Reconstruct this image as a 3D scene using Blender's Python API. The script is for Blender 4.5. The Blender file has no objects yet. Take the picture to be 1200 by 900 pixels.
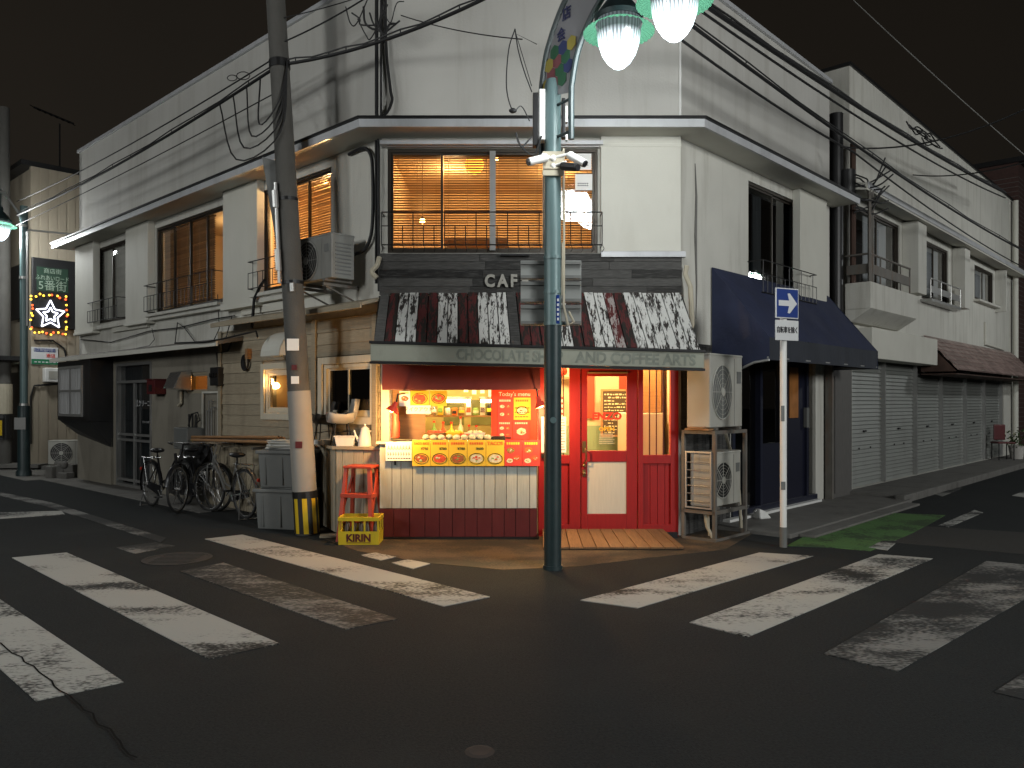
import bpy, bmesh, math, random
from mathutils import Matrix, Vector
random.seed(7)
R = math.radians
sc = bpy.context.scene
C = sc.collection

# ------------------------------------------------------------------ camera
FPX, HX, HY, CH = 926.0, 600.0, 470.0, 1.6      # focal length in photo pixels, principal x, horizon y, eye height
cam_d = bpy.data.cameras.new('camera'); cam = bpy.data.objects.new('camera', cam_d); C.objects.link(cam)
cam_d.sensor_width = 36; cam_d.lens = FPX / 1200 * 36
cam_d.shift_y = (HY - 450) / 1200
cam_d.clip_start = 0.05; cam_d.clip_end = 500
cam.location = (0, 0, CH); cam.rotation_euler = (R(90), 0, 0)
sc.camera = cam

# ------------------------------------------------------------------ night sky
w = bpy.data.worlds.new('World'); sc.world = w; w.use_nodes = True
nt = w.node_tree; nt.nodes.clear()
wo = nt.nodes.new('ShaderNodeOutputWorld'); bg = nt.nodes.new('ShaderNodeBackground')
tc = nt.nodes.new('ShaderNodeTexCoord'); no = nt.nodes.new('ShaderNodeTexNoise'); cr = nt.nodes.new('ShaderNodeValToRGB')
no.inputs['Scale'].default_value = 1.6; no.inputs['Detail'].default_value = 4
cr.color_ramp.elements[0].position = .3; cr.color_ramp.elements[0].color = (.0092, .0082, .0068, 1)
cr.color_ramp.elements[1].position = .75; cr.color_ramp.elements[1].color = (.0145, .0115, .0085, 1)
nt.links.new(tc.outputs['Generated'], no.inputs['Vector']); nt.links.new(no.outputs['Fac'], cr.inputs['Fac'])
sx = nt.nodes.new('ShaderNodeSeparateXYZ'); nt.links.new(tc.outputs['Generated'], sx.inputs[0])
gm = nt.nodes.new('ShaderNodeMapRange'); gm.inputs['From Min'].default_value = -.6; gm.inputs['From Max'].default_value = .6; gm.inputs['To Min'].default_value = 1.12; gm.inputs['To Max'].default_value = .72; nt.links.new(sx.outputs['X'], gm.inputs['Value'])
gz = nt.nodes.new('ShaderNodeMapRange'); gz.inputs['From Min'].default_value = 0; gz.inputs['From Max'].default_value = .5; gz.inputs['To Min'].default_value = 1.35; gz.inputs['To Max'].default_value = .85; nt.links.new(sx.outputs['Z'], gz.inputs['Value'])
mm = nt.nodes.new('ShaderNodeMath'); mm.operation = 'MULTIPLY'; nt.links.new(gm.outputs[0], mm.inputs[0]); nt.links.new(gz.outputs[0], mm.inputs[1]); nt.links.new(mm.outputs[0], bg.inputs['Strength'])
nt.links.new(cr.outputs['Color'], bg.inputs['Color']); nt.links.new(bg.outputs['Background'], wo.inputs['Surface'])
bg.inputs['Strength'].default_value = 1.0

sc.view_settings.view_transform = 'Standard'; sc.view_settings.look = 'None'
sc.view_settings.exposure = 0; sc.view_settings.gamma = 1; sc.view_settings.use_curve_mapping = False
sc.render.engine = 'CYCLES'
sc.cycles.use_denoising = True
sc.cycles.max_bounces = 6; sc.cycles.transparent_max_bounces = 16
sc.cycles.sample_clamp_indirect = 4
sc.cycles.blur_glossy = .5
sc.cycles.caustics_reflective = False; sc.cycles.caustics_refractive = False

K_STREET, K_WARM = 115.0, 2.0

# ------------------------------------------------------------------ materials
MATS = {}
def mat(name, base, rough=.6, metal=0.0, var=.12, scale=6, stretch=(1, 1, 1), bump=0.0, bscale=40,
        dirt=None, dirt_amt=.5, dirt_scale=3, dirt_stretch=(1, 1, .25), rnd=0.0, spec=.5, trans=0.0):
    if name in MATS: return MATS[name]
    m = bpy.data.materials.new(name); m.use_nodes = True; MATS[name] = m
    n = m.node_tree; N = n.nodes; Lk = n.links
    p = N['Principled BSDF']
    p.inputs['Roughness'].default_value = rough; p.inputs['Metallic'].default_value = metal
    p.inputs['Specular IOR Level'].default_value = spec
    if trans: p.inputs['Transmission Weight'].default_value = trans
    t = N.new('ShaderNodeTexCoord'); mp = N.new('ShaderNodeMapping'); mp.inputs['Scale'].default_value = stretch
    Lk.new(t.outputs['Object'], mp.inputs['Vector'])
    ns = N.new('ShaderNodeTexNoise'); ns.inputs['Scale'].default_value = scale; ns.inputs['Detail'].default_value = 6
    Lk.new(mp.outputs['Vector'], ns.inputs['Vector'])
    mx = N.new('ShaderNodeMix'); mx.data_type = 'RGBA'
    mx.inputs['A'].default_value = (*[max(0, c * (1 - var * 1.6)) for c in base], 1)
    mx.inputs['B'].default_value = (*[min(1, c * (1 + var * 1.6)) for c in base], 1)
    Lk.new(ns.outputs['Fac'], mx.inputs['Factor'])
    out = mx.outputs['Result']
    if rnd:
        at = N.new('ShaderNodeAttribute'); at.attribute_name = 'rnd'
        mr = N.new('ShaderNodeMapRange'); mr.inputs['To Min'].default_value = 1 - rnd; mr.inputs['To Max'].default_value = 1 + rnd
        Lk.new(at.outputs['Fac'], mr.inputs['Value'])
        ml = N.new('ShaderNodeVectorMath'); ml.operation = 'SCALE'
        Lk.new(out, ml.inputs[0]); Lk.new(mr.outputs['Result'], ml.inputs['Scale']); out = ml.outputs['Vector']
        ad = N.new('ShaderNodeVectorMath'); ad.operation = 'ADD'
        sh = N.new('ShaderNodeVectorMath'); sh.operation = 'SCALE'; sh.inputs[0].default_value = (37, 19, 53)
        Lk.new(at.outputs['Fac'], sh.inputs['Scale']); Lk.new(t.outputs['Object'], ad.inputs[0]); Lk.new(sh.outputs['Vector'], ad.inputs[1])
        Lk.new(ad.outputs['Vector'], mp.inputs['Vector'])
    if dirt:
        m2 = N.new('ShaderNodeMapping'); m2.inputs['Scale'].default_value = dirt_stretch
        Lk.new(t.outputs['Object'], m2.inputs['Vector'])
        n2 = N.new('ShaderNodeTexNoise'); n2.inputs['Scale'].default_value = dirt_scale; n2.inputs['Detail'].default_value = 8; n2.inputs['Roughness'].default_value = .65
        Lk.new(m2.outputs['Vector'], n2.inputs['Vector'])
        r2 = N.new('ShaderNodeValToRGB'); r2.color_ramp.elements[0].position = .5; r2.color_ramp.elements[1].position = .78
        Lk.new(n2.outputs['Fac'], r2.inputs['Fac'])
        mm = N.new('ShaderNodeMath'); mm.operation = 'MULTIPLY'; mm.inputs[1].default_value = dirt_amt
        Lk.new(r2.outputs['Color'], mm.inputs[0])
        m3 = N.new('ShaderNodeMix'); m3.data_type = 'RGBA'; m3.inputs['B'].default_value = (*dirt, 1)
        Lk.new(out, m3.inputs['A']); Lk.new(mm.outputs[0], m3.inputs['Factor']); out = m3.outputs['Result']
    Lk.new(out, p.inputs['Base Color'])
    if bump:
        nb = N.new('ShaderNodeTexNoise'); nb.inputs['Scale'].default_value = bscale; nb.inputs['Detail'].default_value = 5
        Lk.new(mp.outputs['Vector'], nb.inputs['Vector'])
        bp = N.new('ShaderNodeBump'); bp.inputs['Strength'].default_value = bump; bp.inputs['Distance'].default_value = .02
        Lk.new(nb.outputs['Fac'], bp.inputs['Height']); Lk.new(bp.outputs['Normal'], p.inputs['Normal'])
    return m

def worn(name, paint, under, amount=.5, scale=3, stretch=(1, 1, 1), rough=.75, fine=14, soft=.035):
    """paint with worn-away patches showing what is beneath"""
    m = bpy.data.materials.new(name); m.use_nodes = True; N = m.node_tree.nodes; Lk = m.node_tree.links
    p = N['Principled BSDF']; p.inputs['Roughness'].default_value = rough; p.inputs['Specular IOR Level'].default_value = .18
    t = N.new('ShaderNodeTexCoord'); at = N.new('ShaderNodeAttribute'); at.attribute_name = 'rnd'
    sh = N.new('ShaderNodeVectorMath'); sh.operation = 'SCALE'; sh.inputs[0].default_value = (31, 47, 23)
    ad = N.new('ShaderNodeVectorMath'); Lk.new(at.outputs['Fac'], sh.inputs['Scale']); Lk.new(t.outputs['Object'], ad.inputs[0]); Lk.new(sh.outputs['Vector'], ad.inputs[1])
    mp = N.new('ShaderNodeMapping'); mp.inputs['Scale'].default_value = stretch; Lk.new(ad.outputs['Vector'], mp.inputs['Vector'])
    a = N.new('ShaderNodeTexNoise'); a.inputs['Scale'].default_value = scale; a.inputs['Detail'].default_value = 7; a.inputs['Roughness'].default_value = .6
    b = N.new('ShaderNodeTexNoise'); b.inputs['Scale'].default_value = scale * fine; b.inputs['Detail'].default_value = 4
    Lk.new(mp.outputs['Vector'], a.inputs['Vector']); Lk.new(mp.outputs['Vector'], b.inputs['Vector'])
    s = N.new('ShaderNodeMath'); s.operation = 'MULTIPLY_ADD'; s.inputs[1].default_value = .45
    Lk.new(b.outputs['Fac'], s.inputs[0]); Lk.new(a.outputs['Fac'], s.inputs[2])
    r = N.new('ShaderNodeMapRange'); r.interpolation_type = 'SMOOTHSTEP'
    c = .725 + (.5 - amount) * .30
    r.inputs['From Min'].default_value = c - soft; r.inputs['From Max'].default_value = c + soft
    Lk.new(s.outputs[0], r.inputs['Value'])
    mx = N.new('ShaderNodeMix'); mx.data_type = 'RGBA'
    mx.inputs['A'].default_value = (*paint, 1); mx.inputs['B'].default_value = (*under, 1)
    Lk.new(r.outputs['Result'], mx.inputs['Factor']); Lk.new(mx.outputs['Result'], p.inputs['Base Color'])
    bp = N.new('ShaderNodeBump'); bp.inputs['Strength'].default_value = .35; bp.inputs['Distance'].default_value = .01
    Lk.new(b.outputs['Fac'], bp.inputs['Height']); Lk.new(bp.outputs['Normal'], p.inputs['Normal'])
    return m

def emis(name, col, strength):
    m = bpy.data.materials.new(name); m.use_nodes = True; N = m.node_tree.nodes
    p = N['Principled BSDF']; p.inputs['Base Color'].default_value = (*col, 1)
    p.inputs['Emission Color'].default_value = (*col, 1); p.inputs['Emission Strength'].default_value = strength
    return m

def glass_mat(name, tint=(1, 1, 1), base=.06, rough=.02):
    m = bpy.data.materials.new(name); m.use_nodes = True; N = m.node_tree.nodes; Lk = m.node_tree.links
    N.remove(N['Principled BSDF']); o = N['Material Output']
    t = N.new('ShaderNodeBsdfTransparent'); t.inputs['Color'].default_value = (*tint, 1)
    g = N.new('ShaderNodeBsdfGlossy'); g.inputs['Roughness'].default_value = rough; g.inputs['Color'].default_value = (1, 1, 1, 1)
    f0 = N.new('ShaderNodeLayerWeight'); f = N.new('ShaderNodeMath'); f.operation = 'POWER'; f.inputs[1].default_value = 5
    Lk.new(f0.outputs['Facing'], f.inputs[0])
    a = N.new('ShaderNodeMath'); a.operation = 'ADD'; a.inputs[1].default_value = base + .03; a.use_clamp = True
    mx = N.new('ShaderNodeMixShader')
    f.inputs[1].default_value = 4; Lk.new(f.outputs[0], a.inputs[0]); Lk.new(a.outputs[0], mx.inputs[0]); Lk.new(t.outputs[0], mx.inputs[1]); Lk.new(g.outputs[0], mx.inputs[2])
    Lk.new(mx.outputs[0], o.inputs['Surface'])
    return m

ASPH = (.0265, .0295, .0305)
M_asph = mat('asphalt', ASPH, .9, spec=.18, var=.45, scale=60, bump=.9, bscale=120, dirt=(.040, .042, .041), dirt_amt=.7, dirt_scale=.9, dirt_stretch=(1, 1, 1))
M_asph2 = mat('asphalt_patch', (.055, .053, .050), .9, spec=.2, var=.4, scale=60, bump=.8, bscale=140)
M_conc = mat('concrete', (.14, .135, .125), .85, var=.2, scale=5, bump=.3, bscale=60, dirt=(.05, .047, .042), dirt_amt=.8, dirt_scale=2, dirt_stretch=(1, 1, 1))
M_mark = worn('worn_marking', (.40, .40, .375), (.029, .030, .030), .34, scale=1.25, stretch=(.8, 1.5, 1), fine=30, soft=.075)
M_markf = worn('faded_marking', (.22, .217, .205), (.032, .033, .033), .66, scale=1.2, stretch=(.8, 1.6, 1), fine=30, soft=.09)
M_green = worn('green_paint', (.085, .17, .06), (.05, .08, .04), .40, scale=2.2)
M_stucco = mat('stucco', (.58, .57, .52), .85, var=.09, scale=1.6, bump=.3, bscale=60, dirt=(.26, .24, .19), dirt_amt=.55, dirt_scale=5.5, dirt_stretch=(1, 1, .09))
M_stucco_hi = mat('stucco_upper', (.50, .49, .46), .85, var=.08, scale=1.2, bump=.2, bscale=40, dirt=(.30, .28, .24), dirt_amt=.5, dirt_scale=3.6, dirt_stretch=(1, 1, .07))
M_panel = mat('cream_panel', (.58, .57, .51), .7, var=.04, scale=3, bump=.08, bscale=60, dirt=(.35, .33, .27), dirt_amt=.3, dirt_scale=2)
M_fascia = mat('fascia_metal', (.55, .56, .58), .4, .2, var=.05, dirt=(.25, .25, .25), dirt_amt=.5)
M_dark = mat('dark_metal', (.025, .025, .026), .45, .6, var=.2)
M_black = mat('black_plastic', (.012, .012, .013), .45, var=.2)
M_alu = mat('aluminium', (.42, .42, .41), .4, .7, var=.08)
M_bronze = mat('bronze_frame', (.06, .05, .04), .45, .5, var=.1)
M_white = mat('white_paint', (.72, .72, .70), .5, var=.05, dirt=(.35, .34, .3), dirt_amt=.35)
M_paper = mat('paper', (.80, .79, .76), .8, var=.02)
M_ink = mat('ink', (.02, .02, .025), .8, var=0)
M_red = mat('red_paint', (.32, .012, .012), .42, var=.15, scale=5, stretch=(8, 8, 1), bump=.1)
M_maroon = mat('maroon_paint', (.085, .010, .012), .5, var=.25, scale=4, dirt=(.16, .03, .03), dirt_amt=.3)
M_cream = mat('cream_paint', (.62, .56, .44), .6, var=.08, scale=4, stretch=(14, 14, 1), bump=.15)
M_counter = mat('counter_boards', (.42, .45, .41), .6, var=.12, scale=6, stretch=(12, 12, 1), rnd=.10, bump=.2, dirt=(.22, .2, .17), dirt_amt=.4)
M_clap = mat('clapboard', (.33, .28, .20), .75, var=.2, scale=5, stretch=(1.5, 1.5, 16), rnd=.12, bump=.35, bscale=18, dirt=(.14, .11, .08), dirt_amt=.55)
M_sign_w = mat('weathered_plank', (.045, .044, .042), .85, var=.6, scale=6, stretch=(1.5, 1.5, 30), rnd=.75, bump=.6, bscale=8, dirt=(.15, .145, .14), dirt_amt=.7, dirt_scale=7, dirt_stretch=(.8, .8, 9))
M_sign_b = mat('brown_plank', (.12, .062, .03), .8, var=.5, scale=5, stretch=(1, 1, 22), rnd=.3, bump=.6, bscale=8)
M_peelw = worn('peeling_white', (.54, .54, .52), (.035, .03, .028), .37, scale=4.6, stretch=(5, .9, .9), fine=5)
M_peelr = worn('peeling_maroon', (.085, .022, .022), (.022, .02, .018), .55, scale=4.2, stretch=(4.5, 1, 1), fine=5)
M_peelm = worn('peeling_mixed', (.30, .27, .26), (.085, .02, .02), .55, scale=5, stretch=(4.5, 1, 1), fine=5)
M_deck = mat('deck_boards', (.20, .11, .05), .7, var=.3, scale=6, stretch=(14, 1, 1), rnd=.2, bump=.4, bscale=20)
M_wood = mat('warm_wood', (.30, .16, .07), .6, var=.25, scale=5, stretch=(1, 1, 8), rnd=.15)
M_slat = mat('blind_slat', (.26, .16, .075), .55, var=.2, scale=4, stretch=(1, 1, 1), rnd=.2)
M_slatg = mat('grey_slat', (.66, .65, .60), .55, var=.1, rnd=.06)
M_room = mat('warm_room_wall', (.62, .45, .25), .8, var=.15, scale=2)
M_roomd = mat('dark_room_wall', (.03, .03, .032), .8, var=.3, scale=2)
M_gwain = mat('green_wainscot', (.22, .30, .20), .6, var=.1, stretch=(18, 1, 1), scale=3)
M_curt = mat('curtain', (.42, .42, .42), .9, var=.35, scale=3, stretch=(14, 14, .5))
M_navy = mat('navy_canvas', (.014, .020, .055), .75, var=.25, scale=3, bump=.3, bscale=12, dirt=(.05, .055, .08), dirt_amt=.4, dirt_scale=2)
M_navyd = mat('navy_canvas_weathered', (.022, .026, .036), .8, var=.35, scale=4, stretch=(1, 1, .4), bump=.2)
M_teal = mat('teal_pole_paint', (.115, .18, .185), .4, .1, var=.08, dirt=(.1, .14, .14), dirt_amt=.4)
M_tealdk = mat('dark_green_pole_paint', (.018, .035, .038), .45, .1, var=.25, scale=8, dirt=(.05, .06, .06), dirt_amt=.4)
M_cpole = mat('pole_concrete', (.085, .082, .075), .85, var=.12, bump=.3, bscale=50, dirt=(.05, .048, .042), dirt_amt=.6)
M_sleeve = mat('pole_sleeve', (.28, .265, .24), .7, var=.06, dirt=(.26, .22, .18), dirt_amt=.5, dirt_scale=5)
M_yellow = mat('yellow_plastic', (.62, .42, .015), .45, var=.08)
M_crate = mat('yellow_crate', (.58, .42, .02), .4, var=.1, dirt=(.2, .14, .03), dirt_amt=.5, dirt_scale=9)
M_greybin = mat('grey_plastic', (.13, .135, .13), .55, var=.1, dirt=(.24, .23, .21), dirt_amt=.3, dirt_scale=6)
M_ac = mat('ac_casing', (.38, .375, .34), .5, var=.04, dirt=(.2, .17, .12), dirt_amt=.5, dirt_scale=4)
M_rust = mat('rusty_steel', (.15, .14, .125), .7, .3, var=.2, dirt=(.16, .07, .03), dirt_amt=.7, dirt_scale=8)
M_rustd = mat('dark_rust', (.07, .04, .03), .8, .2, var=.4)
M_chrome = mat('chrome', (.6, .6, .6), .25, .9, var=.05)
M_tyre = mat('rubber', (.015, .015, .015), .7, var=.2)
M_bikeb = mat('black_enamel', (.015, .015, .017), .3, .3)
M_bikes = mat('silver_enamel', (.30, .30, .29), .35, .6)
M_shut = mat('shutter_steel', (.25, .26, .245), .5, .25, var=.08, scale=2, rnd=.06, dirt=(.16, .155, .14), dirt_amt=.55, dirt_scale=2, dirt_stretch=(1, 1, .4))
M_tile = mat('brown_roof_tile', (.30, .22, .20), .35, var=.3, scale=6, rnd=.3)
M_sid = mat('beige_siding', (.29, .25, .19), .7, var=.08, stretch=(1, 1, .3), dirt=(.13, .11, .08), dirt_amt=.4)
M_brick = mat('dark_brick', (.06, .03, .025), .85, var=.3, scale=12)
M_stoolr = mat('red_stool_paint', (.40, .045, .015), .45, var=.15)
M_shell = mat('grey_shell', (.36, .35, .33), .45, var=.05)
M_shelld = mat('dark_shell', (.05, .045, .04), .5, var=.05)
M_orange = mat('orange_cushion', (.55, .12, .03), .8)
M_glass = glass_mat('window_glass', (.94, .95, .95), .05)
M_glassd = glass_mat('dark_window_glass', (.25, .27, .28), .05)
M_signb = mat('sign_blue', (.008, .035, .20), .35, var=.04)
M_signw = mat('sign_white', (.62, .63, .64), .4, var=.04)
M_signg = mat('sign_green', (.02, .17, .08), .4, var=.04)
M_yp = mat('yellow_poster', (.75, .50, .04), .7, var=.03)
M_rp = mat('red_poster', (.60, .05, .04), .7, var=.06)
M_op = mat('orange_print', (.70, .15, .02), .7)
M_food = mat('food_brown', (.30, .10, .03), .7, var=.5, scale=60)
M_foodr = mat('food_red', (.60, .08, .03), .7, var=.4, scale=60)
M_foodw = mat('food_pale', (.72, .60, .42), .7, var=.4, scale=60)
M_foodg = mat('food_green', (.20, .35, .08), .7, var=.4, scale=60)
M_redtxt = mat('red_lettering', (.75, .05, .02), .6, var=0)
M_yeltxt = mat('yellow_lettering', (.80, .45, .02), .6, var=0)
M_chalk = mat('chalkboard', (.05, .035, .022), .8)
M_fade = mat('faded_lettering', (.185, .20, .17), .8, var=.35, scale=14)
M_gutter = mat('awning_fascia', (.27, .28, .23), .65, var=.12, scale=3, dirt=(.14, .14, .11), dirt_amt=.6, dirt_scale=4, dirt_stretch=(1, 1, .4))
M_letter = mat('metal_letter', (.30, .29, .26), .6, .3, var=.3, scale=20)
M_leaf = mat('leaf', (.05, .09, .03), .6, var=.3)
M_terr = mat('white_planter', (.45, .43, .4), .7)
M_cable = mat('cable', (.010, .010, .011), .6, var=.2)
M_cableg = mat('grey_cable', (.20, .20, .19), .6, var=.2)
M_pipe = mat('beige_duct', (.42, .38, .29), .6, var=.1)
E_street = emis('lamp_bulb_glow', (.86, .95, 1.0), 60)
E_warm = emis('warm_bulb_glow', (1.0, .55, .16), 26)
E_fluo = emis('tube_glow', (1.0, .85, .5), 9)
E_lantern = emis('orange_lantern_glow', (1.0, .42, .05), 3.4)
E_win = emis('window_lamp_glow', (1.0, .62, .22), 22)
E_neon = emis('white_neon', (.85, .86, 1.0), 2.2)
E_ry = emis('yellow_string_bulb', (1.0, .62, .06), 2.2)
E_rr = emis('red_string_bulb', (1.0, .12, .03), 2.0)
E_slit = emis('lit_room_slit', (1.0, .85, .55), 1.2)

# prismatic lamp glass: clear ribs lit from within
def globe_mat():
    m = bpy.data.materials.new('prismatic_globe'); m.use_nodes = True; N = m.node_tree.nodes; Lk = m.node_tree.links
    N.remove(N['Principled BSDF']); o = N['Material Output']
    t = N.new('ShaderNodeBsdfTransparent'); t.inputs['Color'].default_value = (.92, .97, 1, 1)
    e = N.new('ShaderNodeEmission'); e.inputs['Color'].default_value = (.80, .93, 1, 1)
    g = N.new('ShaderNodeBsdfGlossy'); g.inputs['Roughness'].default_value = .15
    tc = N.new('ShaderNodeTexCoord'); sp = N.new('ShaderNodeSeparateXYZ'); Lk.new(tc.outputs['Object'], sp.inputs[0])
    mr = N.new('ShaderNodeMapRange'); mr.inputs['From Min'].default_value = .30; mr.inputs['From Max'].default_value = .02
    mr.inputs['To Min'].default_value = .35; mr.inputs['To Max'].default_value = 16
    Lk.new(sp.outputs['Z'], mr.inputs['Value'])
    # ribs
    at = N.new('ShaderNodeMath'); at.operation = 'ARCTAN2'; Lk.new(sp.outputs['Y'], at.inputs[0]); Lk.new(sp.outputs['X'], at.inputs[1])
    ml = N.new('ShaderNodeMath'); ml.operation = 'MULTIPLY'; ml.inputs[1].default_value = 36; Lk.new(at.outputs[0], ml.inputs[0])
    si = N.new('ShaderNodeMath'); si.operation = 'SINE'; Lk.new(ml.outputs[0], si.inputs[0])
    r2 = N.new('ShaderNodeMapRange'); r2.inputs['From Min'].default_value = -1; r2.inputs['To Min'].default_value = .25; r2.inputs['To Max'].default_value = 1
    Lk.new(si.outputs[0], r2.inputs['Value'])
    m3 = N.new('ShaderNodeMath'); m3.operation = 'MULTIPLY'; Lk.new(mr.outputs[0], m3.inputs[0]); Lk.new(r2.outputs[0], m3.inputs[1])
    Lk.new(m3.outputs[0], e.inputs['Strength'])
    a = N.new('ShaderNodeMixShader'); a.inputs[0].default_value = .45; Lk.new(t.outputs[0], a.inputs[1]); Lk.new(e.outputs[0], a.inputs[2])
    b = N.new('ShaderNodeMixShader'); b.inputs[0].default_value = .08; Lk.new(a.outputs[0], b.inputs[1]); Lk.new(g.outputs[0], b.inputs[2])
    Lk.new(b.outputs[0], o.inputs['Surface'])
    return m
M_globe = globe_mat()
def shade_glass():
    m = bpy.data.materials.new('green_glass_shade'); m.use_nodes = True; N = m.node_tree.nodes; Lk = m.node_tree.links
    N.remove(N['Principled BSDF']); o = N['Material Output']
    d = N.new('ShaderNodeBsdfTranslucent'); d.inputs['Color'].default_value = (.035, .105, .065, 1)
    g = N.new('ShaderNodeBsdfDiffuse'); g.inputs['Color'].default_value = (.035, .105, .065, 1)
    mx = N.new('ShaderNodeMixShader'); mx.inputs[0].default_value = .5
    Lk.new(d.outputs[0], mx.inputs[1]); Lk.new(g.outputs[0], mx.inputs[2]); Lk.new(mx.outputs[0], o.inputs['Surface'])
    return m
M_shade = shade_glass()

# ------------------------------------------------------------------ geometry helpers
WM = {}           # world matrix of each created object
I4 = Matrix.Identity(4)
def wm(o): return WM[o.name] if o else I4

class MB:
    def __init__(s, M=None):
        s.M = M.copy() if M else I4.copy(); s.v = []; s.f = []; s.r = []; s.mi = []; s.cur = 0.5; s.m = 0
    def add(s, pts, faces, rnd=None):
        b = len(s.v); s.v += [s.M @ Vector(p) for p in pts]
        for f in faces:
            s.f.append([b + i for i in f]); s.r.append(s.cur if rnd is None else rnd); s.mi.append(s.m)
        return s
    def box(s, x0, x1, y0, y1, z0, z1, rnd=None):
        return s.add([(x0, y0, z0), (x1, y0, z0), (x1, y1, z0), (x0, y1, z0), (x0, y0, z1), (x1, y0, z1), (x1, y1, z1), (x0, y1, z1)],
                     [(0, 3, 2, 1), (4, 5, 6, 7), (0, 1, 5, 4), (1, 2, 6, 5), (2, 3, 7, 6), (3, 0, 4, 7)], rnd)
    def prism(s, base, top, rnd=None):
        n = len(base)
        return s.add(list(base) + list(top), [tuple(range(n))[::-1], tuple(range(n, 2 * n))] + [(i, (i + 1) % n, n + (i + 1) % n, n + i) for i in range(n)], rnd)
    def ext(s, poly, z0, z1, rnd=None):
        return s.prism([(x, y, z0) for x, y in poly], [(x, y, z1) for x, y in poly], rnd)
    def extn(s, poly, y0, y1, rnd=None):      # polygon in x-z, thickness in y
        return s.prism([(x, y0, z) for x, z in poly], [(x, y1, z) for x, z in poly], rnd)
    def quad(s, a, b, c, d, rnd=None): return s.add([a, b, c, d], [(0, 1, 2, 3)], rnd)
    def tube(s, pts, r, seg=6, closed=False, cap=True):
        pts = [Vector(p) for p in pts]; n = len(pts); rs = r if isinstance(r, (list, tuple)) else [r] * n
        vs = []; up = Vector((0, 0, 1)); prev = None
        for i, p in enumerate(pts):
            if closed: d = pts[(i + 1) % n] - pts[i - 1]
            else: d = pts[min(i + 1, n - 1)] - pts[max(i - 1, 0)]
            if d.length < 1e-9: d = Vector((0, 0, 1))
            d.normalize()
            a = prev if prev is not None else (up if abs(d.z) < .9 else Vector((1, 0, 0)))
            x = a - d * a.dot(d)
            if x.length < 1e-6: x = Vector((1, 0, 0)) - d * d.x
            x.normalize(); y = d.cross(x); prev = x
            for k in range(seg):
                t = 2 * math.pi * k / seg; vs.append(p + x * math.cos(t) * rs[i] + y * math.sin(t) * rs[i])
        fs = []
        for i in range(n if closed else n - 1):
            j = (i + 1) % n
            for k in range(seg):
                fs.append((i * seg + k, i * seg + (k + 1) % seg, j * seg + (k + 1) % seg, j * seg + k))
        if cap and not closed:
            fs.append(tuple(range(seg))[::-1]); fs.append(tuple(range((n - 1) * seg, n * seg)))
        return s.add(vs, fs)
    def lathe(s, prof, c=(0, 0, 0), seg=24, cap=False):
        vs = []; fs = []
        for r, z in prof:
            for k in range(seg):
                t = 2 * math.pi * k / seg; vs.append((c[0] + r * math.cos(t), c[1] + r * math.sin(t), c[2] + z))
        for i in range(len(prof) - 1):
            for k in range(seg):
                fs.append((i * seg + k, i * seg + (k + 1) % seg, (i + 1) * seg + (k + 1) % seg, (i + 1) * seg + k))
        if cap: fs.append(tuple(range(seg))[::-1]); fs.append(tuple(range((len(prof) - 1) * seg, len(prof) * seg)))
        return s.add(vs, fs)
    def ball(s, c, r, seg=12, rings=8, sq=(1, 1, 1)):
        vs = []; fs = []
        for i in range(rings + 1):
            p = math.pi * i / rings
            for k in range(seg):
                t = 2 * math.pi * k / seg
                vs.append((c[0] + sq[0] * r * math.sin(p) * math.cos(t), c[1] + sq[1] * r * math.sin(p) * math.sin(t), c[2] + sq[2] * r * math.cos(p)))
        for i in range(rings):
            for k in range(seg): fs.append((i * seg + k, (i + 1) * seg + k, (i + 1) * seg + (k + 1) % seg, i * seg + (k + 1) % seg))
        return s.add(vs, fs)
    def disc(s, c, ax, r, h, seg=16):           # cylinder centred at c along ax, length h
        a = Vector(ax).normalized() * h / 2; c = Vector(c); return s.tube([c - a, c + a], r, seg)
    def nxt(s): s.marks = getattr(s, 'marks', []) + [(len(s.v), len(s.f))]; return s
    def split(s, name, mats, parent, **k):
        ms = [(0, 0)] + getattr(s, 'marks', []) + [(len(s.v), len(s.f))]; out = []
        for (v0, f0), (v1, f1) in zip(ms, ms[1:]):
            if f1 == f0: continue
            q = MB(); q.v = s.v[v0:v1]; q.f = [[i - v0 for i in f] for f in s.f[f0:f1]]; q.r = s.r[f0:f1]; q.mi = s.mi[f0:f1]
            out.append(q.build(name, mats, parent, **k))
        return out
    def build(s, name, mats, parent=None, smooth=False, bevel=0, open_=False):
        me = bpy.data.meshes.new(name)
        if parent is None:
            xs = [v.x for v in s.v]; ys = [v.y for v in s.v]; zs = [v.z for v in s.v]
            Wm = Matrix.Translation(((min(xs) + max(xs)) / 2, (min(ys) + max(ys)) / 2, min(zs)))
        else: Wm = wm(parent)
        inv = Wm.inverted(); vs = [inv @ v for v in s.v]
        me.from_pydata(vs, [], s.f)
        if not isinstance(mats, (list, tuple)): mats = [mats]
        for m in mats: me.materials.append(m)
        me.polygons.foreach_set('material_index', s.mi)
        at = me.attributes.new('rnd', 'FLOAT', 'FACE'); at.data.foreach_set('value', s.r)
        bm = bmesh.new(); bm.from_mesh(me)
        bmesh.ops.remove_doubles(bm, verts=bm.verts, dist=1e-5)
        if not open_: bmesh.ops.recalc_face_normals(bm, faces=bm.faces)
        bm.to_mesh(me); bm.free()
        if smooth:
            for p in me.polygons: p.use_smooth = True
        o = bpy.data.objects.new(name, me); C.objects.link(o)
        if parent is not None: o.parent = parent
        else: o.matrix_world = Wm
        WM[o.name] = Wm
        if smooth:
            try:
                md = o.modifiers.new('split', 'EDGE_SPLIT'); md.split_angle = R(40)
            except Exception: pass
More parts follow.
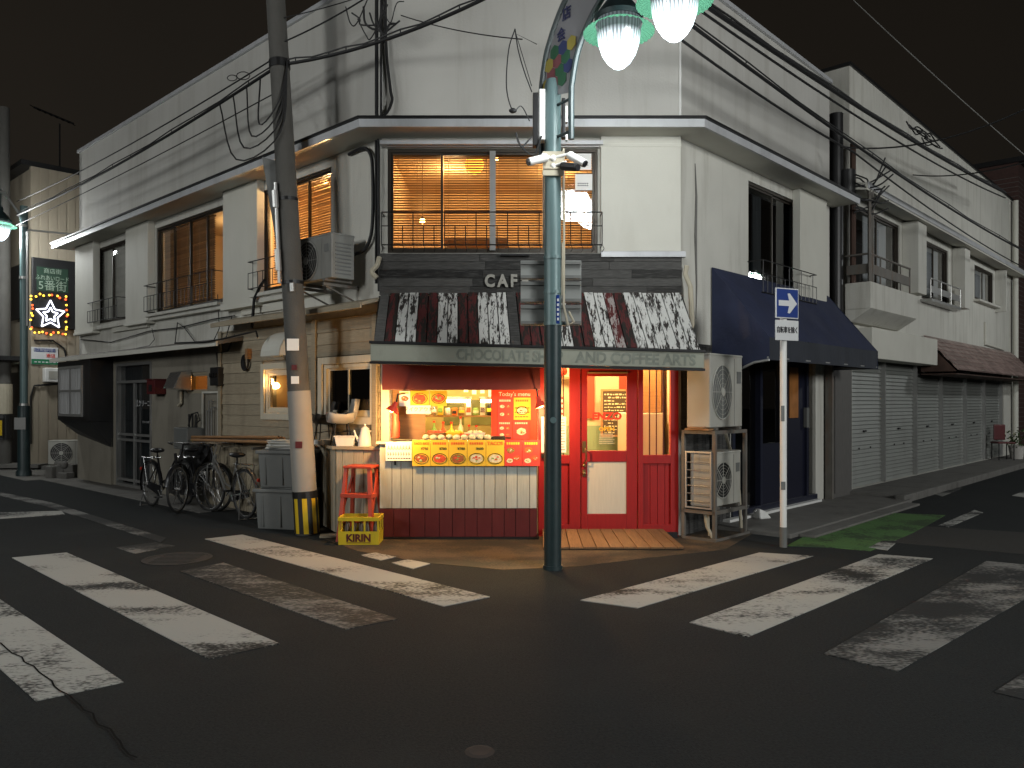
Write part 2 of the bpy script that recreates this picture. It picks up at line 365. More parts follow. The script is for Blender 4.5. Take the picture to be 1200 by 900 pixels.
        if bevel:
            md = o.modifiers.new('bevel', 'BEVEL'); md.width = bevel; md.segments = 2; md.limit_method = 'ANGLE'
        return o

def tag(o, label=None, cat=None, group=None, kind=None):
    if label: o['label'] = label
    if cat: o['category'] = cat
    if group: o['group'] = group
    if kind: o['kind'] = kind
    return o
def thing(name, label, cat, loc=(0, 0, 0), rz=0, group=None):
    o = bpy.data.objects.new(name, None); C.objects.link(o); o.empty_display_size = .2
    o.location = loc; o.rotation_euler = (0, 0, rz)
    WM[o.name] = Matrix.Translation(loc) @ Matrix.Rotation(rz, 4, 'Z')
    return tag(o, label, cat, group)
def children(o): return [c for c in bpy.data.objects if c.parent == o]
def copy_tree(o, parent=None):
    c = o.copy(); C.objects.link(c); c.parent = parent
    for ch in children(o): copy_tree(ch, c)
    return c
def place_copy(src, loc, rz, label, group=None):
    c = copy_tree(src); c.location = loc; c.rotation_euler = (0, 0, rz); c['label'] = label
    if group: c['group'] = group
    WM[c.name] = Matrix.Translation(loc) @ Matrix.Rotation(rz, 4, 'Z')
    return c

def text(body, org, xd, nd, size, m, parent, name='lettering', align='CENTER', ext=.002, up=None, sx=1.0, bold=0.0):
    cu = bpy.data.curves.new(name, 'FONT'); cu.body = body; cu.size = size; cu.align_x = align; cu.align_y = 'CENTER'
    cu.extrude = ext; cu.resolution_u = 3; cu.offset = bold
    t = bpy.data.objects.new('tmp', cu); C.objects.link(t)
    dg = bpy.context.evaluated_depsgraph_get(); me = bpy.data.meshes.new_from_object(t.evaluated_get(dg))
    bpy.data.objects.remove(t); bpy.data.curves.remove(cu)
    xd = Vector(xd).normalized(); nd = Vector(nd).normalized(); up = Vector(up).normalized() if up else nd.cross(xd)
    Mt = Matrix((( xd.x * sx, up.x, nd.x, org[0]), (xd.y * sx, up.y, nd.y, org[1]), (xd.z * sx, up.z, nd.z, org[2]), (0, 0, 0, 1)))
    me.transform(wm(parent).inverted() @ Mt)
    me.materials.clear(); me.materials.append(m); me.name = name
    o = bpy.data.objects.new(name, me); C.objects.link(o); o.parent = parent; WM[o.name] = wm(parent)
    return o

def smoothc(pts, n=6):
    out = []
    P = [Vector(p) for p in pts]; P = [P[0] * 2 - P[1]] + P + [P[-1] * 2 - P[-2]]
    for i in range(1, len(P) - 2):
        for k in range(n):
            t = k / n; a, b, c_, d_ = P[i - 1], P[i], P[i + 1], P[i + 2]
            out.append(.5 * ((2 * b) + (-a + c_) * t + (2 * a - 5 * b + 4 * c_ - d_) * t * t + (-a + 3 * b - 3 * c_ + d_) * t ** 3))
    return out + [P[-2]]

# ------------------------------------------------------------------ facade frames
class Fac:
    def __init__(s, O, u, n):
        s.O = Vector((*O, 0)); s.u = Vector((*u, 0)).normalized(); s.n = Vector((*n, 0)).normalized()
        s.M = Matrix(((s.u.x, s.n.x, 0, O[0]), (s.u.y, s.n.y, 0, O[1]), (0, 0, 1, 0), (0, 0, 0, 1)))
        s.rd = s.u if (s.u.cross(s.n)).z < 0 else -s.u      # reading direction seen from outside
    def P(s, u, off, z): return s.M @ Vector((u, off, z))
    def uz(s, px, py, off=0.0):
        k = (px - HX) / FPX; o = s.O + s.n * off
        u = (k * o.y - o.x) / (s.u.x - k * s.u.y); Y = o.y + u * s.u.y
        return u, CH + (HY - py) / FPX * Y
    def U(s, px, off=0.0): return s.uz(px, 0, off)[0]
    def Z(s, px, py, off=0.0): return s.uz(px, py, off)[1]
A = (-1.55, 9.4); B = (2.0, 9.4)
F = Fac(A, (1, 0), (0, -1))
L = Fac(A, (-.73, .683), (-.683, -.73))
RT = Fac(B, (.6835, .73), (.73, -.6835))
def G(px, py, z=0.0):
    Y = (CH - z) * FPX / (py - HY); return ((px - HX) / FPX * Y, Y)
def PP(px, py, Y): return Vector(((px - HX) / FPX * Y, Y, CH + (HY - py) / FPX * Y))

def wall_holes(mb, u0, u1, z0, z1, holes, t0=0.0, t1=-.15):
    """wall sheet with rectangular openings, reveals included"""
    us = sorted({u0, u1, *[max(u0, min(u1, h[i])) for h in holes for i in (0, 1)]})
    zs = sorted({z0, z1, *[max(z0, min(z1, h[i])) for h in holes for i in (2, 3)]})
    def solid(i, j):
        if i < 0 or j < 0 or i >= len(us) - 1 or j >= len(zs) - 1: return False
        a = (us[i] + us[i + 1]) / 2; b = (zs[j] + zs[j + 1]) / 2
        return not any(h[0] < a < h[1] and h[2] < b < h[3] for h in holes)
    for i in range(len(us) - 1):
        for j in range(len(zs) - 1):
            if not solid(i, j): continue
            a, b, c, d = us[i], us[i + 1], zs[j], zs[j + 1]
            mb.quad((a, t0, c), (b, t0, c), (b, t0, d), (a, t0, d)); mb.quad((a, t1, c), (a, t1, d), (b, t1, d), (b, t1, c))
            if not solid(i - 1, j): mb.quad((a, t0, c), (a, t0, d), (a, t1, d), (a, t1, c))
            if not solid(i + 1, j): mb.quad((b, t0, c), (b, t1, c), (b, t1, d), (b, t0, d))
            if not solid(i, j - 1): mb.quad((a, t0, c), (a, t1, c), (b, t1, c), (b, t0, c))
            if not solid(i, j + 1): mb.quad((a, t0, d), (b, t0, d), (b, t1, d), (a, t1, d))

def boards(mb, u0, u1, z0, z1, h, holes=(), off=.003, t=.02, lap=.012, gap=.004, maxlen=None, mats=1):
    """horizontal boards split round openings"""
    z = z0
    while z < z1 - .01:
        zt = min(z + h, z1)
        segs = [(u0, u1)]
        for hh in holes:
            if hh[2] < (z + zt) / 2 < hh[3]:
                ns = []
                for a, b in segs:
                    if hh[0] > a: ns.append((a, min(b, hh[0])))
                    if hh[1] < b: ns.append((max(a, hh[1]), b))
                segs = [q for q in ns if q[1] - q[0] > .02]
        out = []
        for a, b in segs:
            if maxlen:
                while b - a > maxlen:
                    q = a + random.uniform(.5, 1) * maxlen; out.append((a, q)); a = q
            out.append((a, b))
        for a, b in out:
            mb.m = random.choice(range(mats)) if isinstance(mats, int) else random.choice(mats)
            r = random.random(); tt = t + random.uniform(0, .006)
            mb.prism([(a + .002, off, z), (b - .002, off, z), (b - .002, off + tt, z), (a + .002, off + tt, z)],
                     [(a + .002, off, zt - gap), (b - .002, off, zt - gap), (b - .002, off + tt - lap, zt - gap), (a + .002, off + tt - lap, zt - gap)], r)
        z = zt

def vboards(mb, u0, u1, z0, z1, w_, off=.003, t=.02, gap=.006):
    u = u0
    while u < u1 - .02:
        b = min(u + w_ * random.uniform(.8, 1.2), u1)
        if u1 - b < w_ * .4: b = u1
        mb.box(u, b - gap, off, off + t + random.uniform(0, .003), z0, z1, random.random()); u = b

def frame_rect(mb, u0, u1, z0, z1, w_, y0, y1):
    mb.box(u0, u0 + w_, y0, y1, z0, z1); mb.box(u1 - w_, u1, y0, y1, z0, z1)
    mb.box(u0 + w_, u1 - w_, y0, y1, z0, z0 + w_); mb.box(u0 + w_, u1 - w_, y0, y1, z1 - w_, z1)

def room(fac, u0, u1, z0, z1, depth, m, parent, off=-.152):
    mb = MB(fac.M); y0 = off; y1 = off - depth
    mb.quad((u0, y1, z0), (u1, y1, z0), (u1, y1, z1), (u0, y1, z1))
    mb.quad((u0, y0, z0), (u0, y1, z0), (u0, y1, z1), (u0, y0, z1)); mb.quad((u1, y0, z0), (u1, y1, z0), (u1, y1, z1), (u1, y0, z1))
    mb.quad((u0, y0, z0), (u1, y0, z0), (u1, y1, z0), (u0, y1, z0)); mb.quad((u0, y0, z1), (u1, y0, z1), (u1, y1, z1), (u0, y1, z1))
    return mb.build('room_wall', m, parent)

def slats(fac, u0, u1, z0, z1, off, pitch, depth, m, parent, tilt=.5, sag=True):
    mb = MB(fac.M); z = z1
    n = int((z1 - z0) / pitch)
    for i in range(n):
        z = z1 - (i + .5) * pitch; dz = depth * tilt * .5; j = random.uniform(-.003, .003) if sag else 0
        mb.add([(u0, off - depth / 2, z - dz + j), (u1, off - depth / 2, z - dz), (u1, off + depth / 2, z + dz), (u0, off + depth / 2, z + dz + j)], [(0, 1, 2, 3)], random.random())
    k = max(2, int((u1 - u0) / .45))
    for i in range(k + 1):
        u = u0 + .06 + (u1 - u0 - .12) * i / k
        mb.tube([(u, off + depth / 2 + .002, z0), (u, off + depth / 2 + .002, z1)], .002, 4)
    mb.box(u0, u1, off - .02, off + .02, z1, z1 + .03)
    return mb.build('blind', m, parent, open_=True)

def window(fac, parent, u0, u1, z0, z1, nsash, fm, gm, off=-.05, fw=.035, rnd_open=False):
    mb = MB(fac.M); frame_rect(mb, u0 + .002, u1 - .002, z0 + .002, z1 - .002, fw, off - .05, off + .03)
    ws = (u1 - u0 - 2 * fw) / nsash
    for i in range(nsash):
        a = u0 + fw + i * ws; y = off - .018 if i % 2 else off + .002
        frame_rect(mb, a + (.002 if i == 0 else -.012), a + ws - (.002 if i == nsash - 1 else -.012), z0 + fw + .002, z1 - fw - .002, .026, y - .009, y + .009)
    w_ = mb.build('window', fm, parent)
    g = MB(fac.M)
    for i in range(nsash):
        a = u0 + fw + i * ws; y = off - .018 if i % 2 else off + .002
        g.quad((a + .02, y, z0 + fw + .025), (a + ws - .02, y, z0 + fw + .025), (a + ws - .02, y, z1 - fw - .025), (a + .02, y, z1 - fw - .025))
    g.build('pane', gm, w_, open_=True)
    return w_

def railing(fac, parent, u0, u1, z0, z1, off=.16, step=.13, curl=False, r=.008, m=None):
    mb = MB(fac.M)
    for z in (z0, z1): mb.tube([(u0, .0, z), (u0, off, z), (u1, off, z), (u1, .0, z)], r, 5)
    mb.tube([(u0, off, (z0 + z1) / 2 + .03), (u1, off, (z0 + z1) / 2 + .03)], r * .8, 5)
    n = max(2, int((u1 - u0) / step))
    for i in range(n + 1):
        u = u0 + (u1 - u0) * i / n
        top = z1 if i % 3 == 0 else (z0 + z1) / 2 + .03
        mb.tube([(u, off, z0), (u, off, top)], r * .7, 4)
        if curl:
            mb.tube([(u, off, z0), (u + .02, off + .03, z0 - .05), (u, off - .02, z0 - .08)], r * .6, 4)
    return mb.build('railing', m or M_dark, parent)

def point(name, loc, power, col, radius=.05, parent=None):
    d = bpy.data.lights.new(name, 'POINT'); d.energy = power; d.color = col; d.shadow_soft_size = radius
    o = bpy.data.objects.new(name, d); C.objects.link(o)
    if parent is not None:
        o.parent = parent; o.location = wm(parent).inverted() @ Vector(loc)
    else: o.location = loc
    return o
WARM = (1.0, .55, .20); WARMER = (1.0, .46, .12); COOL = (.97, .985, .96)

# ================================================================== GROUND
g = MB(); g.box(-150, 150, -60, 220, -.3, 0); gr = g.build('road', M_asph); tag(gr, 'dark asphalt road surface of the crossing', kind='structure')
def gpoly(pts, z=.004):
    mb = MB(); mb.cur = random.random()
    mb.prism([(*p, -.01) for p in pts], [(*p, z) for p in pts]); return mb
def gpx(px, z=.004): return gpoly([G(*p) for p in px], z)
def struct(o, label): return tag(o, label, kind='structure')

# concrete gutter strip and walk along the left street, walk along the right street
def strip(fac, u0, u1, o0, o1, z, name, m, label):
    mb = MB(fac.M); mb.box(u0, u1, o0, o1, -.05, z); return struct(mb.build(name, m, bevel=.01), label)
strip(L, 3.4, 10.4, 0, .62, .012, 'pavement', M_conc, 'narrow concrete strip along the left facade')
strip(L, 13.3, 30, 0, 1.2, .012, 'pavement', M_conc, 'concrete strip along the far left street')
strip(L, 10.4, 13.3, -6, .9, .008, 'path', M_conc, 'concrete alley ground behind the left end of the cafe building')
strip(RT, .7, 5.2, 0, 1.05, .05, 'pavement', M_conc, 'concrete pavement before the blue awning shop')
strip(RT, 5.2, 19, 0, .85, .10, 'pavement', M_conc, 'concrete kerbed pavement before the shutters')
mb = MB(RT.M)
for i in range(24): mb.box(5.0 + i * .6, 5.0 + i * .6 + .592, .853, 1.0, -.05, .12)
struct(mb.build('kerb', M_conc, bevel=.012), 'row of concrete kerb stones by the shutters')
mb = MB(RT.M)
for i in range(8): mb.box(.9 + i * .5, .9 + i * .5 + .492, 1.055, 1.25, -.05, .03)
struct(mb.build('gutter', M_conc, bevel=.008), 'concrete drain covers by the shop')
# dusty apron before the corner shop, warm shop glow painted into its colour
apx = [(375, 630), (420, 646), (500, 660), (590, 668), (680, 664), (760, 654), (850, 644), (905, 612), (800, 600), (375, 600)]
struct(gpx(apx, .003).build('pavement', worn('dusty_glow_apron', (.110, .082, .056), (.040, .037, .032), .56, scale=1.6, fine=30, soft=.12)), 'patched dusty apron before the cafe front with the warm shop glow in its colour')

# crosswalk stripes
def stripe(px, m=M_mark, z=.006, label='worn white crosswalk stripe'):
    return struct(gpx(px, z).build('crosswalk_stripe', m), label)
a0, a1, b0 = Vector(G(145, 800)), Vector(G(42, 822)), Vector(G(0, 703))
d = (b0 - a0).normalized() * 3.3
mb = gpoly([tuple(a0), tuple(a1), tuple(a1 + d), tuple(a0 + d)], .006); struct(mb.build('crosswalk_stripe', M_mark), 'nearest left crosswalk stripe with a crack across')
stripe([(14, 654), (78, 648), (328, 755), (245, 773)])
stripe([(210, 670), (262, 660), (466, 726), (405, 738)], M_markf)
stripe([(240, 632), (284, 627), (574, 700), (520, 711)])
stripe([(680, 704), (747, 713), (953, 652), (890, 648)])
stripe([(808, 730), (876, 747), (1093, 655), (1030, 650)])
stripe([(965, 767), (1052, 787), (1262, 668), (1156, 658)], M_markf)
stripe([(1165, 812), (1240, 830), (1400, 720), (1330, 705)], M_markf)
def markpx(px, m=M_mark, z=.006, label='worn white road marking'): return struct(gpx(px, z).build('road_marking', m), label)
markpx([(135, 642), (182, 636), (205, 640), (158, 649)], M_markf)
markpx([(423, 651), (440, 648), (464, 653), (446, 657)])
markpx([(459, 660), (478, 656), (504, 661), (484, 667)])
markpx([(0, 601), (72, 599), (76, 603), (0, 608)])
markpx([(0, 577), (60, 589), (195, 631), (188, 636), (55, 594), (0, 581)], M_markf)
markpx([(1100, 616), (1142, 598), (1152, 601), (1112, 618)])
markpx([(1018, 642), (1034, 634), (1053, 634), (1040, 645)])
markpx([(1084, 576), (1112, 568), (1128, 572), (1104, 582)], M_markf)
markpx([(1186, 581), (1200, 576), (1215, 577), (1200, 583)])
struct(gpx([(922, 640), (985, 606), (1030, 601), (1108, 604), (1070, 625), (1020, 646), (975, 642)], .005).build('road_marking', M_green), 'green painted patch at the mouth of the right street')
struct(gpx([(1040, 635), (1085, 617), (1260, 628), (1260, 655)], .004).build('road_patch', M_asph2), 'lighter asphalt repair in the right street')
# manhole with ring, cracks
c = Vector((*G(208, 655), 0))
mb = MB(); mb.lathe([(.0, .004), (.30, .004), (.30, .008), (.335, .008), (.335, .002)], c, 32)
for i in range(-3, 4): mb.box(c.x - .2, c.x + .2, c.y + i * .07 - .012, c.y + i * .07 + .012, .004, .010)
tag(mb.build('manhole_cover', mat('worn_iron', (.032, .029, .026), .8, var=.4, scale=20)), 'round iron manhole cover flush with the asphalt beside the faded crosswalk', 'manhole cover')
def crack(px, wd=.005):
    pts = []
    for (x0, y0), (x1, y1) in zip(px, px[1:]):
        for t in [i / 8 for i in range(8)]:
            p = Vector(G(x0 + (x1 - x0) * t, y0 + (y1 - y0) * t)); pts.append(p + Vector((random.uniform(-.02, .02), random.uniform(-.02, .02))))
    mb = MB()
    for a, b in zip(pts, pts[1:]):
        n = Vector((-(b - a).y, (b - a).x)).normalized() * wd
        mb.quad((*(a - n), .009), (*(a + n), .009), (*(b + n), .009), (*(b - n), .009))
    return struct(mb.build('road_crack', mat('crack_dark', (.008,.008,.008), .95, spec=.1), open_=True), 'long dark crack in the asphalt')
crack([(-60, 720), (0, 755), (60, 800), (110, 845), (172, 898)])
mb = MB(); p = G(562, 881)
mb.lathe([(0, .006), (.05, .006), (.07, .001)], (*p, 0), 12); struct(mb.build('road_stain', mat('stain', (.04, .03, .026), .9, var=.4)), 'small brown stain on the asphalt')

# ================================================================== CAFE BUILDING
HP = 6.77      # parapet height
ZE = 4.70      # underside of the upper eave
LU = 10.1      # length of the left facade
RU = 4.55
cafe = thing('cafe_building', 'two storey cream corner building with chamfered front above the red cafe', 'building', (*A, 0))
def hole(fac, x0, x1, ytop, ybot, off=0):
    u0, u1 = sorted((fac.U(x0, off), fac.U(x1, off))); xm = (x0 + x1) / 2
    return [u0, u1, fac.Z(xm, ybot, off), fac.Z(xm, ytop, off)]
# openings, left facade
LW1 = hole(L, 113, 147, 262, 365); LW2 = hole(L, 183, 262, 232, 344); LW3 = hole(L, 308, 388, 197, 318)
for h in (LW1, LW2, LW3): h[2] = 3.12; h[3] = 4.60
LW3[2] = 3.15
LG1 = hole(L, 313, 347, 433, 484); LG2 = hole(L, 381, 438, 426, 488)
LG0 = hole(L, 219, 243, 436, 461)
LD = hole(L, 137, 178, 430, 570); LD[2] = .02; LD[3] = 2.3
Lholes = [LW1, LW2, LW3, LG0, LG1, LG2, LD]
mb = MB(L.M); wall_holes(mb, 0, LU, 2.45, 4.72, Lholes); mb.build('wall', M_stucco, cafe)
M_shadst = mat('shaded_stucco', (.24, .22, .18), .9, var=.12, scale=2.5, bump=.3, bscale=50, dirt=(.10, .088, .07), dirt_amt=.7, dirt_scale=2.2, dirt_stretch=(1, 1, .3))  # darker beige stucco, shade below the lower eave put into its colour
mb = MB(L.M); wall_holes(mb, 0, LU, 0, 2.45, Lholes); mb.build('wall', M_shadst, cafe)
mb = MB(L.M); wall_holes(mb, 0, LU, 4.72, HP - .06, []); mb.build('parapet', M_stucco_hi, cafe)
# front chamfer
FW = [.07, 2.57, 3.36, 4.60]
FH = [.10, 1.86, 1.13, 1.98]; FD = [1.98, 3.50, .10, 2.06]
mb = MB(F.M); wall_holes(mb, 0, 3.55, 0, 4.72, [FW, FH, FD]); mb.build('wall', M_stucco, cafe)
mb = MB(F.M); wall_holes(mb, 0, 3.55, 4.72, HP - .06, []); mb.build('parapet', M_stucco_hi, cafe)
# right facade
RW = hole(RT, 877, 936, 205, 330); RW[2] = 3.0; RW[3] = 4.58
RD = [1.25, 4.0, .06, 2.35]
mb = MB(RT.M); wall_holes(mb, 0, RU, 0, 4.72, [RW, RD]); mb.build('wall', M_stucco, cafe)
mb = MB(RT.M); wall_holes(mb, 0, RU, 4.72, HP - .06, []); mb.build('parapet', M_stucco_hi, cafe)
# back walls and flat roof
E1 = L.P(LU, 0, 0); E2 = RT.P(RU, 0, 0); CB = E1 - L.n * 7.06
mb = MB()
for p, q in ((E2, CB), (CB, E1)):
    d_ = (q - p).normalized(); n_ = Vector((d_.y, -d_.x, 0)) * .15
    mb.ext([(p.x, p.y), (q.x, q.y), (q.x - n_.x, q.y - n_.y), (p.x - n_.x, p.y - n_.y)], 0, HP - .06)
mb.build('wall', M_stucco_hi, cafe)
foot = [E1, Vector((*A, 0)), Vector((*B, 0)), E2, CB]; cen = sum(foot, Vector()) / 5
sh = lambda p, k: (p.x + (cen.x - p.x) * k, p.y + (cen.y - p.y) * k)
mb = MB(); mb.ext([sh(p, .03) for p in foot], 6.2, 6.3); mb.build('roof', M_conc, cafe)
# parapet coping
mb = MB(L.M); mb.box(-.02, LU + .03, -.18, .04, HP - .058, HP); mb.M = F.M; mb.box(-.02, 3.57, -.18, .042, HP - .058, HP + .002)
mb.M = RT.M; mb.box(-.02, RU + .03, -.18, .04, HP - .058, HP); mb.build('coping', M_fascia, cafe)
# thin board joint on the corners of the parapet
mb = MB(F.M); mb.box(-.012, .012, -.01, .012, 4.83, HP - .06); mb.nxt(); mb.box(3.538, 3.562, -.01, .012, 4.83, HP - .06); mb.split('corner_trim', M_white, cafe)
# upper eave, one continuous projecting slab round the three faces
def eave_poly(o, u_l, u_r):
    k = .41421 * o
    return [L.P(u_l, 0, 0), L.P(u_l, o, 0), F.P(-k, o, 0), F.P(3.55 + k, o, 0), RT.P(u_r, o, 0), RT.P(u_r, 0, 0), Vector((*B, 0)), Vector((*A, 0))]
ep = [(p.x, p.y) for p in eave_poly(.41, LU + .25, RU + .1)]
mb = MB(); mb.ext(ep, 4.73, 4.78); mb.build('eave', M_panel, cafe)
def band(o0, o1, z0, z1, ul, ur, name, m):
    a = eave_poly(o0, ul, ur)[1:5]; b = eave_poly(o1, ul, ur)[1:5]; mb = MB()
    for i in range(3):
        mb.ext([(a[i].x, a[i].y), (a[i + 1].x, a[i + 1].y), (b[i + 1].x, b[i + 1].y), (b[i].x, b[i].y)], z0, z1)
    return mb.build(name, m, cafe)
band(.413, .445, 4.71, 4.80, LU + .25, RU + .1, 'eave_fascia', M_fascia)
band(.34, .47, 4.803, 4.83, LU + .25, RU + .1, 'eave_flashing', M_dark)
# shutter boxes and pilaster panels between the upper windows
def boxpanel(fac, x0, x1, zb, zt=4.728, off=.13, m=M_panel, name='wall_panel'):
    u0, u1 = sorted((fac.U(x0, off), fac.U(x1, off))); mb = MB(fac.M)
    mb.box(u0, u1, .002, off, zb, zt); mb.box(u0 - .02, u1 + .02, .002, off + .03, zb - .05, zb - .002); return mb.build(name, m, cafe, bevel=.006)
boxpanel(L, 88, 109, 2.98); boxpanel(L, 147, 173, 3.0); boxpanel(L, 261, 301, 3.0, off=.12)
boxpanel(RT, 938, 969, 3.0, off=.12)
mb = MB(F.M); mb.box(2.60, 3.545, .002, .07, 3.37, 4.728); mb.box(2.59, 3.55, .002, .075, 4.60, 4.64); mb.build('wall_panel', M_panel, cafe, bevel=.005)
mb = MB(F.M); mb.box(2.6, 3.6, .002, .09, 3.30, 3.365); mb.box(.0, 2.62, .002, .13, 4.615, 4.66); mb.build('sill', M_fascia, cafe)
mb = MB(L.M); mb.box(1.0, LU, .002, .10, 2.99, 3.06); mb.box(LW2[0] - .1, LW2[1] + .1, .102, .16, 3.05, 3.10); mb.box(LW3[0] - .1, LW3[1] + .1, .102, .16, 3.07, 3.12); mb.build('sill', M_stucco, cafe, bevel=.006)
# stepped wall block between the floors on the left
mb = MB(L.M); mb.box(LU - 3.5, LU - 1.9, .002, .06, 2.90, 2.985); mb.build('ledge', M_panel, cafe, bevel=.005)

# --- windows upstairs
w1 = window(L, cafe, *LW1, 2, M_bronze, M_glass)
slats(L, LW1[0] + .04, LW1[1] - .04, LW1[2] + .05, LW1[3] - .07, -.11, .055, .045, M_slatg, w1, tilt=1.6)
railing(L, w1, LW1[0] - .02, LW1[1] + .02, 3.14, 3.52)
w2 = window(L, cafe, *LW2, 4, M_bronze, M_glass)
uS = LW2[0] + (LW2[1] - LW2[0]) * .22
slats(L, uS, LW2[1] - .04, LW2[2] + .05, LW2[3] - .07, -.13, .035, .03, M_slat, w2, tilt=.75)
railing(L, w2, LW2[0] - .02, LW2[1] + .02, 3.14, 3.58, off=.2)
w3 = window(L, cafe, *LW3, 3, M_bronze, M_glass)
slats(L, LW3[0] + .04, LW3[1] - .10, LW3[2] + .15, LW3[3] - .06, -.12, .034, .03, M_slat, w3, tilt=.5)
railing(L, w3, LW3[0] + .02, LW3[1] + .05, 3.18, 3.56, off=.2)
w4 = window(F, cafe, *FW, 4, M_bronze, M_glass, off=-.04)
wd_ = (FW[1] - FW[0] - .07) / 4
for i in range(4):
    a = FW[0] + .035 + i * wd_
    slats(F, a + .015, a + wd_ - .015, FW[2] + .05, FW[3] - .06, -.125, .030, .028, M_slat, w4, tilt=.42)
mb = MB(F.M); mb.box(FW[0] - .02, FW[1] + .03, -.01, .06, FW[3] + .003, FW[3] + .03); mb.box((FW[0] + FW[1]) / 2 - .035, (FW[0] + FW[1]) / 2 + .035, -.008, .022, FW[2] + .03, FW[3] - .03)
mb.build('frame', M_alu, w4)
railing(F, w4, .03, 2.60, 3.42, 3.80, off=.20, step=.12, curl=True)
w5 = window(RT, cafe, *RW, 2, M_bronze, M_glassd)
railing(RT, w5, RW[0] - .02, RW[1] + .12, 3.05, 3.48, off=.22)
mb = MB(RT.M); mb.box(RW[0] + .5, RW[0] + .75, -.20, -.18, RW[2] + .05, RW[3] - .05); mb.build('curtain', M_curt, w5)
# rooms behind
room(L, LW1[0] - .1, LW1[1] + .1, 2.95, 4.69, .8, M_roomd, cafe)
room(L, LW2[0] - .3, LW2[1] + .2, 2.95, 4.69, 1.5, M_room, cafe)
room(L, LW3[0] - .02, LW3[1] + .3, 2.95, 4.69, .95, M_room, cafe)
room(F, .04, 3.2, 2.95, 4.69, 2.2, M_room, cafe)
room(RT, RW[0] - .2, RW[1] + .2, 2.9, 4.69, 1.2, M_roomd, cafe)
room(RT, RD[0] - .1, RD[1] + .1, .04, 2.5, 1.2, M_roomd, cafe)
room(L, LG1[0] - .05, LG1[1] + .05, 1.3, 2.2, .5, M_room, cafe)
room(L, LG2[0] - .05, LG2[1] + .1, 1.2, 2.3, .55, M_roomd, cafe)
room(L, LG0[0] - .1, LG0[1] + .1, 1.5, 2.2, .5, M_room, cafe)
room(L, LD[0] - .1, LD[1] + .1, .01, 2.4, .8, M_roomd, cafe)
point('room_light', F.P(.75, -1.1, 4.45), 26 * K_WARM, (1, .62, .27), .06, cafe)
point('room_light', F.P(2.2, -1.2, 4.45), 20 * K_WARM, (1, .62, .27), .06, cafe)
point('room_light', L.P((LW2[0] + LW2[1]) / 2, -.9, 4.4), 9 * K_WARM, (1, .72, .40), .06, cafe)
point('room_light', L.P((LW3[0] + LW3[1]) / 2, -.6, 4.3), 48 * K_WARM, (1, .62, .27), .06, cafe)
point('room_light', L.P((LG0[0] + LG0[1]) / 2, -.35, 1.95), 1.6, WARMER, .04, cafe)
# table, counter silhouettes in the upper room
mb = MB(F.M); mb.box(.7, 1.5, -1.2, -.5, 3.60, 3.64)
for x in (.75, 1.45):
    for y in (-1.15, -.55): mb.box(x - .02, x + .02, y - .02, y + .02, 2.96, 3.6)
tag(mb.build('cafe_table', M_wood), 'wooden table behind the blinds of the front upper window', 'table')
# bulbs seen in the upper windows: (px, py, offset)
bl = 'warm bare bulb glowing '
for px, py, fac, off, lab in ((475, 168, F, -.28, 'in the top left corner of the front upper window'), (581, 186, F, -.30, 'beside the orange globe lantern upstairs'),
        (495, 259, F, -.25, 'low in the left sash of the front upper window'), (694, 177, F, -.22, 'beside the white notices in the upper window'),
        (381, 212, L, -.22, 'behind the blinds of the window above the wall air conditioner'), (246, 243, L, -.4, 'top of the four sash window on the left'),
        (205, 275, L, -.4, 'behind the slats of the four sash window on the left')):
    u, z = fac.uz(px, py, off); t = thing('bulb', bl + lab, 'light bulb', fac.P(u, off, z), group='bare warm bulbs in the upper windows')
    mb = MB(WM[t.name]); mb.ball((0, 0, 0), .033, 10, 6, (1, 1, 1.15)); mb.build('globe', E_warm, t, smooth=True)
    mb = MB(WM[t.name]); mb.tube([(0, 0, .028), (0, 0, .06)], .012, 8); mb.tube([(0, 0, .06), (0, 0, 4.68 - z)], .003, 4); mb.build('socket', M_dark, t)
u, z = F.uz(556, 193, -.5); t = thing('globe_lantern', 'round orange paper lantern glowing behind the upper window blinds', 'lantern', F.P(u, -.5, z))
mb = MB(WM[t.name]); mb.ball((0, 0, 0), .12, 20, 12); mb.build('shade', E_lantern, t, smooth=True)
mb = MB(WM[t.name]); mb.tube([(0, 0, .12), (0, 0, 4.68 - z)], .004, 4); mb.build('cord', M_cable, t)
# white notices on the glass
for (x0, x1, y0, y1), lab, ln in (((674, 693, 180, 199), 'square white notice stuck high in the upper window', 2), ((674, 694, 204, 223), 'white notice below the other one in the upper window, small print near its foot', 2)):
    u0, z1 = F.uz(x0, y0, -.02); u1, z0 = F.uz(x1, y1, -.02)
    t = thing('notice', lab, 'notice', F.P((u0 + u1) / 2, -.02, z0))
    mb = MB(F.M); mb.box(u0, u1, -.022, -.018, z0, z1); mb.build('sheet', M_paper, t, bevel=.001)
    mb = MB(F.M)
    for k in range(ln):
        for q in range(6): mb.box(u0 + .03 + q * .022, u0 + .03 + q * .022 + .014, -.017, -.0155, z0 + .05 + k * .025, z0 + .062 + k * .025)
    mb.build('print', M_ink, t)

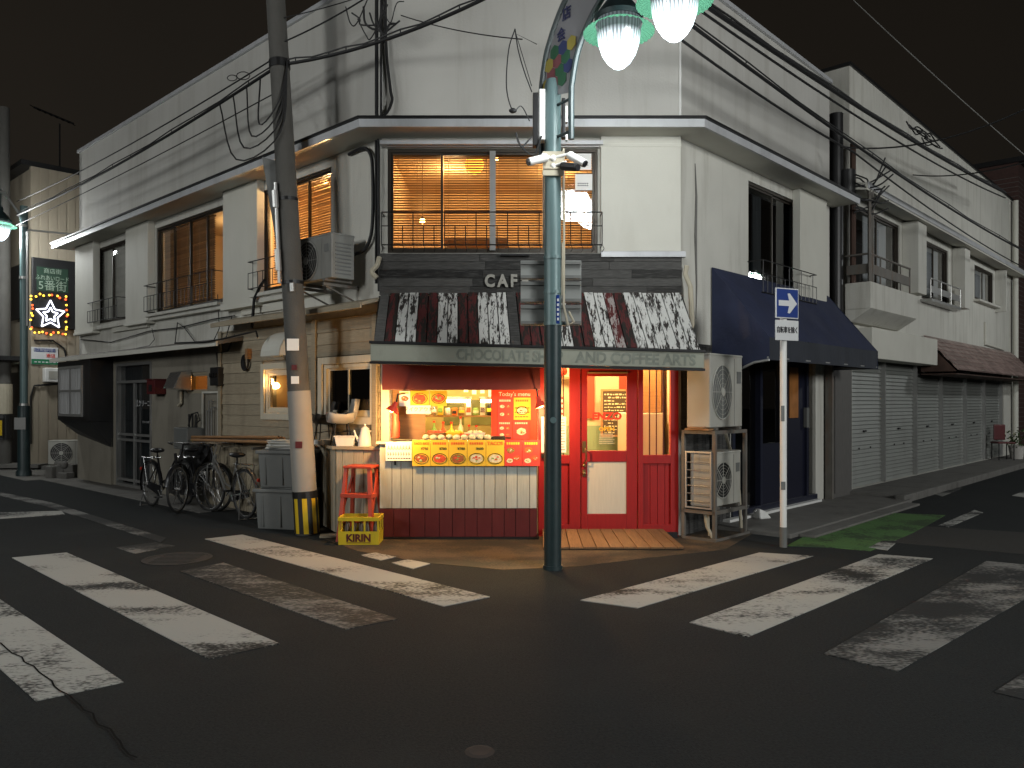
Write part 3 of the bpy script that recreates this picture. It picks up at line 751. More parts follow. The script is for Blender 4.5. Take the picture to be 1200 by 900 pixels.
# --- downstairs, left street
w = window(L, cafe, *LG0, 1, M_clap, M_glass)
w = window(L, cafe, *LG1, 1, M_cream, M_glass, fw=.05, off=-.01)
w = window(L, cafe, *LG2, 2, M_cream, M_glassd, fw=.05, off=-.01)
mb = MB(L.M)
for h in (LG1, LG2): frame_rect(mb, h[0] - .09, h[1] + .09, h[2] - .09, h[3] + .09, .088, .03, .055); mb.nxt()
mb.split('window_trim', M_cream, cafe, bevel=.004)
UC = L.U(262)
mb = MB(L.M); boards(mb, .02, UC, .0, 2.66, .155, [[h[0] - .09, h[1] + .09, h[2] - .09, h[3] + .09] for h in (LG1, LG2)], t=.028, lap=.014); mb.build('wood_cladding', M_clap, cafe)
mb = MB(L.M)
for u in (.03, LG2[1] + .14, UC - .02): mb.box(u, u + .09, .036, .06, 0, 2.66); mb.nxt()
mb.split('corner_board', M_clap, cafe, bevel=.004)
# curved metal hood over the lit small window
u0, u1 = L.U(347, .15), L.U(311, .33); zt = LG1[3] + .52
mb = MB(L.M); pr = [(.06 + .34 * math.sin(t), LG1[3] + .16 + .34 * math.cos(t)) for t in [i * math.pi / 16 for i in range(9)]]
for (y0, z0), (y1, z1) in zip(pr, pr[1:]): mb.prism([(u0, y0, z0), (u1, y0, z0), (u1, y1, z1), (u0, y1, z1)], [(u0, y0 - .012, z0 - .012), (u1, y0 - .012, z0 - .012), (u1, y1 - .012, z1 - .012), (u0, y1 - .012, z1 - .012)])
for u in (u0, u1): mb.prism([(u, y, z) for y, z in pr] + [(u, .06, pr[-1][1])], [(u + .006, y, z) for y, z in pr] + [(u + .006, .06, pr[-1][1])])
tag(mb.build('window_hood', M_panel), 'curved pale metal hood over the small glowing window', 'hood')
# glowing lamp inside that window
u, z = L.uz(323, 452, -.12); t = thing('window_lamp', 'bright warm lamp shining in the small window behind the concrete pole', 'lamp', L.P(u, -.12, z))
mb = MB(WM[t.name]); mb.ball((0, 0, 0), .06, 14, 8, (1, 1, .8)); mb.build('bulb', E_win, t, smooth=True)
mb = MB(WM[t.name]); mb.tube([(0, 0, .045), (0, 0, .14)], .012, 6); mb.build('socket', M_dark, t)
point('window_light', L.P(u, .0, z + .06), 10 * K_WARM, WARM, .07, t)
# lower eaves
mb = MB(L.M); mb.prism([(3.25, .0, 2.50), (LU + .35, .0, 2.50), (LU + .35, .42, 2.41), (3.25, .42, 2.41)], [(3.25, .0, 2.56), (LU + .35, .0, 2.56), (LU + .35, .42, 2.47), (3.25, .42, 2.47)])
mb.build('lower_eave', M_rust, cafe, bevel=.006)
mb = MB(L.M); mb.box(3.25, LU + .36, .422, .45, 2.39, 2.46); mb.build('eave_fascia', M_panel, cafe)
mb = MB(L.M); mb.prism([(-.1, .0, 2.80), (3.55, .0, 2.80), (3.55, .36, 2.70), (-.1, .36, 2.70)], [(-.1, .0, 2.84), (3.55, .0, 2.84), (3.55, .36, 2.74), (-.1, .36, 2.74)])
mb.box(-.1, 3.56, .362, .385, 2.67, 2.735); mb.build('lower_eave', M_clap, cafe, bevel=.005)
mb = MB(L.M); mb.box(2.0, 3.3, .003, .04, 2.86, 2.97); mb.build('ledge', M_panel, cafe)
# black bay window box at the far left
u0, u1 = L.U(133, .0), LU - .05; ub = L.U(117, .42)
mb = MB(L.M); mb.box(u0 + .0, u1, .002, .42, 1.22, 2.38)
mb.prism([(u0, .002, 1.218), (u1, .002, 1.218), (u1, .40, 1.218), (u0, .40, 1.218)], [(u0, .002, .72), (u1, .002, .92), (u1, .05, .92), (u0, .05, .72)])
bay = mb.build('bay_window', M_black, cafe, bevel=.006)
mb = MB(L.M); h = [u0 + .35, u1 - .12, 1.30, 2.28]
frame_rect(mb, *h, .05, .422, .45); mb.box((h[0] + h[1]) / 2 - .02, (h[0] + h[1]) / 2 + .02, .423, .448, 1.35, 2.23); mb.box(h[0] + .05, h[1] - .05, .424, .446, 1.78, 1.82)
mb.build('frame', M_alu, bay)
mb = MB(L.M); n = 26
for i in range(n):
    a = h[0] + .05 + (h[1] - h[0] - .1) * i / n; b = h[0] + .05 + (h[1] - h[0] - .1) * (i + 1) / n
    mb.box(a, b - .002, .4225, .4225 + .004 + .006 * (i % 2), 1.35, 2.23)
mb.build('curtain', M_curt, bay)
mb = MB(L.M); mb.box(u0, u1, .002, .05, .0, .9); mb.build('base_wall', M_shadst, cafe)
# aluminium sliding door with cleaner's lettering
mb = MB(L.M); frame_rect(mb, LD[0] + .002, LD[1] - .002, LD[2], LD[3], .05, -.09, .02)
mb.box(LD[0] + .052, LD[1] - .052, -.088, .018, 1.93, 1.98)
um = (LD[0] + LD[1]) / 2
mb.box(um - .03, um + .03, -.05, .0, LD[2] + .05, 1.93)
for z in (.12, .86, .96): mb.box(LD[0] + .052, LD[1] - .052, -.05, -.01, z, z + .045)
dr = mb.build('sliding_door', M_alu, cafe, bevel=.003)
mb = MB(L.M); mb.quad((LD[0] + .05, -.06, .1), (LD[1] - .05, -.06, .1), (LD[1] - .05, -.06, 2.28), (LD[0] + .05, -.06, 2.28)); mb.build('pane', M_glassd, dr, open_=True)
mb = MB(L.M); n = 30
for i in range(n):
    a = LD[0] + .05 + (LD[1] - LD[0] - .1) * i / n; mb.box(a, a + .02, -.13 - .008 * (i % 2), -.11, .1, 2.25)
mb.build('curtain', M_curt, dr)
text('江クリーニング', L.P(LD[0] + .36, -.04, 1.55), L.rd, L.n, .13, M_signw, dr)
text('クリーニング', L.P(LD[0] + .36, -.04, 1.22), L.rd, L.n, .05, M_signw, dr)
# ---- clutter on that wall
def wallthing(name, label, cat, fac, u, z, off=0): return thing(name, label, cat, fac.P(u, off, z))
u, z = L.uz(182, 462, .12); t = wallthing('meter_box', 'dark red box fixed to the wall beside the sliding door', 'meter box', L, u, z)
mb = MB(L.M); mb.box(u - .16, u + .16, .002, .2, z, z + .24); mb.box(u - .17, u + .17, .002, .22, z + .242, z + .26); mb.build('case', M_maroon, t, bevel=.006)
mb = MB(L.M); mb.box(u - .06, u + .06, .202, .21, z + .05, z + .16); mb.build('cover', M_black, t)
u, z = L.uz(204, 458, .2); t = wallthing('vent_hood', 'shiny steel vent hood beside the small orange window', 'vent', L, u, z)
mb = MB(L.M); mb.prism([(u - .2, .002, z), (u + .2, .002, z), (u + .2, .30, z + .04), (u - .2, .30, z + .04)], [(u - .2, .002, z + .34), (u + .2, .002, z + .34), (u + .2, .18, z + .30), (u - .2, .18, z + .30)]); mb.build('hood', M_chrome, t, bevel=.008)
mb = MB(L.M); mb.tube([(u + .1, .04, z), (u + .1, .04, z - .2), (u + .2, .04, z - .24)], .025, 8); mb.build('pipe', M_pipe, t)
u, z = L.uz(252, 452, .1); t = wallthing('electric_meter', 'black electric meter with cables above the gas heater', 'meter', L, u, z)
mb = MB(L.M); mb.box(u - .13, u + .13, .002, .12, z, z + .28); mb.build('case', M_black, t, bevel=.01)
mb = MB(L.M)
for q in range(3): mb.disc((u - .08 + q * .08, .13, z + .16), (0, 1, 0), .035, .03, 12)
mb.build('dial', M_dark, t)
mb = MB(L.M); mb.tube([(u, .05, z + .28), (u + .05, .05, z + .5), (u - .3, .05, z + .52), (u - .5, .04, z + .75)], .012, 6); mb.build('cable', M_cable, t)
u, z = L.uz(222, 526, .15); t = wallthing('gas_heater', 'grey wall mounted water heater behind the bicycles', 'water heater', L, u, z)
mb = MB(L.M); mb.box(u - .24, u + .24, .002, .3, z, z + .34); mb.build('case', M_greybin, t, bevel=.015)
mb = MB(L.M)
for q in (-.12, 0, .12): mb.tube([(u + q, .1, z + .34), (u + q, .1, z + .55)], .014, 6)
mb.tube([(u + .1, .12, z + .36), (u + .0, .12, z + .55), (u - .22, .12, z + .58), (u - .3, .12, z + .46), (u - .15, .12, z + .40)], .012, 6); mb.build('pipe', M_cable, t)
u, z = L.uz(245, 500, .05); t = wallthing('pipe_panel', 'pale framed panel with thin gas pipes behind the bicycles', 'pipes', L, u, z)
mb = MB(L.M); frame_rect(mb, u - .3, u + .25, z - .2, z + .55, .03, .031, .05); mb.build('frame', M_panel, t)
mb = MB(L.M)
for q, w_ in ((-.1, .3), (-.02, .4), (.06, .25)): mb.tube([(u + q, .06, z - .15), (u + q, .06, z + w_), (u + q - .12, .06, z + w_)], .012, 6)
mb.build('pipe', M_alu, t)
# small bell speaker and coil on the cladding
u, z = L.uz(285, 425, .1); t = wallthing('wall_coil', 'hose coil hung on the cladding left of the curved hood', 'hose', L, u, z)
mb = MB(L.M)
for q in range(3): mb.tube([(u + (.07 + q * .012) * math.cos(a), .05 + q * .015, z + (.09 + q * .012) * math.sin(a)) for a in [k * math.pi / 8 for k in range(16)]], .01, 5, closed=True)
mb.build('coil', M_cable, t)
mb = MB(L.M); mb.box(u - .12, u - .05, .03, .1, z + .05, z + .2); mb.build('bracket', M_wood, t)
# cables and conduits of the left facade
def lpath(pts, off, r, name, label, m=M_cable, cat='cable'):
    mb = MB(); mb.tube([L.P(L.U(x, off), off, L.Z(x, y, off)) for x, y in pts], r, 5); return tag(mb.build(name, m, smooth=True), label, cat)
lpath([(95, 398), (130, 401), (175, 388), (210, 384), (250, 374), (275, 370)], .05, .010, 'wall_cable', 'black cable sagging along the wall below the four sash window')
lpath([(205, 403), (208, 378), (216, 384), (228, 400), (250, 402), (265, 395), (272, 370)], .06, .008, 'wall_cable', 'looped black cable hanging above the lower eave near the electric meter')
lpath([(255, 345), (257, 385), (250, 400)], .06, .007, 'wall_cable', 'thin drop cable below the four sash window')
lpath([(205, 402), (240, 401), (262, 397), (300, 388), (302, 396)], .48, .014, 'eave_pipe', 'dark pipe lying along the edge of the lower eave', M_dark, 'pipe')
lpath([(178, 385), (181, 398), (175, 405), (160, 408)], .05, .006, 'wall_cable', 'thin cable loop left of the black meter cables')
lpath([(295, 385), (298, 350), (305, 335), (310, 328)], .16, .022, 'wall_conduit', 'bent dark conduit under the window behind the concrete pole', M_dark, 'pipe')
lpath([(62, 232), (62, 232.5)], 3, .001, 'wall_cable', 'x') if False else None
mb = MB(F.M)
mb.tube([(-.05, .06, 6.7), (-.05, .06, 5.0), (-.03, .06, 4.87)], .022, 6); mb.tube(smoothc([(.05, .05, 6.7), (.06, .05, 5.8), (.11, .05, 5.3), (.13, .05, 5.15), (.05, .08, 4.98), (-.15, .12, 4.88)], 6), .018, 6)
mb.tube([(.0, .05, 6.7), (.0, .05, 4.85)], .012, 6)
tag(mb.build('cable_riser', M_cable, smooth=True), 'bundle of thick black cables down the left corner of the parapet', 'cable')
mb = MB(L.M)
mb.tube(smoothc([(.62, .03, 4.66), (.3, .05, 4.66), (.15, .05, 4.55), (.11, .05, 4.3), (.11, .05, 3.8), (.16, .05, 3.55), (.3, .05, 3.42), (.5, .1, 3.38)], 6), .022, 7)
mb.tube([(.05, .04, 4.7), (.05, .04, 3.0)], .02, 6); mb.tube([(-.01, .06, 4.7), (-.01, .05, 2.9)], .015, 6)
tag(mb.build('corner_conduit', M_cable, smooth=True), 'black conduit curving down the corner to the wall air conditioner', 'pipe')
mb = MB(F.M); mb.tube([(3.62, .04, 3.2), (3.60, .05, 3.1), (3.66, .06, 2.95), (3.68, .06, 2.5), (3.60, .06, 2.3)], .03, 8)
tag(mb.build('white_duct', M_pipe, smooth=True), 'pale flexible duct hanging right of the shingled awning', 'pipe')
mb = MB(F.M); mb.tube(smoothc([(-.02, .05, 3.3), (-.04, .09, 3.2), (-.1, .1, 3.12), (-.04, .1, 3.05)], 5), .03, 8); tag(mb.build('curved_duct', M_pipe, smooth=True), 'short curved pale duct at the left end of the plank signboard', 'pipe')
# faint crack stain strip on right wall
mb = MB(RT.M); mb.tube([(.34, .003, 4.5), (.36, .004, 4.1), (.34, .004, 3.6), (.37, .004, 3.0), (.36, .004, 2.6)], [.006, .018, .022, .012, .004], 5); mb.build('wall_crack', M_conc, cafe)

# --- air conditioner builder
def ac_unit(name, label, loc, rz, w_=.78, h=.55, d=.30, fan='round', m=M_ac):
    """local: front faces -y, origin bottom centre"""
    t = thing(name, label, 'air conditioner', loc, rz); X = WM[t.name]
    mb = MB(X); mb.box(-w_ / 2, w_ / 2, -d / 2, d / 2, .03, h); mb.box(-w_ / 2 - .006, w_ / 2 + .006, -d / 2 - .006, d / 2 + .006, h - .025, h + .004)
    mb.build('case', m, t, bevel=.012)
    mb = MB(X)
    for sx in (-1, 1): mb.box(sx * w_ * .36 - .03, sx * w_ * .36 + .03, -d / 2 - .03, d / 2 + .03, 0, .03)
    mb.build('foot', M_rust, t)
    cx = -w_ * .14; r = min(h * .42, w_ * .30); e = (h * .36 / r) if fan == 'tall' else 1.0
    mb = MB(X); y = -d / 2 - .007
    mb.tube([(cx + r * math.cos(a), y, h / 2 + e * r * math.sin(a)) for a in [k * math.pi / 16 for k in range(32)]], .008, 5, closed=True)
    for q in range(1, 6): mb.tube([(cx + r * q / 6 * math.cos(a), y - .004, h / 2 + e * r * q / 6 * math.sin(a)) for a in [k * math.pi / 10 for k in range(20)]], .003, 4, closed=True)
    for q in range(8):
        a = q * math.pi / 4; mb.tube([(cx, y - .002, h / 2), (cx + r * math.cos(a), y - .002, h / 2 + e * r * math.sin(a))], .004, 4)
    mb.build('grille', m, t)
    mb = MB(X); mb.extn([(cx + r * math.cos(a), h / 2 + e * r * math.sin(a)) for a in [k * math.pi / 14 for k in range(28)]], -d / 2 - .005, -d / 2 - .001); mb.build('fan_opening', M_black if fan != 'tall' else M_greybin, t)
    mb = MB(X); mb.disc((cx, -d / 2 - .014, h / 2), (0, 1, 0), r * .2, .012, 16); mb.build('fan_hub', m, t)
    mb = MB(X); mb.box(w_ * .24, w_ * .245, -d / 2 - .003, -d / 2 + .001, .05, h - .04); mb.box(w_ * .32, w_ * .44, -d / 2 - .008, -d / 2, h * .62, h * .78)
    for q in range(9): mb.box(w_ / 2 + .001, w_ / 2 + .006, -d / 2 + .05, d / 2 - .05, .08 + q * h * .08, .08 + q * h * .08 + .015)
    mb.build('side_grille', M_greybin, t)
    return t
# wall-hung unit at the left facade
u, z = L.uz(400, 330, .45)
rzL = math.atan2(L.rd.y, L.rd.x)
lac = ac_unit('air_conditioner', 'weathered air conditioner hung high on the left wall near the corner', L.P(.72, .33, 3.02), rzL, .82, .56, .32, m=mat('old_ac_casing', (.22, .22, .205), .55, var=.08, dirt=(.1, .09, .07), dirt_amt=.6))
mb = MB(L.M)
for uu in (.45, 1.0): mb.prism([(uu, .002, 2.97), (uu + .03, .002, 2.97), (uu + .03, .5, 2.97), (uu, .5, 2.97)], [(uu, .002, 3.005), (uu + .03, .002, 3.005), (uu + .03, .5, 3.005), (uu, .5, 3.005)])
for uu in (.45, 1.0): mb.tube([(uu + .015, .47, 2.97), (uu + .015, .01, 2.80)], .012, 5)
mb.build('wall_bracket', M_rust, lac)

# ================================================================== SHOP FRONT (front chamfer, downstairs)
# weathered plank board above awning with CAFE letters
sgn = thing('cafe_sign', 'dark weathered plank signboard reading CAFE above the shingled awning', 'sign', F.P(1.7, .05, 2.86))
mb = MB(F.M)
boards(mb, -.02, 3.56, 2.86, 3.355, .098, off=.03, t=.025, lap=.0, gap=.004, maxlen=1.3, mats=[0] * 13 + [1])
mb.m = 0; mb.box(-.02, 3.56, .002, .029, 2.86, 3.35)
mb.build('planks', [M_sign_w, M_sign_b], sgn)
for ch, px in zip('CAFE', (574, 589, 602, 615)):
    u, z = F.uz(px, 330, .07); text(ch, F.P(u, .085, z), F.rd, F.n, .20, M_letter, sgn, 'letter', ext=.008, bold=.008, sx=.85)
mb = MB(F.M); mb.box(1.42, 1.75, .06, .12, 3.31, 3.33); mb.build('lamp_rail', M_dark, sgn)

# awning of peeling planks
awn = thing('plank_awning', 'sloping awning of peeling white and maroon planks over the cafe front', 'awning', F.P(1.75, .35, 2.1))
zl, zr = 2.23, 2.13      # fascia top, left and right
aw0, aw1 = .02, 3.635
def awz(u): return zl + (zr - zl) * (u - aw0) / (aw1 - aw0)
n = 31; kinds = 'drwwrrwwrrwwwdrrrwwrrwwmrwwwwww'
mb = MB(F.M)
for i in range(n):
    t0, t1 = i / n, (i + 1) / n
    ut0, ut1 = .0 + 3.53 * t0, .0 + 3.53 * t1; ub0, ub1 = aw0 + (aw1 - aw0) * t0, aw0 + (aw1 - aw0) * t1
    mb.m = {'w': 0, 'r': 1, 'm': 2, 'd': 3}[kinds[i]]
    h = random.uniform(0, .012); g_ = .0055; dz = random.uniform(-.012, .004)
    base = [(ut0 + g_, .09, 2.85), (ut1 - g_, .09, 2.85), (ub1 - g_, .66, awz(ub1) + .02 + dz), (ub0 + g_, .66, awz(ub0) + .02 + dz)]
    top = [(x, y + .012, z + .018 + h) for x, y, z in base]
    mb.prism(base, top, random.random())
mb.build('planks', [M_peelw, M_peelr, M_peelm, M_sign_w], awn)
mb = MB(F.M)
mb.prism([(-.02, .085, 2.82), (3.56, .085, 2.82), (aw1, .655, zr), (aw0, .655, zl)], [(-.02, .085, 2.84), (3.56, .085, 2.84), (aw1, .655, zr + .02), (aw0, .655, zl + .02)])
for u, sgn_ in ((aw0, 1), (aw1 - .02, -1)):
    ut = -.0 if sgn_ > 0 else 3.54
    mb.prism([(ut, .09, 2.83), (u, .66, awz(u)), (u, .66, awz(u) - .18), (ut, .09, 2.1)], [(ut + .02, .09, 2.83), (u + .02, .66, awz(u)), (u + .02, .66, awz(u) - .18), (ut + .02, .09, 2.1)])
mb.build('underside', M_black, awn)
mb = MB(F.M)
mb.prism([(aw0 - .02, .69, zl - .19), (aw1 + .02, .69, zr - .17), (aw1 + .02, .75, zr - .17), (aw0 - .02, .75, zl - .19)],
         [(aw0 - .02, .69, zl), (aw1 + .02, .69, zr), (aw1 + .02, .75, zr), (aw0 - .02, .75, zl)])
mb.build('fascia', M_gutter, awn, bevel=.006)
mb = MB(F.M)
mb.prism([(aw0 - .03, .66, zl + .002), (aw1 + .03, .66, zr + .002), (aw1 + .03, .77, zr + .002), (aw0 - .03, .77, zl + .002)],
         [(aw0 - .03, .66, zl + .03), (aw1 + .03, .66, zr + .03), (aw1 + .03, .77, zr + .03), (aw0 - .03, .77, zl + .03)])
mb.prism([(aw0 - .03, .66, zl - .22), (aw1 + .03, .66, zr - .20), (aw1 + .03, .75, zr - .20), (aw0 - .03, .75, zl - .22)],
         [(aw0 - .03, .66, zl - .193), (aw1 + .03, .66, zr - .173), (aw1 + .03, .75, zr - .173), (aw0 - .03, .75, zl - .193)])
mb.build('edge_trim', M_black, awn)
slope = math.atan2(zr - zl, aw1 - aw0); xdv = Vector((math.cos(slope), 0, math.sin(slope)))
um_ = .65; text('CHOCOLATE SHOP', F.P(F.U(597, .75), .752, awz(1.6) - .095), xdv, F.n, .165, M_fade, awn, sx=.80, bold=.005)
text('AND COFFEE ARTS', F.P(F.U(745, .75), .752, awz(2.9) - .092), xdv, F.n, .165, M_fade, awn, sx=.93, bold=.005)

# red valance board over the hatch
mb = MB(F.M); mb.box(.03, 1.88, .10, .16, 1.73, 2.04); tag(mb.build('valance', M_maroon, bevel=.006), 'dark red canvas valance hanging over the serving hatch', 'valance')
# counter
cnt = thing('serving_counter', 'serving counter of pale vertical boards above a maroon base band', 'counter', F.P(.93, .12, 0))
mb = MB(F.M); vboards(mb, .02, 1.84, .36, 1.10, .125, off=.245, t=.014); mb.build('front_boards', M_counter, cnt, bevel=.002)
mb = MB(F.M); vboards(mb, .02, 1.84, .03, .352, .16, off=.247, t=.018); mb.build('base_band', M_maroon, cnt, bevel=.002)
mb = MB(F.M); mb.box(.02, 1.84, .002, .244, .03, 1.10); mb.build('carcass', M_maroon, cnt)
mb = MB(F.M); mb.box(-.02, 1.87, -.3, .30, 1.103, 1.13); mb.build('worktop', M_cream, cnt, bevel=.004)
mb = MB(F.M); mb.box(.0, 1.86, .0, .28, .0, .028); mb.box(.19, .21, .262, .275, .86, 1.03); mb.box(1.66, 1.68, .262, .275, .86, 1.03); mb.build('base_board', M_black, cnt)
# red wall left of hatch and pillar
mb = MB(F.M); mb.box(.0, .098, .003, .05, 1.13, 2.05); mb.build('hatch_post', M_cream, cafe)
# red door assembly. opening FD 1.98..3.50, z .1..2.06
def fx(px): return F.U(px)
ZB = .10
mb = MB(F.M); y0, y1 = -.04, .05
# posts and rails
mb.box(1.862, 1.955, y0, y1, .0, 2.10); mb.box(2.06 + .0, 2.0601, 0, 0, 0, 0) if False else None
xa = [1.862, fx(640), fx(667), fx(680), fx(747), fx(753), fx(785), 3.52]
mb = MB(F.M)
mb.box(xa[0], xa[1], y0, y1, .02, 2.10); mb.box(xa[2], xa[3] - .003, y0, y1, .02, 2.10); mb.box(xa[4] + .003, xa[5], y0, y1, .02, 2.10); mb.box(xa[6], xa[7], y0, y1, .02, 2.10)
mb.box(xa[3] - .003, xa[4] + .003, y0, y1, 2.02, 2.10)
for a, b in ((xa[1], xa[2]), (xa[5], xa[6])):
    mb.box(a, b, y0 + .002, y1 - .002, 2.0, 2.10); mb.box(a, b, y0 + .002, y1 - .002, .86, .96); mb.box(a, b, y0 + .002, y1 - .002, .02, .14)
    mb.box(a, b, -.03, -.001, .14, .86)
    k = a
    while k < b - .002:
        kk = min(k + .088, b); mb.box(k, kk - .005, .0, .022, .14, .86); k = kk
mb.box(xa[0], xa[7], -.12, .07, .0, .018)
fr = mb.build('door_frame', M_red, cafe, bevel=.005)
mb = MB(F.M)
for a, b in ((xa[1], xa[2]), (xa[5], xa[6])):
    for q in (1, 2, 3):
        u = a + (b - a) * q / 4; mb.box(u - .006, u + .006, .0, .02, .96, 2.0)
mb.build('glazing_bar', M_maroon, fr)
mb = MB(F.M)
for a, b in ((xa[1], xa[2]), (xa[5], xa[6])): mb.quad((a, .005, .95), (b, .005, .95), (b, .005, 2.01), (a, .005, 2.01)); mb.nxt()
mb.split('pane', M_glass, fr, open_=True)
# door leaf
da, db = xa[3] + .002, xa[4] - .002; ga, gb = fx(688), fx(734)
mb = MB(F.M); z1_, z2_ = F.Z(710, 528), F.Z(710, 441); z3_, z4_ = F.Z(710, 602), F.Z(710, 541)
mb.box(da, ga, -.02, .03, .03, 2.015); mb.box(gb, db, -.02, .03, .03, 2.015)
mb.box(ga, gb, -.019, .029, z2_, 2.012); mb.box(ga, gb, -.019, .029, z4_, z1_); mb.box(ga, gb, -.019, .029, .031, z3_)
door = mb.build('door', M_red, cafe, bevel=.005)
mb = MB(F.M); mb.box(ga + .002, gb - .002, -.01, .012, z3_ + .002, z4_ - .002); mb.build('door_panel', M_cream, door)
mb = MB(F.M); mb.quad((ga, .0, z1_), (gb, .0, z1_), (gb, .0, z2_), (ga, .0, z2_)); mb.build('pane', M_glass, door, open_=True)
u = fx(684); mb = MB(F.M); mb.box(u - .022, u + .022, .031, .038, F.Z(684, 530), F.Z(684, 517)); mb.box(u - .018, u + .018, .031, .04, F.Z(684, 558), F.Z(684, 550))
mb.ball((u, .055, F.Z(684, 545)), .022, 10, 6); mb.ball((u, .055, F.Z(684, 554)), .022, 10, 6)
mb.tube([(u, .04, F.Z(684, 524)), (u + .02, .09, F.Z(684, 527)), (u + .02, .09, F.Z(684, 538)), (u, .04, F.Z(684, 543))], .009, 8); mb.build('door_handle', mat('brass', (.28, .20, .09), .4, .9), door, smooth=True)
mb = MB(F.M); mb.box(ga, gb + .01, .031, .05, z2_ + .03, z2_ + .05); mb.build('door_ledge', M_wood, door)
text('ENZO', F.P(fx(711), .005, F.Z(711, 488)), F.rd, F.n, .115, M_redtxt, door, bold=.006, sx=1.12)
text('OPEN', F.P(fx(711), .005, F.Z(711, 503)), F.rd, F.n, .065, M_yeltxt, door, bold=.002, sx=1.1)
mb = MB(F.M)
for q in range(6): mb.box(fx(702), fx(720) - .02 * (q % 2), .002, .004, F.Z(711, 520) + q * .022, F.Z(711, 520) + q * .022 + .008)
mb.build('small_print', M_foodw, door)
# paper notice on left sidelight post
t = thing('paper_menu', 'white paper menu taped beside the door behind the lamp post', 'menu', F.P(1.9, .06, 1.0)); mb = MB(F.M); mb.box(fx(634), fx(663), .052, .056, F.Z(650, 530), F.Z(650, 488)); mb.build('sheet', M_paper, t)
mb = MB(F.M)
for q in range(12): mb.box(fx(657), fx(662) - .01 * (q % 3), .057, .058, F.Z(650, 527) + q * .032, F.Z(650, 527) + q * .032 + .007)
mb.build('print', M_ink, t)
mb = MB(F.M); mb.box(fx(634), fx(642), .03, .085, F.Z(640, 536), F.Z(640, 531)); mb.build('clip', M_black, t)

# entrance deck
mb = MB()
dk0, dk1 = G(636, 641, .03), G(802, 641, .03); xx = dk0[0]; 
while xx < dk1[0] - .02:
    b = min(xx + .145, dk1[0]); k = .0
    def bx_(x): return x if x < 1.6 else x
    tb0 = .36 + (xx - dk0[0]) * .93; tb1 = .36 + (b - dk0[0]) * .93
    mb.prism([(xx, 8.47, .012), (b - .008, 8.47, .012), (tb1 - .008, 9.28, .075), (tb0, 9.28, .075)], [(xx, 8.47, .034), (b - .008, 8.47, .034), (tb1 - .008, 9.28, .10), (tb0, 9.28, .10)], random.random())
    xx = b
dk = thing('entrance_ramp', 'low sloping wooden board ramp before the red door', 'ramp', (1.1, 8.9, 0)); mb.build('boards', M_deck, dk, bevel=.003)
mb = MB(); mb.box(dk0[0] + .02, dk1[0] - .02, 8.49, 8.52, .0, .011); mb.nxt(); mb.box(.4, 1.93, 9.2, 9.25, .0, .07); mb.split('bearer', M_black, dk)

# -------- interior of the cafe
room(F, .06, 3.52, .02, 2.7, 2.1, mat('cafe_room_wall', (.66, .55, .36), .7, var=.08, scale=2), cafe)
# partition between kitchen and entrance, red stripes, green wainscot
mb = MB(F.M); mb.box(1.9, 1.95, -1.6, -.16, .03, 2.6); mb.build('partition', M_cream, cafe)
mb = MB(F.M); mb.box(1.96, 3.5, -2.22, -2.2, .03, 1.24); 
for q in range(12): mb.box(1.98 + q * .125, 1.985 + q * .125, -2.198, -2.195, .03, 1.22)
mb.build('wainscot', M_gwain, cafe)
mb = MB(F.M)
for a in (2.62, 3.12): mb.box(a, a + .14, -2.2, -2.19, 1.35, 2.6)
mb.box(2.05, 2.2, -2.2, -2.19, 1.9, 2.2); mb.build('wall_stripe', M_redtxt, cafe)
t = thing('chalkboard', 'chalk menu board with handwriting on the wall seen through the door', 'chalkboard', F.P(2.7, -1.9, 1.0))
mb = MB(F.M); mb.box(2.84, 3.34, -1.84, -1.82, 1.12, 1.74); mb.build('board', M_chalk, t)
mb = MB(F.M); frame_rect(mb, 2.81, 3.37, 1.09, 1.77, .03, -1.84, -1.81); mb.build('frame', M_wood, t)
mb = MB(F.M)
for r_ in range(13):
    uu = 2.86
    while uu < 3.28:
        ww = random.uniform(.015, .05)
        if random.random() > .2: mb.box(uu, uu + ww, -1.819, -1.817, 1.145 + r_ * .045, 1.145 + r_ * .045 + random.uniform(.008, .022))
        uu += ww + .014
mb.build('handwriting', M_foodw, t)
t = thing('wall_poster', 'small red and white poster on the back wall left of the chalkboard', 'poster', F.P(2.28, -2.1, 1.3)); mb = MB(F.M); mb.box(2.22, 2.31, -2.18, -2.17, 1.25, 1.66); mb.build('sheet', M_redtxt, t)
mb = MB(F.M)
for q in range(5): mb.box(2.235, 2.295, -2.168, -2.166, 1.28 + q * .075, 1.28 + q * .075 + .045)
mb.build('print', M_paper, t)
t = thing('wall_shelf', 'wooden shelf bracket high behind the door glass', 'shelf', F.P(2.3, -1.9, 1.8)); mb = MB(F.M); mb.box(2.1, 2.52, -2.18, -1.95, 1.92, 1.95); mb.prism([(2.46, -2.18, 1.92), (2.49, -2.18, 1.92), (2.49, -1.97, 1.92), (2.46, -1.97, 1.92)], [(2.46, -2.18, 1.5), (2.49, -2.18, 1.5), (2.49, -2.16, 1.5), (2.46, -2.16, 1.5)]); mb.build('shelf', M_wood, t)
t = thing('red_lantern', 'small round red lantern on the shelf behind the door', 'lantern', F.P(2.24, -1.95, 1.95)); mb = MB(WM[t.name]); mb.lathe([(.03, 0), (.09, .03), (.11, .08), (.09, .13), (.03, .16)], seg=16, cap=True); mb.build('shade', M_redtxt, t, smooth=True)
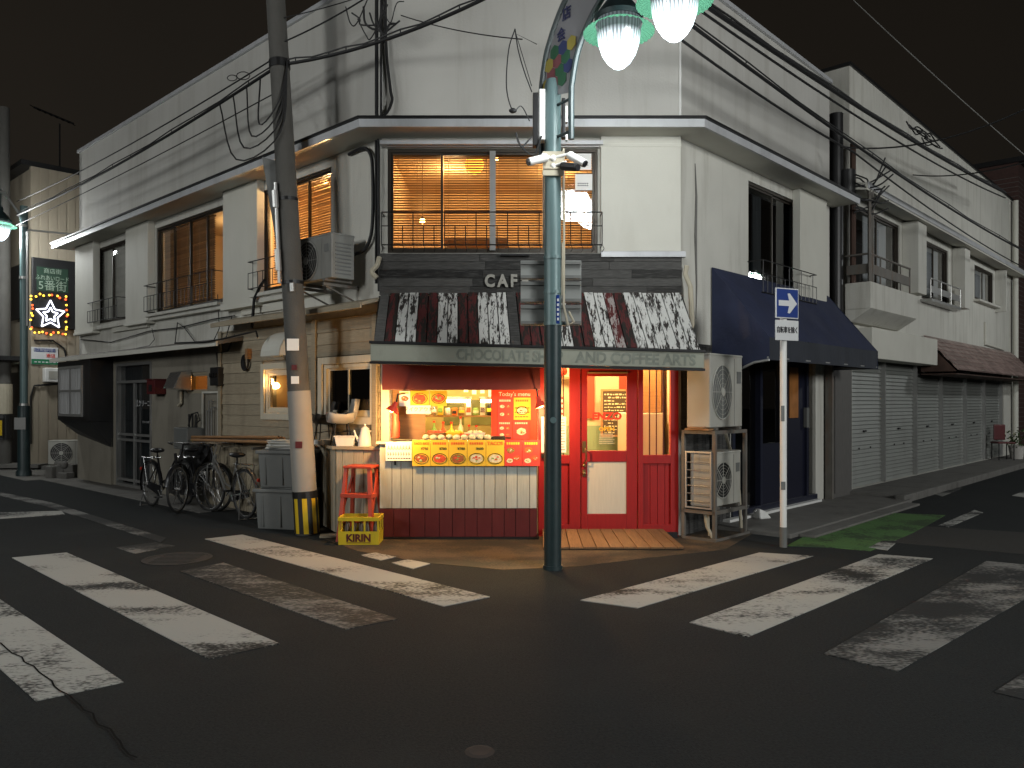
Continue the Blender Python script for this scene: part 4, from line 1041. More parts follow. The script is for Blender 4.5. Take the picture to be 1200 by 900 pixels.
t = thing('cabinet', 'tall pale cabinet with a box on top behind the right sidelight', 'cabinet', F.P(3.25, -.9, .02)); mb = MB(F.M); mb.box(2.98, 3.45, -1.3, -.5, .05, 1.45); mb.build('body', M_cream, t, bevel=.01)
mb = MB(F.M); mb.box(3.02, 3.41, -.498, -.48, .1, .9); mb.build('door', M_wood, t)
t = thing('cardboard_box', 'brown cardboard box on top of the cabinet by the right sidelight', 'box', F.P(3.25, -.9, 1.45)); mb = MB(F.M); mb.box(3.1, 3.44, -1.1, -.6, 1.452, 2.2); mb.build('body', M_wood, t, bevel=.005)
point('ceiling_light', F.P(2.35, -1.0, 2.45), 62 * K_WARM, (1, .66, .30), .08, cafe)
point('ceiling_light', F.P(2.9, -.35, 2.45), 85 * K_WARM, (1, .62, .26), .08, cafe)
point('ceiling_light', F.P(.9, -1.0, 2.4), 95 * K_WARM, (1, .74, .32), .10, cafe)
# kitchen behind the hatch
mb = MB(F.M); mb.box(.12, 1.85, -1.7, -1.3, .03, 1.0); mb.box(.12, 1.85, -1.7, -1.3, 1.002, 1.04); mb.build('kitchen_bench', M_alu, cafe)
mb = MB(F.M); mb.box(.105, .50, -.17, -.155, 1.14, 1.95); mb.build('hatch_board', M_wood, cafe)
for q, (a, b) in enumerate(((.62, .98), (1.12, 1.35))):
    t = thing('tube_lamp', ('longer' if q == 0 else 'shorter') + ' glowing kitchen tube lamp seen through the hatch', 'lamp', F.P((a + b) / 2, -1.4, 1.78)); mb = MB(F.M); mb.tube([(a, -1.4, 1.60), (b, -1.4, 1.60)], .022, 8); mb.build('tube', E_fluo, t)
    mb = MB(F.M); mb.box(a - .02, b + .02, -1.45, -1.35, 1.625, 1.66); mb.build('housing', M_white, t)
t = thing('kitchen_shelf', 'kitchen shelf with hanging order slips behind the hatch', 'shelf', F.P(1, -1.5, 1.3)); mb = MB(F.M); mb.box(.2, 1.4, -1.75, -1.5, 1.38, 1.40); mb.box(.5, 1.5, -1.3, -1.27, 1.86, 1.90); mb.build('board', M_wood, t)
mb = MB(F.M)
for q in range(8): mb.box(.9 + q * .11, .96 + q * .11, -1.262, -1.258, 1.86 - random.uniform(.12, .22), 1.87)
mb.build('slip', M_paper, t)
# bottles, bowls, jars, trays
mb = MB(F.M); mb.box(.10, 1.88, -2.2, -2.17, .9, 2.3); mb.build('kitchen_wall', mat('olive_wall', (.30, .23, .08), .5, var=.3, scale=4), cafe)
mb = MB(F.M)
for a in (.55, .95, 1.3): mb.box(a, a + .3, -2.168, -2.16, 1.25, 1.62)
mb.build('kitchen_window', mat('olive_glass', (.12, .12, .05), .2, var=.4), cafe)
random.seed(31)
shl = ['jar', 'carton', 'steel pot', 'tin', 'sauce tub', 'spice box', 'paper bag', 'cup stack', 'squeeze bottle', 'container', 'ladle rack', 'sugar tin']
cm = [M_foodr, M_foodw, M_chrome, M_yp, M_white, M_op, M_wood, M_paper, M_foodg, M_cream, M_black, M_yp]
for q, nm_ in enumerate(shl):
    u_ = .26 + q * .098; t = thing(nm_.replace(' ', '_'), nm_ + ' on the kitchen shelf seen through the hatch', nm_, F.P(u_, -1.62, 1.402)); h_ = random.uniform(.09, .2); mb = MB(WM[t.name])
    if q % 2: mb.box(-.035, .035, -.04, .04, 0, h_); mb.build('body', cm[q], t, bevel=.004)
    else: mb.lathe([(.03, 0), (.038, .01), (.038, h_ * .8), (.028, h_)], seg=12, cap=True); mb.build('body', cm[q], t, smooth=True)
    mb = MB(WM[t.name]); mb.box(-.03, .03, -.046, -.041, h_ * .25, h_ * .65) if q % 2 else mb.lathe([(.0385, h_ * .3), (.0395, h_ * .32), (.0395, h_ * .6), (.0385, h_ * .62)], seg=12); mb.build('label', cm[(q + 5) % 12], t)
cols = [M_foodg, M_foodr, M_yp, M_cream, M_wood, M_chrome, M_foodg, M_white]
spots = [(.48, -1.45, 1.04), (.60, -1.5, 1.04), (.72, -1.42, 1.04), (.84, -1.5, 1.04), (.96, -1.45, 1.04), (1.06, -1.5, 1.04), (1.3, -1.45, 1.04), (1.42, -1.5, 1.04)]
names = ['green', 'red', 'yellow', 'cream', 'brown', 'steel', 'olive', 'white']
for (u, y, z), m_, nm in zip(spots, cols, names):
    t = thing('bottle', nm + ' bottle on the kitchen bench behind the hatch', 'bottle', F.P(u, y, z), group='bottles on the kitchen bench'); mb = MB(WM[t.name])
    h = random.uniform(.2, .32); mb.lathe([(.035, 0), (.038, h * .6), (.014, h * .78), (.014, h)], seg=12, cap=True); mb.build('body', m_, t, smooth=True)
    mb = MB(WM[t.name]); mb.lathe([(.018, h), (.018, h + .025)], seg=10, cap=True); mb.build('cap', M_redtxt, t)
for i, (u, y, m_, nm) in enumerate(((.62, -.15, M_wood, 'brown wooden'), (.85, -.2, M_yp, 'yellow'), (1.1, -.12, M_white, 'white'))):
    t = thing('bowl', nm + ' bowl of food on the hatch worktop', 'bowl', F.P(u, y, 1.131), group='bowls on the hatch worktop'); mb = MB(WM[t.name])
    mb.lathe([(.05, 0), (.11, .04), (.13, .09), (.12, .09), (.10, .045), (.0, .03)], seg=18); mb.build('body', m_, t, smooth=True)
    mb = MB(WM[t.name])
    for q in range(9): mb.ball((random.uniform(-.07, .07), random.uniform(-.07, .07), .08), .035, 8, 5)
    mb.build('food', [M_foodr, M_yp, M_foodw][i], t, smooth=True)
t = thing('food_tray', 'row of wrapped sandwiches on a tray at the hatch', 'tray', F.P(.9, .12, 1.131)); mb = MB(WM[t.name]); mb.box(-.42, .42, -.09, .09, 0, .012); mb.build('tray', M_chrome, t, bevel=.003)
mb = MB(WM[t.name])
for q in range(9): mb.ball((-.36 + q * .09, random.uniform(-.03, .03), .045), .046, 8, 6, (1, 1.1, .7))
mb.build('food', M_foodw, t, smooth=True)
t = thing('metal_pan', 'long dark pan at the right end of the hatch worktop', 'pan', F.P(1.42, -.1, 1.131)); mb = MB(WM[t.name]); mb.box(-.25, .05, -.1, .1, 0, .05); mb.box(.05, .12, -.02, .02, .02, .035); mb.build('body', M_black, t, bevel=.01)
t = thing('food_tub', 'small red tub among the food on the hatch worktop', 'tub', F.P(.98, .02, 1.15)); mb = MB(WM[t.name]); mb.lathe([(.03, 0), (.05, .05), (.045, .06), (.0, .05)], seg=14); mb.build('body', M_redtxt, t, smooth=True); t['category'] = 'tub'

# red panel with posters on the right side of hatch
mb = MB(F.M); mb.box(1.30, 1.855, -.14, -.10, 1.132, 1.97); mb.build('hatch_panel', M_redtxt, cafe)
def poster(fac, u0, u1, z0, z1, off, bgm, label, title=None, tm=M_op, price=None, dishes=((.5, .3, .32),), dm=(M_food,), group=None, lines=0, lm=M_ink):
    t = thing('menu_poster', label, 'poster', fac.P((u0 + u1) / 2, off, z0), group=group)
    mb = MB(fac.M); mb.box(u0, u1, off, off + .003, z0, z1); mb.build('sheet', bgm, t)
    W_ = u1 - u0; H_ = z1 - z0
    for k, (cx, cz, r) in enumerate(dishes):
        mb = MB(fac.M); c = (u0 + cx * W_, off + .004, z0 + cz * H_)
        if k % 2 == 0 and bgm is M_yp: mb.m = 1; mb.tube([(c[0] + r * W_ * 1.12 * math.cos(a), off + .004, c[2] + r * W_ * .8 * math.sin(a)) for a in [q * math.pi / 10 for q in range(20)]], .004, 4, closed=True)
        mb.m = 0
        pts = [(c[0] + r * W_ * math.cos(a) * random.uniform(.85, 1.05), c[2] + r * W_ * .7 * math.sin(a) * random.uniform(.85, 1.05)) for a in [q * math.pi / 8 for q in range(16)]]
        mb.extn(pts, off + .0035, off + .0045)
        for q in range(7):
            a = random.uniform(0, 6.28); rr = random.uniform(.1, .65) * r * W_; x = c[0] + rr * math.cos(a); z = c[2] + rr * .6 * math.sin(a); s_ = r * W_ * .22; mb.m = random.choice((2, 3, 4))
            mb.extn([(x - s_, z - s_ * .5), (x + s_, z - s_ * .3), (x + s_ * .6, z + s_ * .5), (x - s_ * .5, z + s_ * .5)], off + .005 + q * .0002, off + .0055 + q * .0002)
        mb.build('dish_picture', [dm[k % len(dm)], M_black, M_foodw, M_foodr, M_foodg], t)
    if title: text(title, fac.P((u0 + u1) / 2, off + .004, z0 + H_ * .86), fac.rd, fac.n, min(.055, W_ / max(3, len(title)) * 1.5), tm, t, 'title', bold=.001)
    else:
        mb = MB(fac.M); n_ = 6
        for q in range(n_): mb.box(u0 + W_ * (.12 + .76 * q / n_), u0 + W_ * (.12 + .76 * (q + .75) / n_), off + .003, off + .005, z0 + H_ * .82, z0 + H_ * .91)
        mb.build('title', tm, t)
    if price: text(price, fac.P(u0 + W_ * .68, off + .004, z0 + H_ * .66), fac.rd, fac.n, .042, M_ink, t, 'price')
    if lines:
        mb = MB(fac.M)
        for r_ in range(lines):
            uu = u0 + W_ * .08
            while uu < u1 - W_ * .15:
                ww = random.uniform(.01, .03); mb.box(uu, uu + ww, off + .003, off + .0045, z0 + H_ * (.12 + .6 * r_ / lines), z0 + H_ * (.12 + .6 * r_ / lines) + .010); uu += ww + .008
        mb.build('print', lm, t)
    return t
grp = 'menu posters along the serving counter'
zt, zb = F.Z(500, 516, .3), F.Z(500, 546, .3)
zt += .005
ex = [483, 504.5, 526, 547.5, 569.5, 591, 612, 633]
ld = ['yellow poster with a dark oval plate, first from the left under the hatch', 'yellow poster with a round bowl, second of the row under the hatch', 'yellow poster with a tall brown drink picture under the hatch',
      'yellow poster with a red and green dish under the hatch', 'yellow TACOS poster next to the red ones', 'red poster with a sandwich picture next to the yellow TACOS poster', 'red poster with several dishes at the right end of the counter']
for i in range(7):
    a, b = F.U(ex[i], .3), F.U(ex[i + 1], .3)
    yel = i < 5
    poster(F, a + .002, b - .002, zb, zt, .305, M_yp if yel else M_rp, ld[i], title={0: 'TACO RICE', 4: 'TACOS'}.get(i), tm=M_op if yel else M_yp, price={0: '¥750', 1: '¥780', 2: '¥780', 3: '¥600'}.get(i),
           dishes=((.5, .28, .36),) if yel else ((.35, .6, .26), (.7, .3, .24), (.3, .2, .2)), dm=(M_food, M_foodr, M_foodw) if not yel else (([M_food, M_foodr, M_food, M_foodw, M_foodw][i],)), group=grp)
# white handwritten board at left end
a, b = F.U(452, .3), F.U(483, .3)
t = thing('menu_board', 'cream board with orange handwriting at the left end of the counter', 'menu board', F.P((a + b) / 2, .3, F.Z(467, 540, .3)))
z0_, z1_b = F.Z(467, 540, .3), F.Z(467, 518, .3)
mb = MB(F.M); mb.box(a, b - .004, .30, .312, z0_, z1_b); mb.build('board', M_paper, t, bevel=.002)
mb = MB(F.M)
for q in range(8):
    uu = a + .025 + q * .034; mb.tube([(uu, .314, z1_b - .09), (uu + .012, .314, z1_b - .04), (uu + .022, .314, z1_b - .085), (uu + .004, .314, z1_b - .06)], .003, 4)
mb.m = 1
for q in range(9): uu = a + .025 + q * .030; mb.box(uu, uu + .006, .312, .315, z0_ + .06, z0_ + .1); mb.box(uu, uu + .018, .312, .3145, z0_ + .075, z0_ + .08); mb.box(uu, uu + .02, .312, .3145, z0_ + .025, z0_ + .035)
mb.build('handwriting', [M_op, M_ink], t)
# posters in the hatch
grp = 'posters hung in the serving hatch'
zt = F.Z(500, 458, -.05); zb = F.Z(500, 476, -.05)
for i, (x0, x1, lab) in enumerate(((468, 481, 'small white poster with red food at the left of the hatch top'), (481, 503, 'yellow poster with fried chicken at the hatch top'), (504, 524, 'yellow poster with a round bowl picture at the hatch top'))):
    a, b = F.U(x0, -.05), F.U(x1, -.05); poster(F, a, b - .003, zb, zt, -.05, M_paper if i == 0 else M_yp, lab, tm=M_yp, dishes=((.5, .5, .36),), dm=(M_foodr,), group=grp)
a, b = F.U(476, -.04), F.U(505, -.04); t = thing('paper_banner', 'white strip reading テイクアウト under the yellow hatch posters', 'banner', F.P((a + b) / 2, -.03, 1.5)); z1b, z0b = F.Z(490, 475, -.03), F.Z(490, 485, -.03)
mb = MB(F.M); mb.box(a, b, -.033, -.03, z0b, z1b); mb.build('sheet', M_paper, t); text('テイクアウト', F.P((a + b) / 2, -.028, (z0b + z1b) / 2), F.rd, F.n, .058, M_ink, t)
for (x0, x1, y0, y1), m_, lab in (((583, 601, 466, 492), M_rp, 'red menu with small pictures, upper left on the red panel'), ((602, 622, 466, 492), M_yp, 'yellow menu sheet, upper right on the red panel'),
        ((583, 600, 493, 515), M_rp, 'red menu with many dishes, lower left on the red panel'), ((601, 621, 493, 515), M_rp, 'red menu with one burger picture, lower right on the red panel')):
    a, b = F.U(x0, -.09), F.U(x1, -.09)
    poster(F, a, b, F.Z(600, y1, -.09), F.Z(600, y0, -.09), -.098, m_, lab, tm=M_op if m_ is M_yp else M_foodw, dishes=((.3, .6, .16), (.7, .6, .16), (.3, .25, .16), (.7, .25, .16)) if x0 == 583 else ((.5, .42, .3),), dm=(M_foodw, M_foodr), group='menus on the red hatch panel', lines=3 if m_ is M_yp else 0)
t = thing('panel_lettering', "white script reading Today's menu across the top of the red panel", 'lettering', F.P(1.6, -.09, 1.66)); text("Today's menu", F.P(F.U(603, -.09), -.097, F.Z(603, 462, -.09)), F.rd, F.n, .068, M_paper, t, 'lettering')
# clamp lamps at hatch
def clamp_lamp(px, py, off, lab, dx, power, hd):
    u, z = F.uz(px, py, off); t = thing('clamp_lamp', lab, 'lamp', F.P(u, off, z)); P0 = F.P(u, off, z)
    mb = MB(F.M); c = Vector((u, off, z)); ax = Vector((dx, .10, -1)).normalized()
    mb.tube([c - ax * .03, c + ax * .02, c + ax * .05, c + ax * .09], [.025, .03, .055, .07], 14, cap=False); mb.build('shade', [M_redtxt], t, smooth=True, open_=True)
    mb = MB(F.M); mb.tube([c - ax * .03, c - ax * .06 + Vector((0, -.02, .06)), Vector((u - dx * .08, 0.02, z + .13))], .008, 6); mb.build('arm', M_black, t)
    mb = MB(F.M); mb.ball(c + ax * .065, .032, 10, 6); mb.build('bulb', E_warm, t, smooth=True)
    p = F.M @ (c + ax * .16); point('clamp_light', p, power, hd, .04, t); return t
clamp_lamp(463, 474, .56, 'black and red clamp lamp at the left edge of the hatch', -.5, 30 * K_WARM, (1,.54,.18))
clamp_lamp(631, 468, .56, 'red clamp lamp shining at the right edge of the hatch', .35, 27 * K_WARM, (1,.56,.2))
mb = MB(F.M); u, z = F.uz(463, 512, .24); mb.tube([(u, .24, z), (u + .01, .24, z + .15), (u, .24, z + .33)], [.05, .045, .03], 10); tag(mb.build('red_cloth', M_redtxt, smooth=True), 'red cloth hanging at the left edge of the hatch', 'cloth')

# ================================================================== LEFT CORNER CLUTTER
cab = thing('plank_cabinet', 'pale vertical plank cabinet with a ledge at the left of the cafe counter', 'cabinet', (-2.0, 9.75, 0))
CP = [(-1.50, 9.30), (-2.10, 9.47), (-2.50, 10.24), (-1.60, 9.42)]
mb = MB(); mb.ext(CP, .02, 1.02); mb.build('carcass', M_clap, cab)
for (p, q) in ((CP[0], CP[1]), (CP[1], CP[2])):
    p = Vector(p); q = Vector(q); d_ = (q - p).normalized(); n_ = Vector((d_.y, -d_.x)); n_ = n_ if n_.y < 0 or n_.x < 0 else -n_
    X = Matrix(((d_.x, n_.x, 0, p.x), (d_.y, n_.y, 0, p.y), (0, 0, 1, 0), (0, 0, 0, 1)))
    mb = MB(X); vboards(mb, 0, (q - p).length, .03, 1.02, .13, off=.002, t=.016); mb.build('boards', mat('pale_planks', (.36, .32, .24), .75, var=.25, scale=6, stretch=(12, 12, 1), rnd=.15, bump=.3), cab)
mb = MB(); mb.ext([(-1.47, 9.24), (-2.15, 9.42), (-2.58, 10.24), (-1.60, 9.42)], 1.022, 1.06); mb.build('ledge', M_clap, cab, bevel=.006)

# plastic storage crates, stacked
def storage_bin(label, loc, rz, w_=.66, d_=.5, h=.48, grp='grey storage boxes stacked by the concrete pole'):
    t = thing('storage_box', label, 'storage box', loc, rz, grp); X = WM[t.name]
    mb = MB(X); a, b = w_ / 2, d_ / 2
    mb.prism([(-a * .93, -b * .93, 0), (a * .93, -b * .93, 0), (a * .93, b * .93, 0), (-a * .93, b * .93, 0)], [(-a, -b, h - .06), (a, -b, h - .06), (a, b, h - .06), (-a, b, h - .06)])
    for q in (-.35, .0, .35): mb.box(q * w_ - .012, q * w_ + .012, -b - .004, -b * .93, .03, h - .1)
    mb.build('body', M_greybin, t, bevel=.012)
    mb = MB(X); mb.box(-a - .025, a + .025, -b - .025, b + .025, h - .058, h - .015); mb.box(-a + .04, a - .04, -b + .04, b - .04, h - .015, h); mb.build('lid', M_greybin, t, bevel=.01)
    return t
bx, by = G(338, 627)
by += .62; bx = (341 - 600) / 926 * by
storage_bin('lower grey storage box standing on the asphalt beside the pole', (bx, by, 0), R(-14), .70, .52, .52)
storage_bin('upper grey storage box carrying papers on its lid', (bx + .01, by, .521), R(-12), .66, .50, .48)
t = thing('paper_stack', 'loose trays and papers on the upper grey storage box', 'papers', (bx - .05, by, 1.0))
mb = MB(WM[t.name]); random.seed(3)
for q in range(6):
    a = random.uniform(-.25, .25); X = Matrix.Translation((random.uniform(-.04, .04), random.uniform(-.04, .04), .004 + q * .018)) @ Matrix.Rotation(a, 4, 'Z'); mb.M = WM[t.name] @ X; mb.m = q % 2
    mb.box(-.22, .22, -.16, .16, 0, .012)
mb.build('sheet', [M_paper, M_panel], t)

# concrete utility pole
def lean(z): return Vector((-2.467 - .059 * z, 9.52, z))
up = thing('utility_pole', 'leaning grey concrete utility pole with pale lower sleeve and yellow black stripes', 'utility pole', tuple(lean(0)))
mb = MB(); mb.tube([lean(0), lean(9.5)], [.138, .098], 24); mb.build('shaft', M_cpole, up, smooth=True)
mb = MB(); mb.tube([lean(.46), lean(1.72)], [.143, .137], 24, cap=False); mb.build('sleeve', M_sleeve, up, smooth=True, open_=True)
mb = MB(); cz = [lean(.02), lean(.44)]
for k in range(16):
    mb.m = k % 2; a0_, a1_ = k * math.pi / 8, (k + 1) * math.pi / 8
    q = []
    for z in (.02, .44):
        c_ = lean(z)
        for a in (a0_, (a0_ + a1_) / 2, a1_): q.append((c_.x + .147 * math.cos(a), c_.y + .147 * math.sin(a), z))
    mb.add(q, [(0, 1, 4, 3), (1, 2, 5, 4)])
mb.build('stripe_band', [M_yellow, M_black], up, open_=True)
mb = MB(); mb.tube([lean(.44), lean(.52)], .15, 20); mb.nxt(); mb.tube([lean(3.0), lean(3.04)], .134, 20); mb.nxt(); mb.tube([lean(4.0), lean(4.04)], .13, 20); mb.nxt(); mb.tube([lean(5.6), lean(5.7)], .125, 20); mb.split('band', M_dark, up)
mb = MB(); c_ = lean(2.05)
for z, s_, m_ in ((2.27, .07, 0), (1.85, .045, 0), (1.08, .04, 1), (2.0, .03, 1)):
    c_ = lean(z); mb.m = m_; mb.box(c_.x - s_, c_.x + s_, c_.y - .146, c_.y - .13, z - s_, z + s_); mb.nxt()
mb.split('sticker', [M_paper, M_maroon], up)
mb = MB(); c_ = lean(3.5)
mb.tube([lean(3.0) + Vector((-.12, -.13, 0)), lean(4.2) + Vector((-.1, -.12, 0))], .02, 8); mb.tube([lean(3.15) + Vector((-.12, -.13, 0)), lean(3.4) + Vector((-.12, -.13, 0))], .036, 8); mb.tube([lean(3.9) + Vector((-.11, -.13, 0)), lean(4.1) + Vector((-.11, -.13, 0))], .036, 8)
mb.tube([lean(2.9) + Vector((.03, -.14, 0)), lean(3.0) + Vector((.03, -.14, 0))], .03, 8); mb.build('conduit', M_alu, up, smooth=True)
mb = MB(L.M); u_, z_ = L.uz(322, 250, .5)
mb.M = I4.copy(); c_ = lean(4.25); mb.add([(c_.x - .30, c_.y + .02, 4.55), (c_.x - .13, c_.y + .02, 4.5), (c_.x - .13, c_.y + .02, 3.5), (c_.x - .30, c_.y + .03, 4.55), (c_.x - .13, c_.y + .03, 4.5), (c_.x - .13, c_.y + .03, 3.5)], [(0, 1, 2), (5, 4, 3), (0, 3, 4, 1), (1, 4, 5, 2), (2, 5, 3, 0)]); mb.build('flap', M_greybin, up)

# shell chairs on the ledge
def shell_chair(label, loc, rz, m, s=.62, z0=0):
    t = thing('shell_chair', label, 'chair', loc, rz, 'shell chairs on the plank ledge'); X = WM[t.name] @ Matrix.Scale(s, 4)
    mb = MB(X); prof = [(-.22, .40, .20), (-.12, .37, .23), (.05, .36, .24), (.18, .39, .24), (.25, .52, .23), (.28, .66, .20), (.29, .76, .14)]
    rows = []
    for y, z, w_ in prof:
        rows.append([(w_ * k / 4, y - abs(k / 4) ** 2 * (.10 if z > .5 else 0), z + (abs(k / 4) ** 3) * (.16 if z < .5 else .0)) for k in range(-4, 5)])
    vs = [p for r_ in rows for p in r_]; fs = [(i * 9 + k, i * 9 + k + 1, (i + 1) * 9 + k + 1, (i + 1) * 9 + k) for i in range(len(rows) - 1) for k in range(8)]
    mb.add(vs, fs); sh_ = mb.build('shell', m, t, smooth=True, open_=True); md = sh_.modifiers.new('thick', 'SOLIDIFY'); md.thickness = .012
    for sx in (-1, 1):
        for sy in (-1, 1): mb = MB(X); mb.tube([(sx * .10, sy * .10, .37), (sx * .19, sy * .15, 0)], .011, 6); mb.build('leg', M_dark, t)
    mb = MB(X); mb.tube([(-.15, -.15, .2), (.15, .15, .24)], .006, 4); mb.tube([(.15, -.15, .2), (-.15, .15, .24)], .006, 4); mb.build('brace', M_dark, t)
    return t
c1 = Vector((-2.08, 9.62, 1.06)); shell_chair('grey shell chair on wire legs standing on the plank ledge', c1, R(-70), M_shell, .74)
t = shell_chair('dark shell chair with an orange cushion behind the grey one', (-2.36, 9.95, 1.06), R(-60), M_shelld, .70)
mb = MB(WM[t.name] @ Matrix.Scale(.70, 4)); mb.ball((0, .1, .47), .17, 12, 6, (1, 1, .35)); mb.build('cushion', M_orange, t, smooth=True)
# kettle, tub, tray on ledge
t = thing('enamel_pot', 'pale enamel coffee pot on the ledge by the counter', 'coffee pot', (-1.76, 9.46, 1.06)); X = WM[t.name]
mb = MB(X); mb.lathe([(.085, 0), (.075, .10), (.05, .2), (.045, .215), (.02, .235), (.0, .245)], seg=18); mb.ball((0, 0, .255), .014); mb.build('body', M_white, t, smooth=True)
mb = MB(X); mb.tube([(.055, 0, .18), (.12, 0, .17), (.125, 0, .08), (.075, 0, .05)], .009, 6); mb.build('handle', M_white, t, smooth=True)
mb = MB(X); mb.tube([(-.07, 0, .06), (-.11, 0, .12), (-.13, 0, .19)], [.02, .014, .009], 8); mb.build('spout', M_white, t, smooth=True)
t = thing('plastic_tub', 'white rectangular tub on the ledge beside the coffee pot', 'tub', (-2.0, 9.5, 1.06)); X = WM[t.name]
mb = MB(X); mb.prism([(-.10, -.06, 0), (.10, -.06, 0), (.10, .06, 0), (-.10, .06, 0)], [(-.12, -.075, .11), (.12, -.075, .11), (.12, .075, .11), (-.12, .075, .11)]); mb.build('body', M_white, t, bevel=.006)
mb = MB(X); mb.box(-.13, .13, -.085, .085, .112, .125); mb.build('lid', M_white, t, bevel=.004)
t = thing('magazine_pile', 'flat pile of magazines at the left end of the plank ledge', 'magazines', (-2.32, 9.83, 1.062)); X = WM[t.name] @ Matrix.Rotation(R(-50), 4, 'Z'); mb = MB(X)
for q in range(4): mb.box(-.15 + q * .008, .13, -.09, .10 - q * .006, q * .014, q * .014 + .012)
mb.build('sheets', M_paper, t)

# red step stool
sx0, sy0 = G(432, 622); t = thing('step_stool', 'red wooden step stool standing behind the yellow crate', 'stool', (-1.74, 9.12, 0), R(-12)); X = WM[t.name]
mb = MB(X); mb.box(-.17, .17, -.13, .15, .83, .86); mb.build('seat', M_stoolr, t, bevel=.006)
for sx in (-1, 1):
    mb = MB(X); mb.prism([(sx * .20 - .026, -.20, 0), (sx * .20 + .026, -.20, 0), (sx * .20 + .026, -.14, 0), (sx * .20 - .026, -.14, 0)], [(sx * .14 - .018, -.12, .83), (sx * .14 + .018, -.12, .83), (sx * .14 + .018, -.07, .83), (sx * .14 - .018, -.07, .83)]); mb.build('leg', M_stoolr, t)
    mb = MB(X); mb.prism([(sx * .20 - .018, .16, 0), (sx * .20 + .018, .16, 0), (sx * .20 + .018, .21, 0), (sx * .20 - .018, .21, 0)], [(sx * .14 - .018, .08, .83), (sx * .14 + .018, .08, .83), (sx * .14 + .018, .13, .83), (sx * .14 - .018, .13, .83)]); mb.build('leg', M_stoolr, t)
    mb = MB(X); mb.prism([(sx * .185 - .01, -.16, .30), (sx * .185 + .01, -.16, .30), (sx * .185 + .01, -.12, .30), (sx * .185 - .01, -.12, .30)], [(sx * .15 - .01, .08, .72), (sx * .15 + .01, .08, .72), (sx * .15 + .01, .12, .72), (sx * .15 - .01, .12, .72)]); mb.build('brace', M_stoolr, t)
for z in (.22, .50): mb = MB(X); mb.box(-.19, .19, -.20 + z * .08, .0, z, z + .045); mb.build('step', M_stoolr, t, bevel=.004)
# beer crate
t = thing('beer_crate', 'yellow KIRIN beer crate holding dark bottles', 'crate', (-1.705, 8.93, 0), R(0)); X = WM[t.name]
wc, dc, hc = .225, .15, .31; mb = MB(X)
def rim(z0, z1, o=0): 
    mb.box(-wc - o, wc + o, -dc - o, -dc + .016, z0, z1); mb.box(-wc - o, wc + o, dc - .016, dc + o, z0, z1); mb.box(-wc - o, -wc + .016, -dc + .016, dc - .016, z0, z1); mb.box(wc - .016, wc + o, -dc + .016, dc - .016, z0, z1)
rim(0, .15); rim(.265, hc, .006)
for x in (-wc, -.075, .055, wc - .02): mb.box(x, x + .02, -dc, -dc + .016, .15, .265); mb.box(x, x + .02, dc - .016, dc, .15, .265)
for y in (-dc, -.01, dc - .02): mb.box(-wc, -wc + .016, y, y + .02, .15, .265); mb.box(wc - .016, wc, y, y + .02, .15, .265)
mb.box(-wc + .01, wc - .01, -dc + .01, dc - .01, .005, .02); mb.build('body', M_crate, t, bevel=.003)
text('KIRIN', X @ Vector((0, -dc - .003, .075)), (1, 0, 0), (0, -1, 0), .115, M_maroon, t, bold=.004, sx=.95)
mb = MB(X); mb.box(-.13, .13, -dc - .004, -dc, .022, .028); mb.build('underline', M_maroon, t)
for q in range(5):
    b_ = thing('beer_bottle', ['leftmost dark bottle', 'second dark bottle from the left', 'middle dark bottle', 'second dark bottle from the right', 'rightmost dark bottle'][q] + ' standing in the yellow crate', 'bottle', tuple(X @ Vector((-.16 + q * .08, .0 - .04 * (q % 2), .02))), group='bottles in the beer crate'); mb = MB(WM[b_.name]); mb.lathe([(.03, 0), (.031, .15), (.013, .2), (.013, .26)], seg=12, cap=True); mb.build('body', M_bronze, b_, smooth=True)
    mb = MB(WM[b_.name]); mb.lathe([(.015, .26), (.015, .27)], seg=10, cap=True); mb.build('cap', M_chrome, b_)
# flattened board on ground beside
mb = MB(); p = Vector((-2.05, 9.28, 0)); mb.M = Matrix.Translation(p) @ Matrix.Rotation(R(10), 4, 'Z'); mb.box(-.2, .16, -.09, .09, .01, .03); mb.box(-.1, .14, -.13, .02, .032, .045); tag(mb.build('floor_board', M_clap), 'flat weathered boards lying at the foot of the plank cabinet', 'board')
# bundle of poles and rack behind the second bicycle
t = thing('pole_bundle', 'bundle of brown wooden poles lying on brackets behind the bicycles', 'poles', L.P(3.4, .25, .95)); mb = MB(L.M)
for q in range(7): mb.tube([(1.9 + random.uniform(-.1, .1), .12 + .05 * (q % 4), 1.02 + .035 * (q // 4) + .01 * q), (4.6 + random.uniform(-.2, .2), .12 + .05 * (q % 4), 1.0 + .035 * (q // 4))], .02, 7)
mb.build('pole', M_wood, t, smooth=True)
mb = MB(L.M)
for u in (2.3, 4.2): mb.box(u, u + .04, .03, .4, .94, .975)
mb.build('bracket', M_rust, t)
mb = MB(L.M); vboards(mb, 1.5, 4.4, .0, .9, .17, off=.045, t=.02, gap=.012); mb.build('skirting_board', M_clap, cafe)
t = thing('tarp_cover', 'black crumpled tarp leaning on the wall behind the bicycles', 'tarp', L.P(4.6, .25, 0)); mb = MB(L.M)
nx, nz = 9, 8; random.seed(5)
vs = [(4.15 + .9 * i / nx, .12 + .28 * (1 - k / nz) + random.uniform(-.03, .03), .15 + .75 * k / nz + random.uniform(-.03, .03)) for k in range(nz + 1) for i in range(nx + 1)]
mb.add(vs, [(k * (nx + 1) + i, k * (nx + 1) + i + 1, (k + 1) * (nx + 1) + i + 1, (k + 1) * (nx + 1) + i) for k in range(nz) for i in range(nx)]); mb.build('sheet', M_black, t, open_=True)

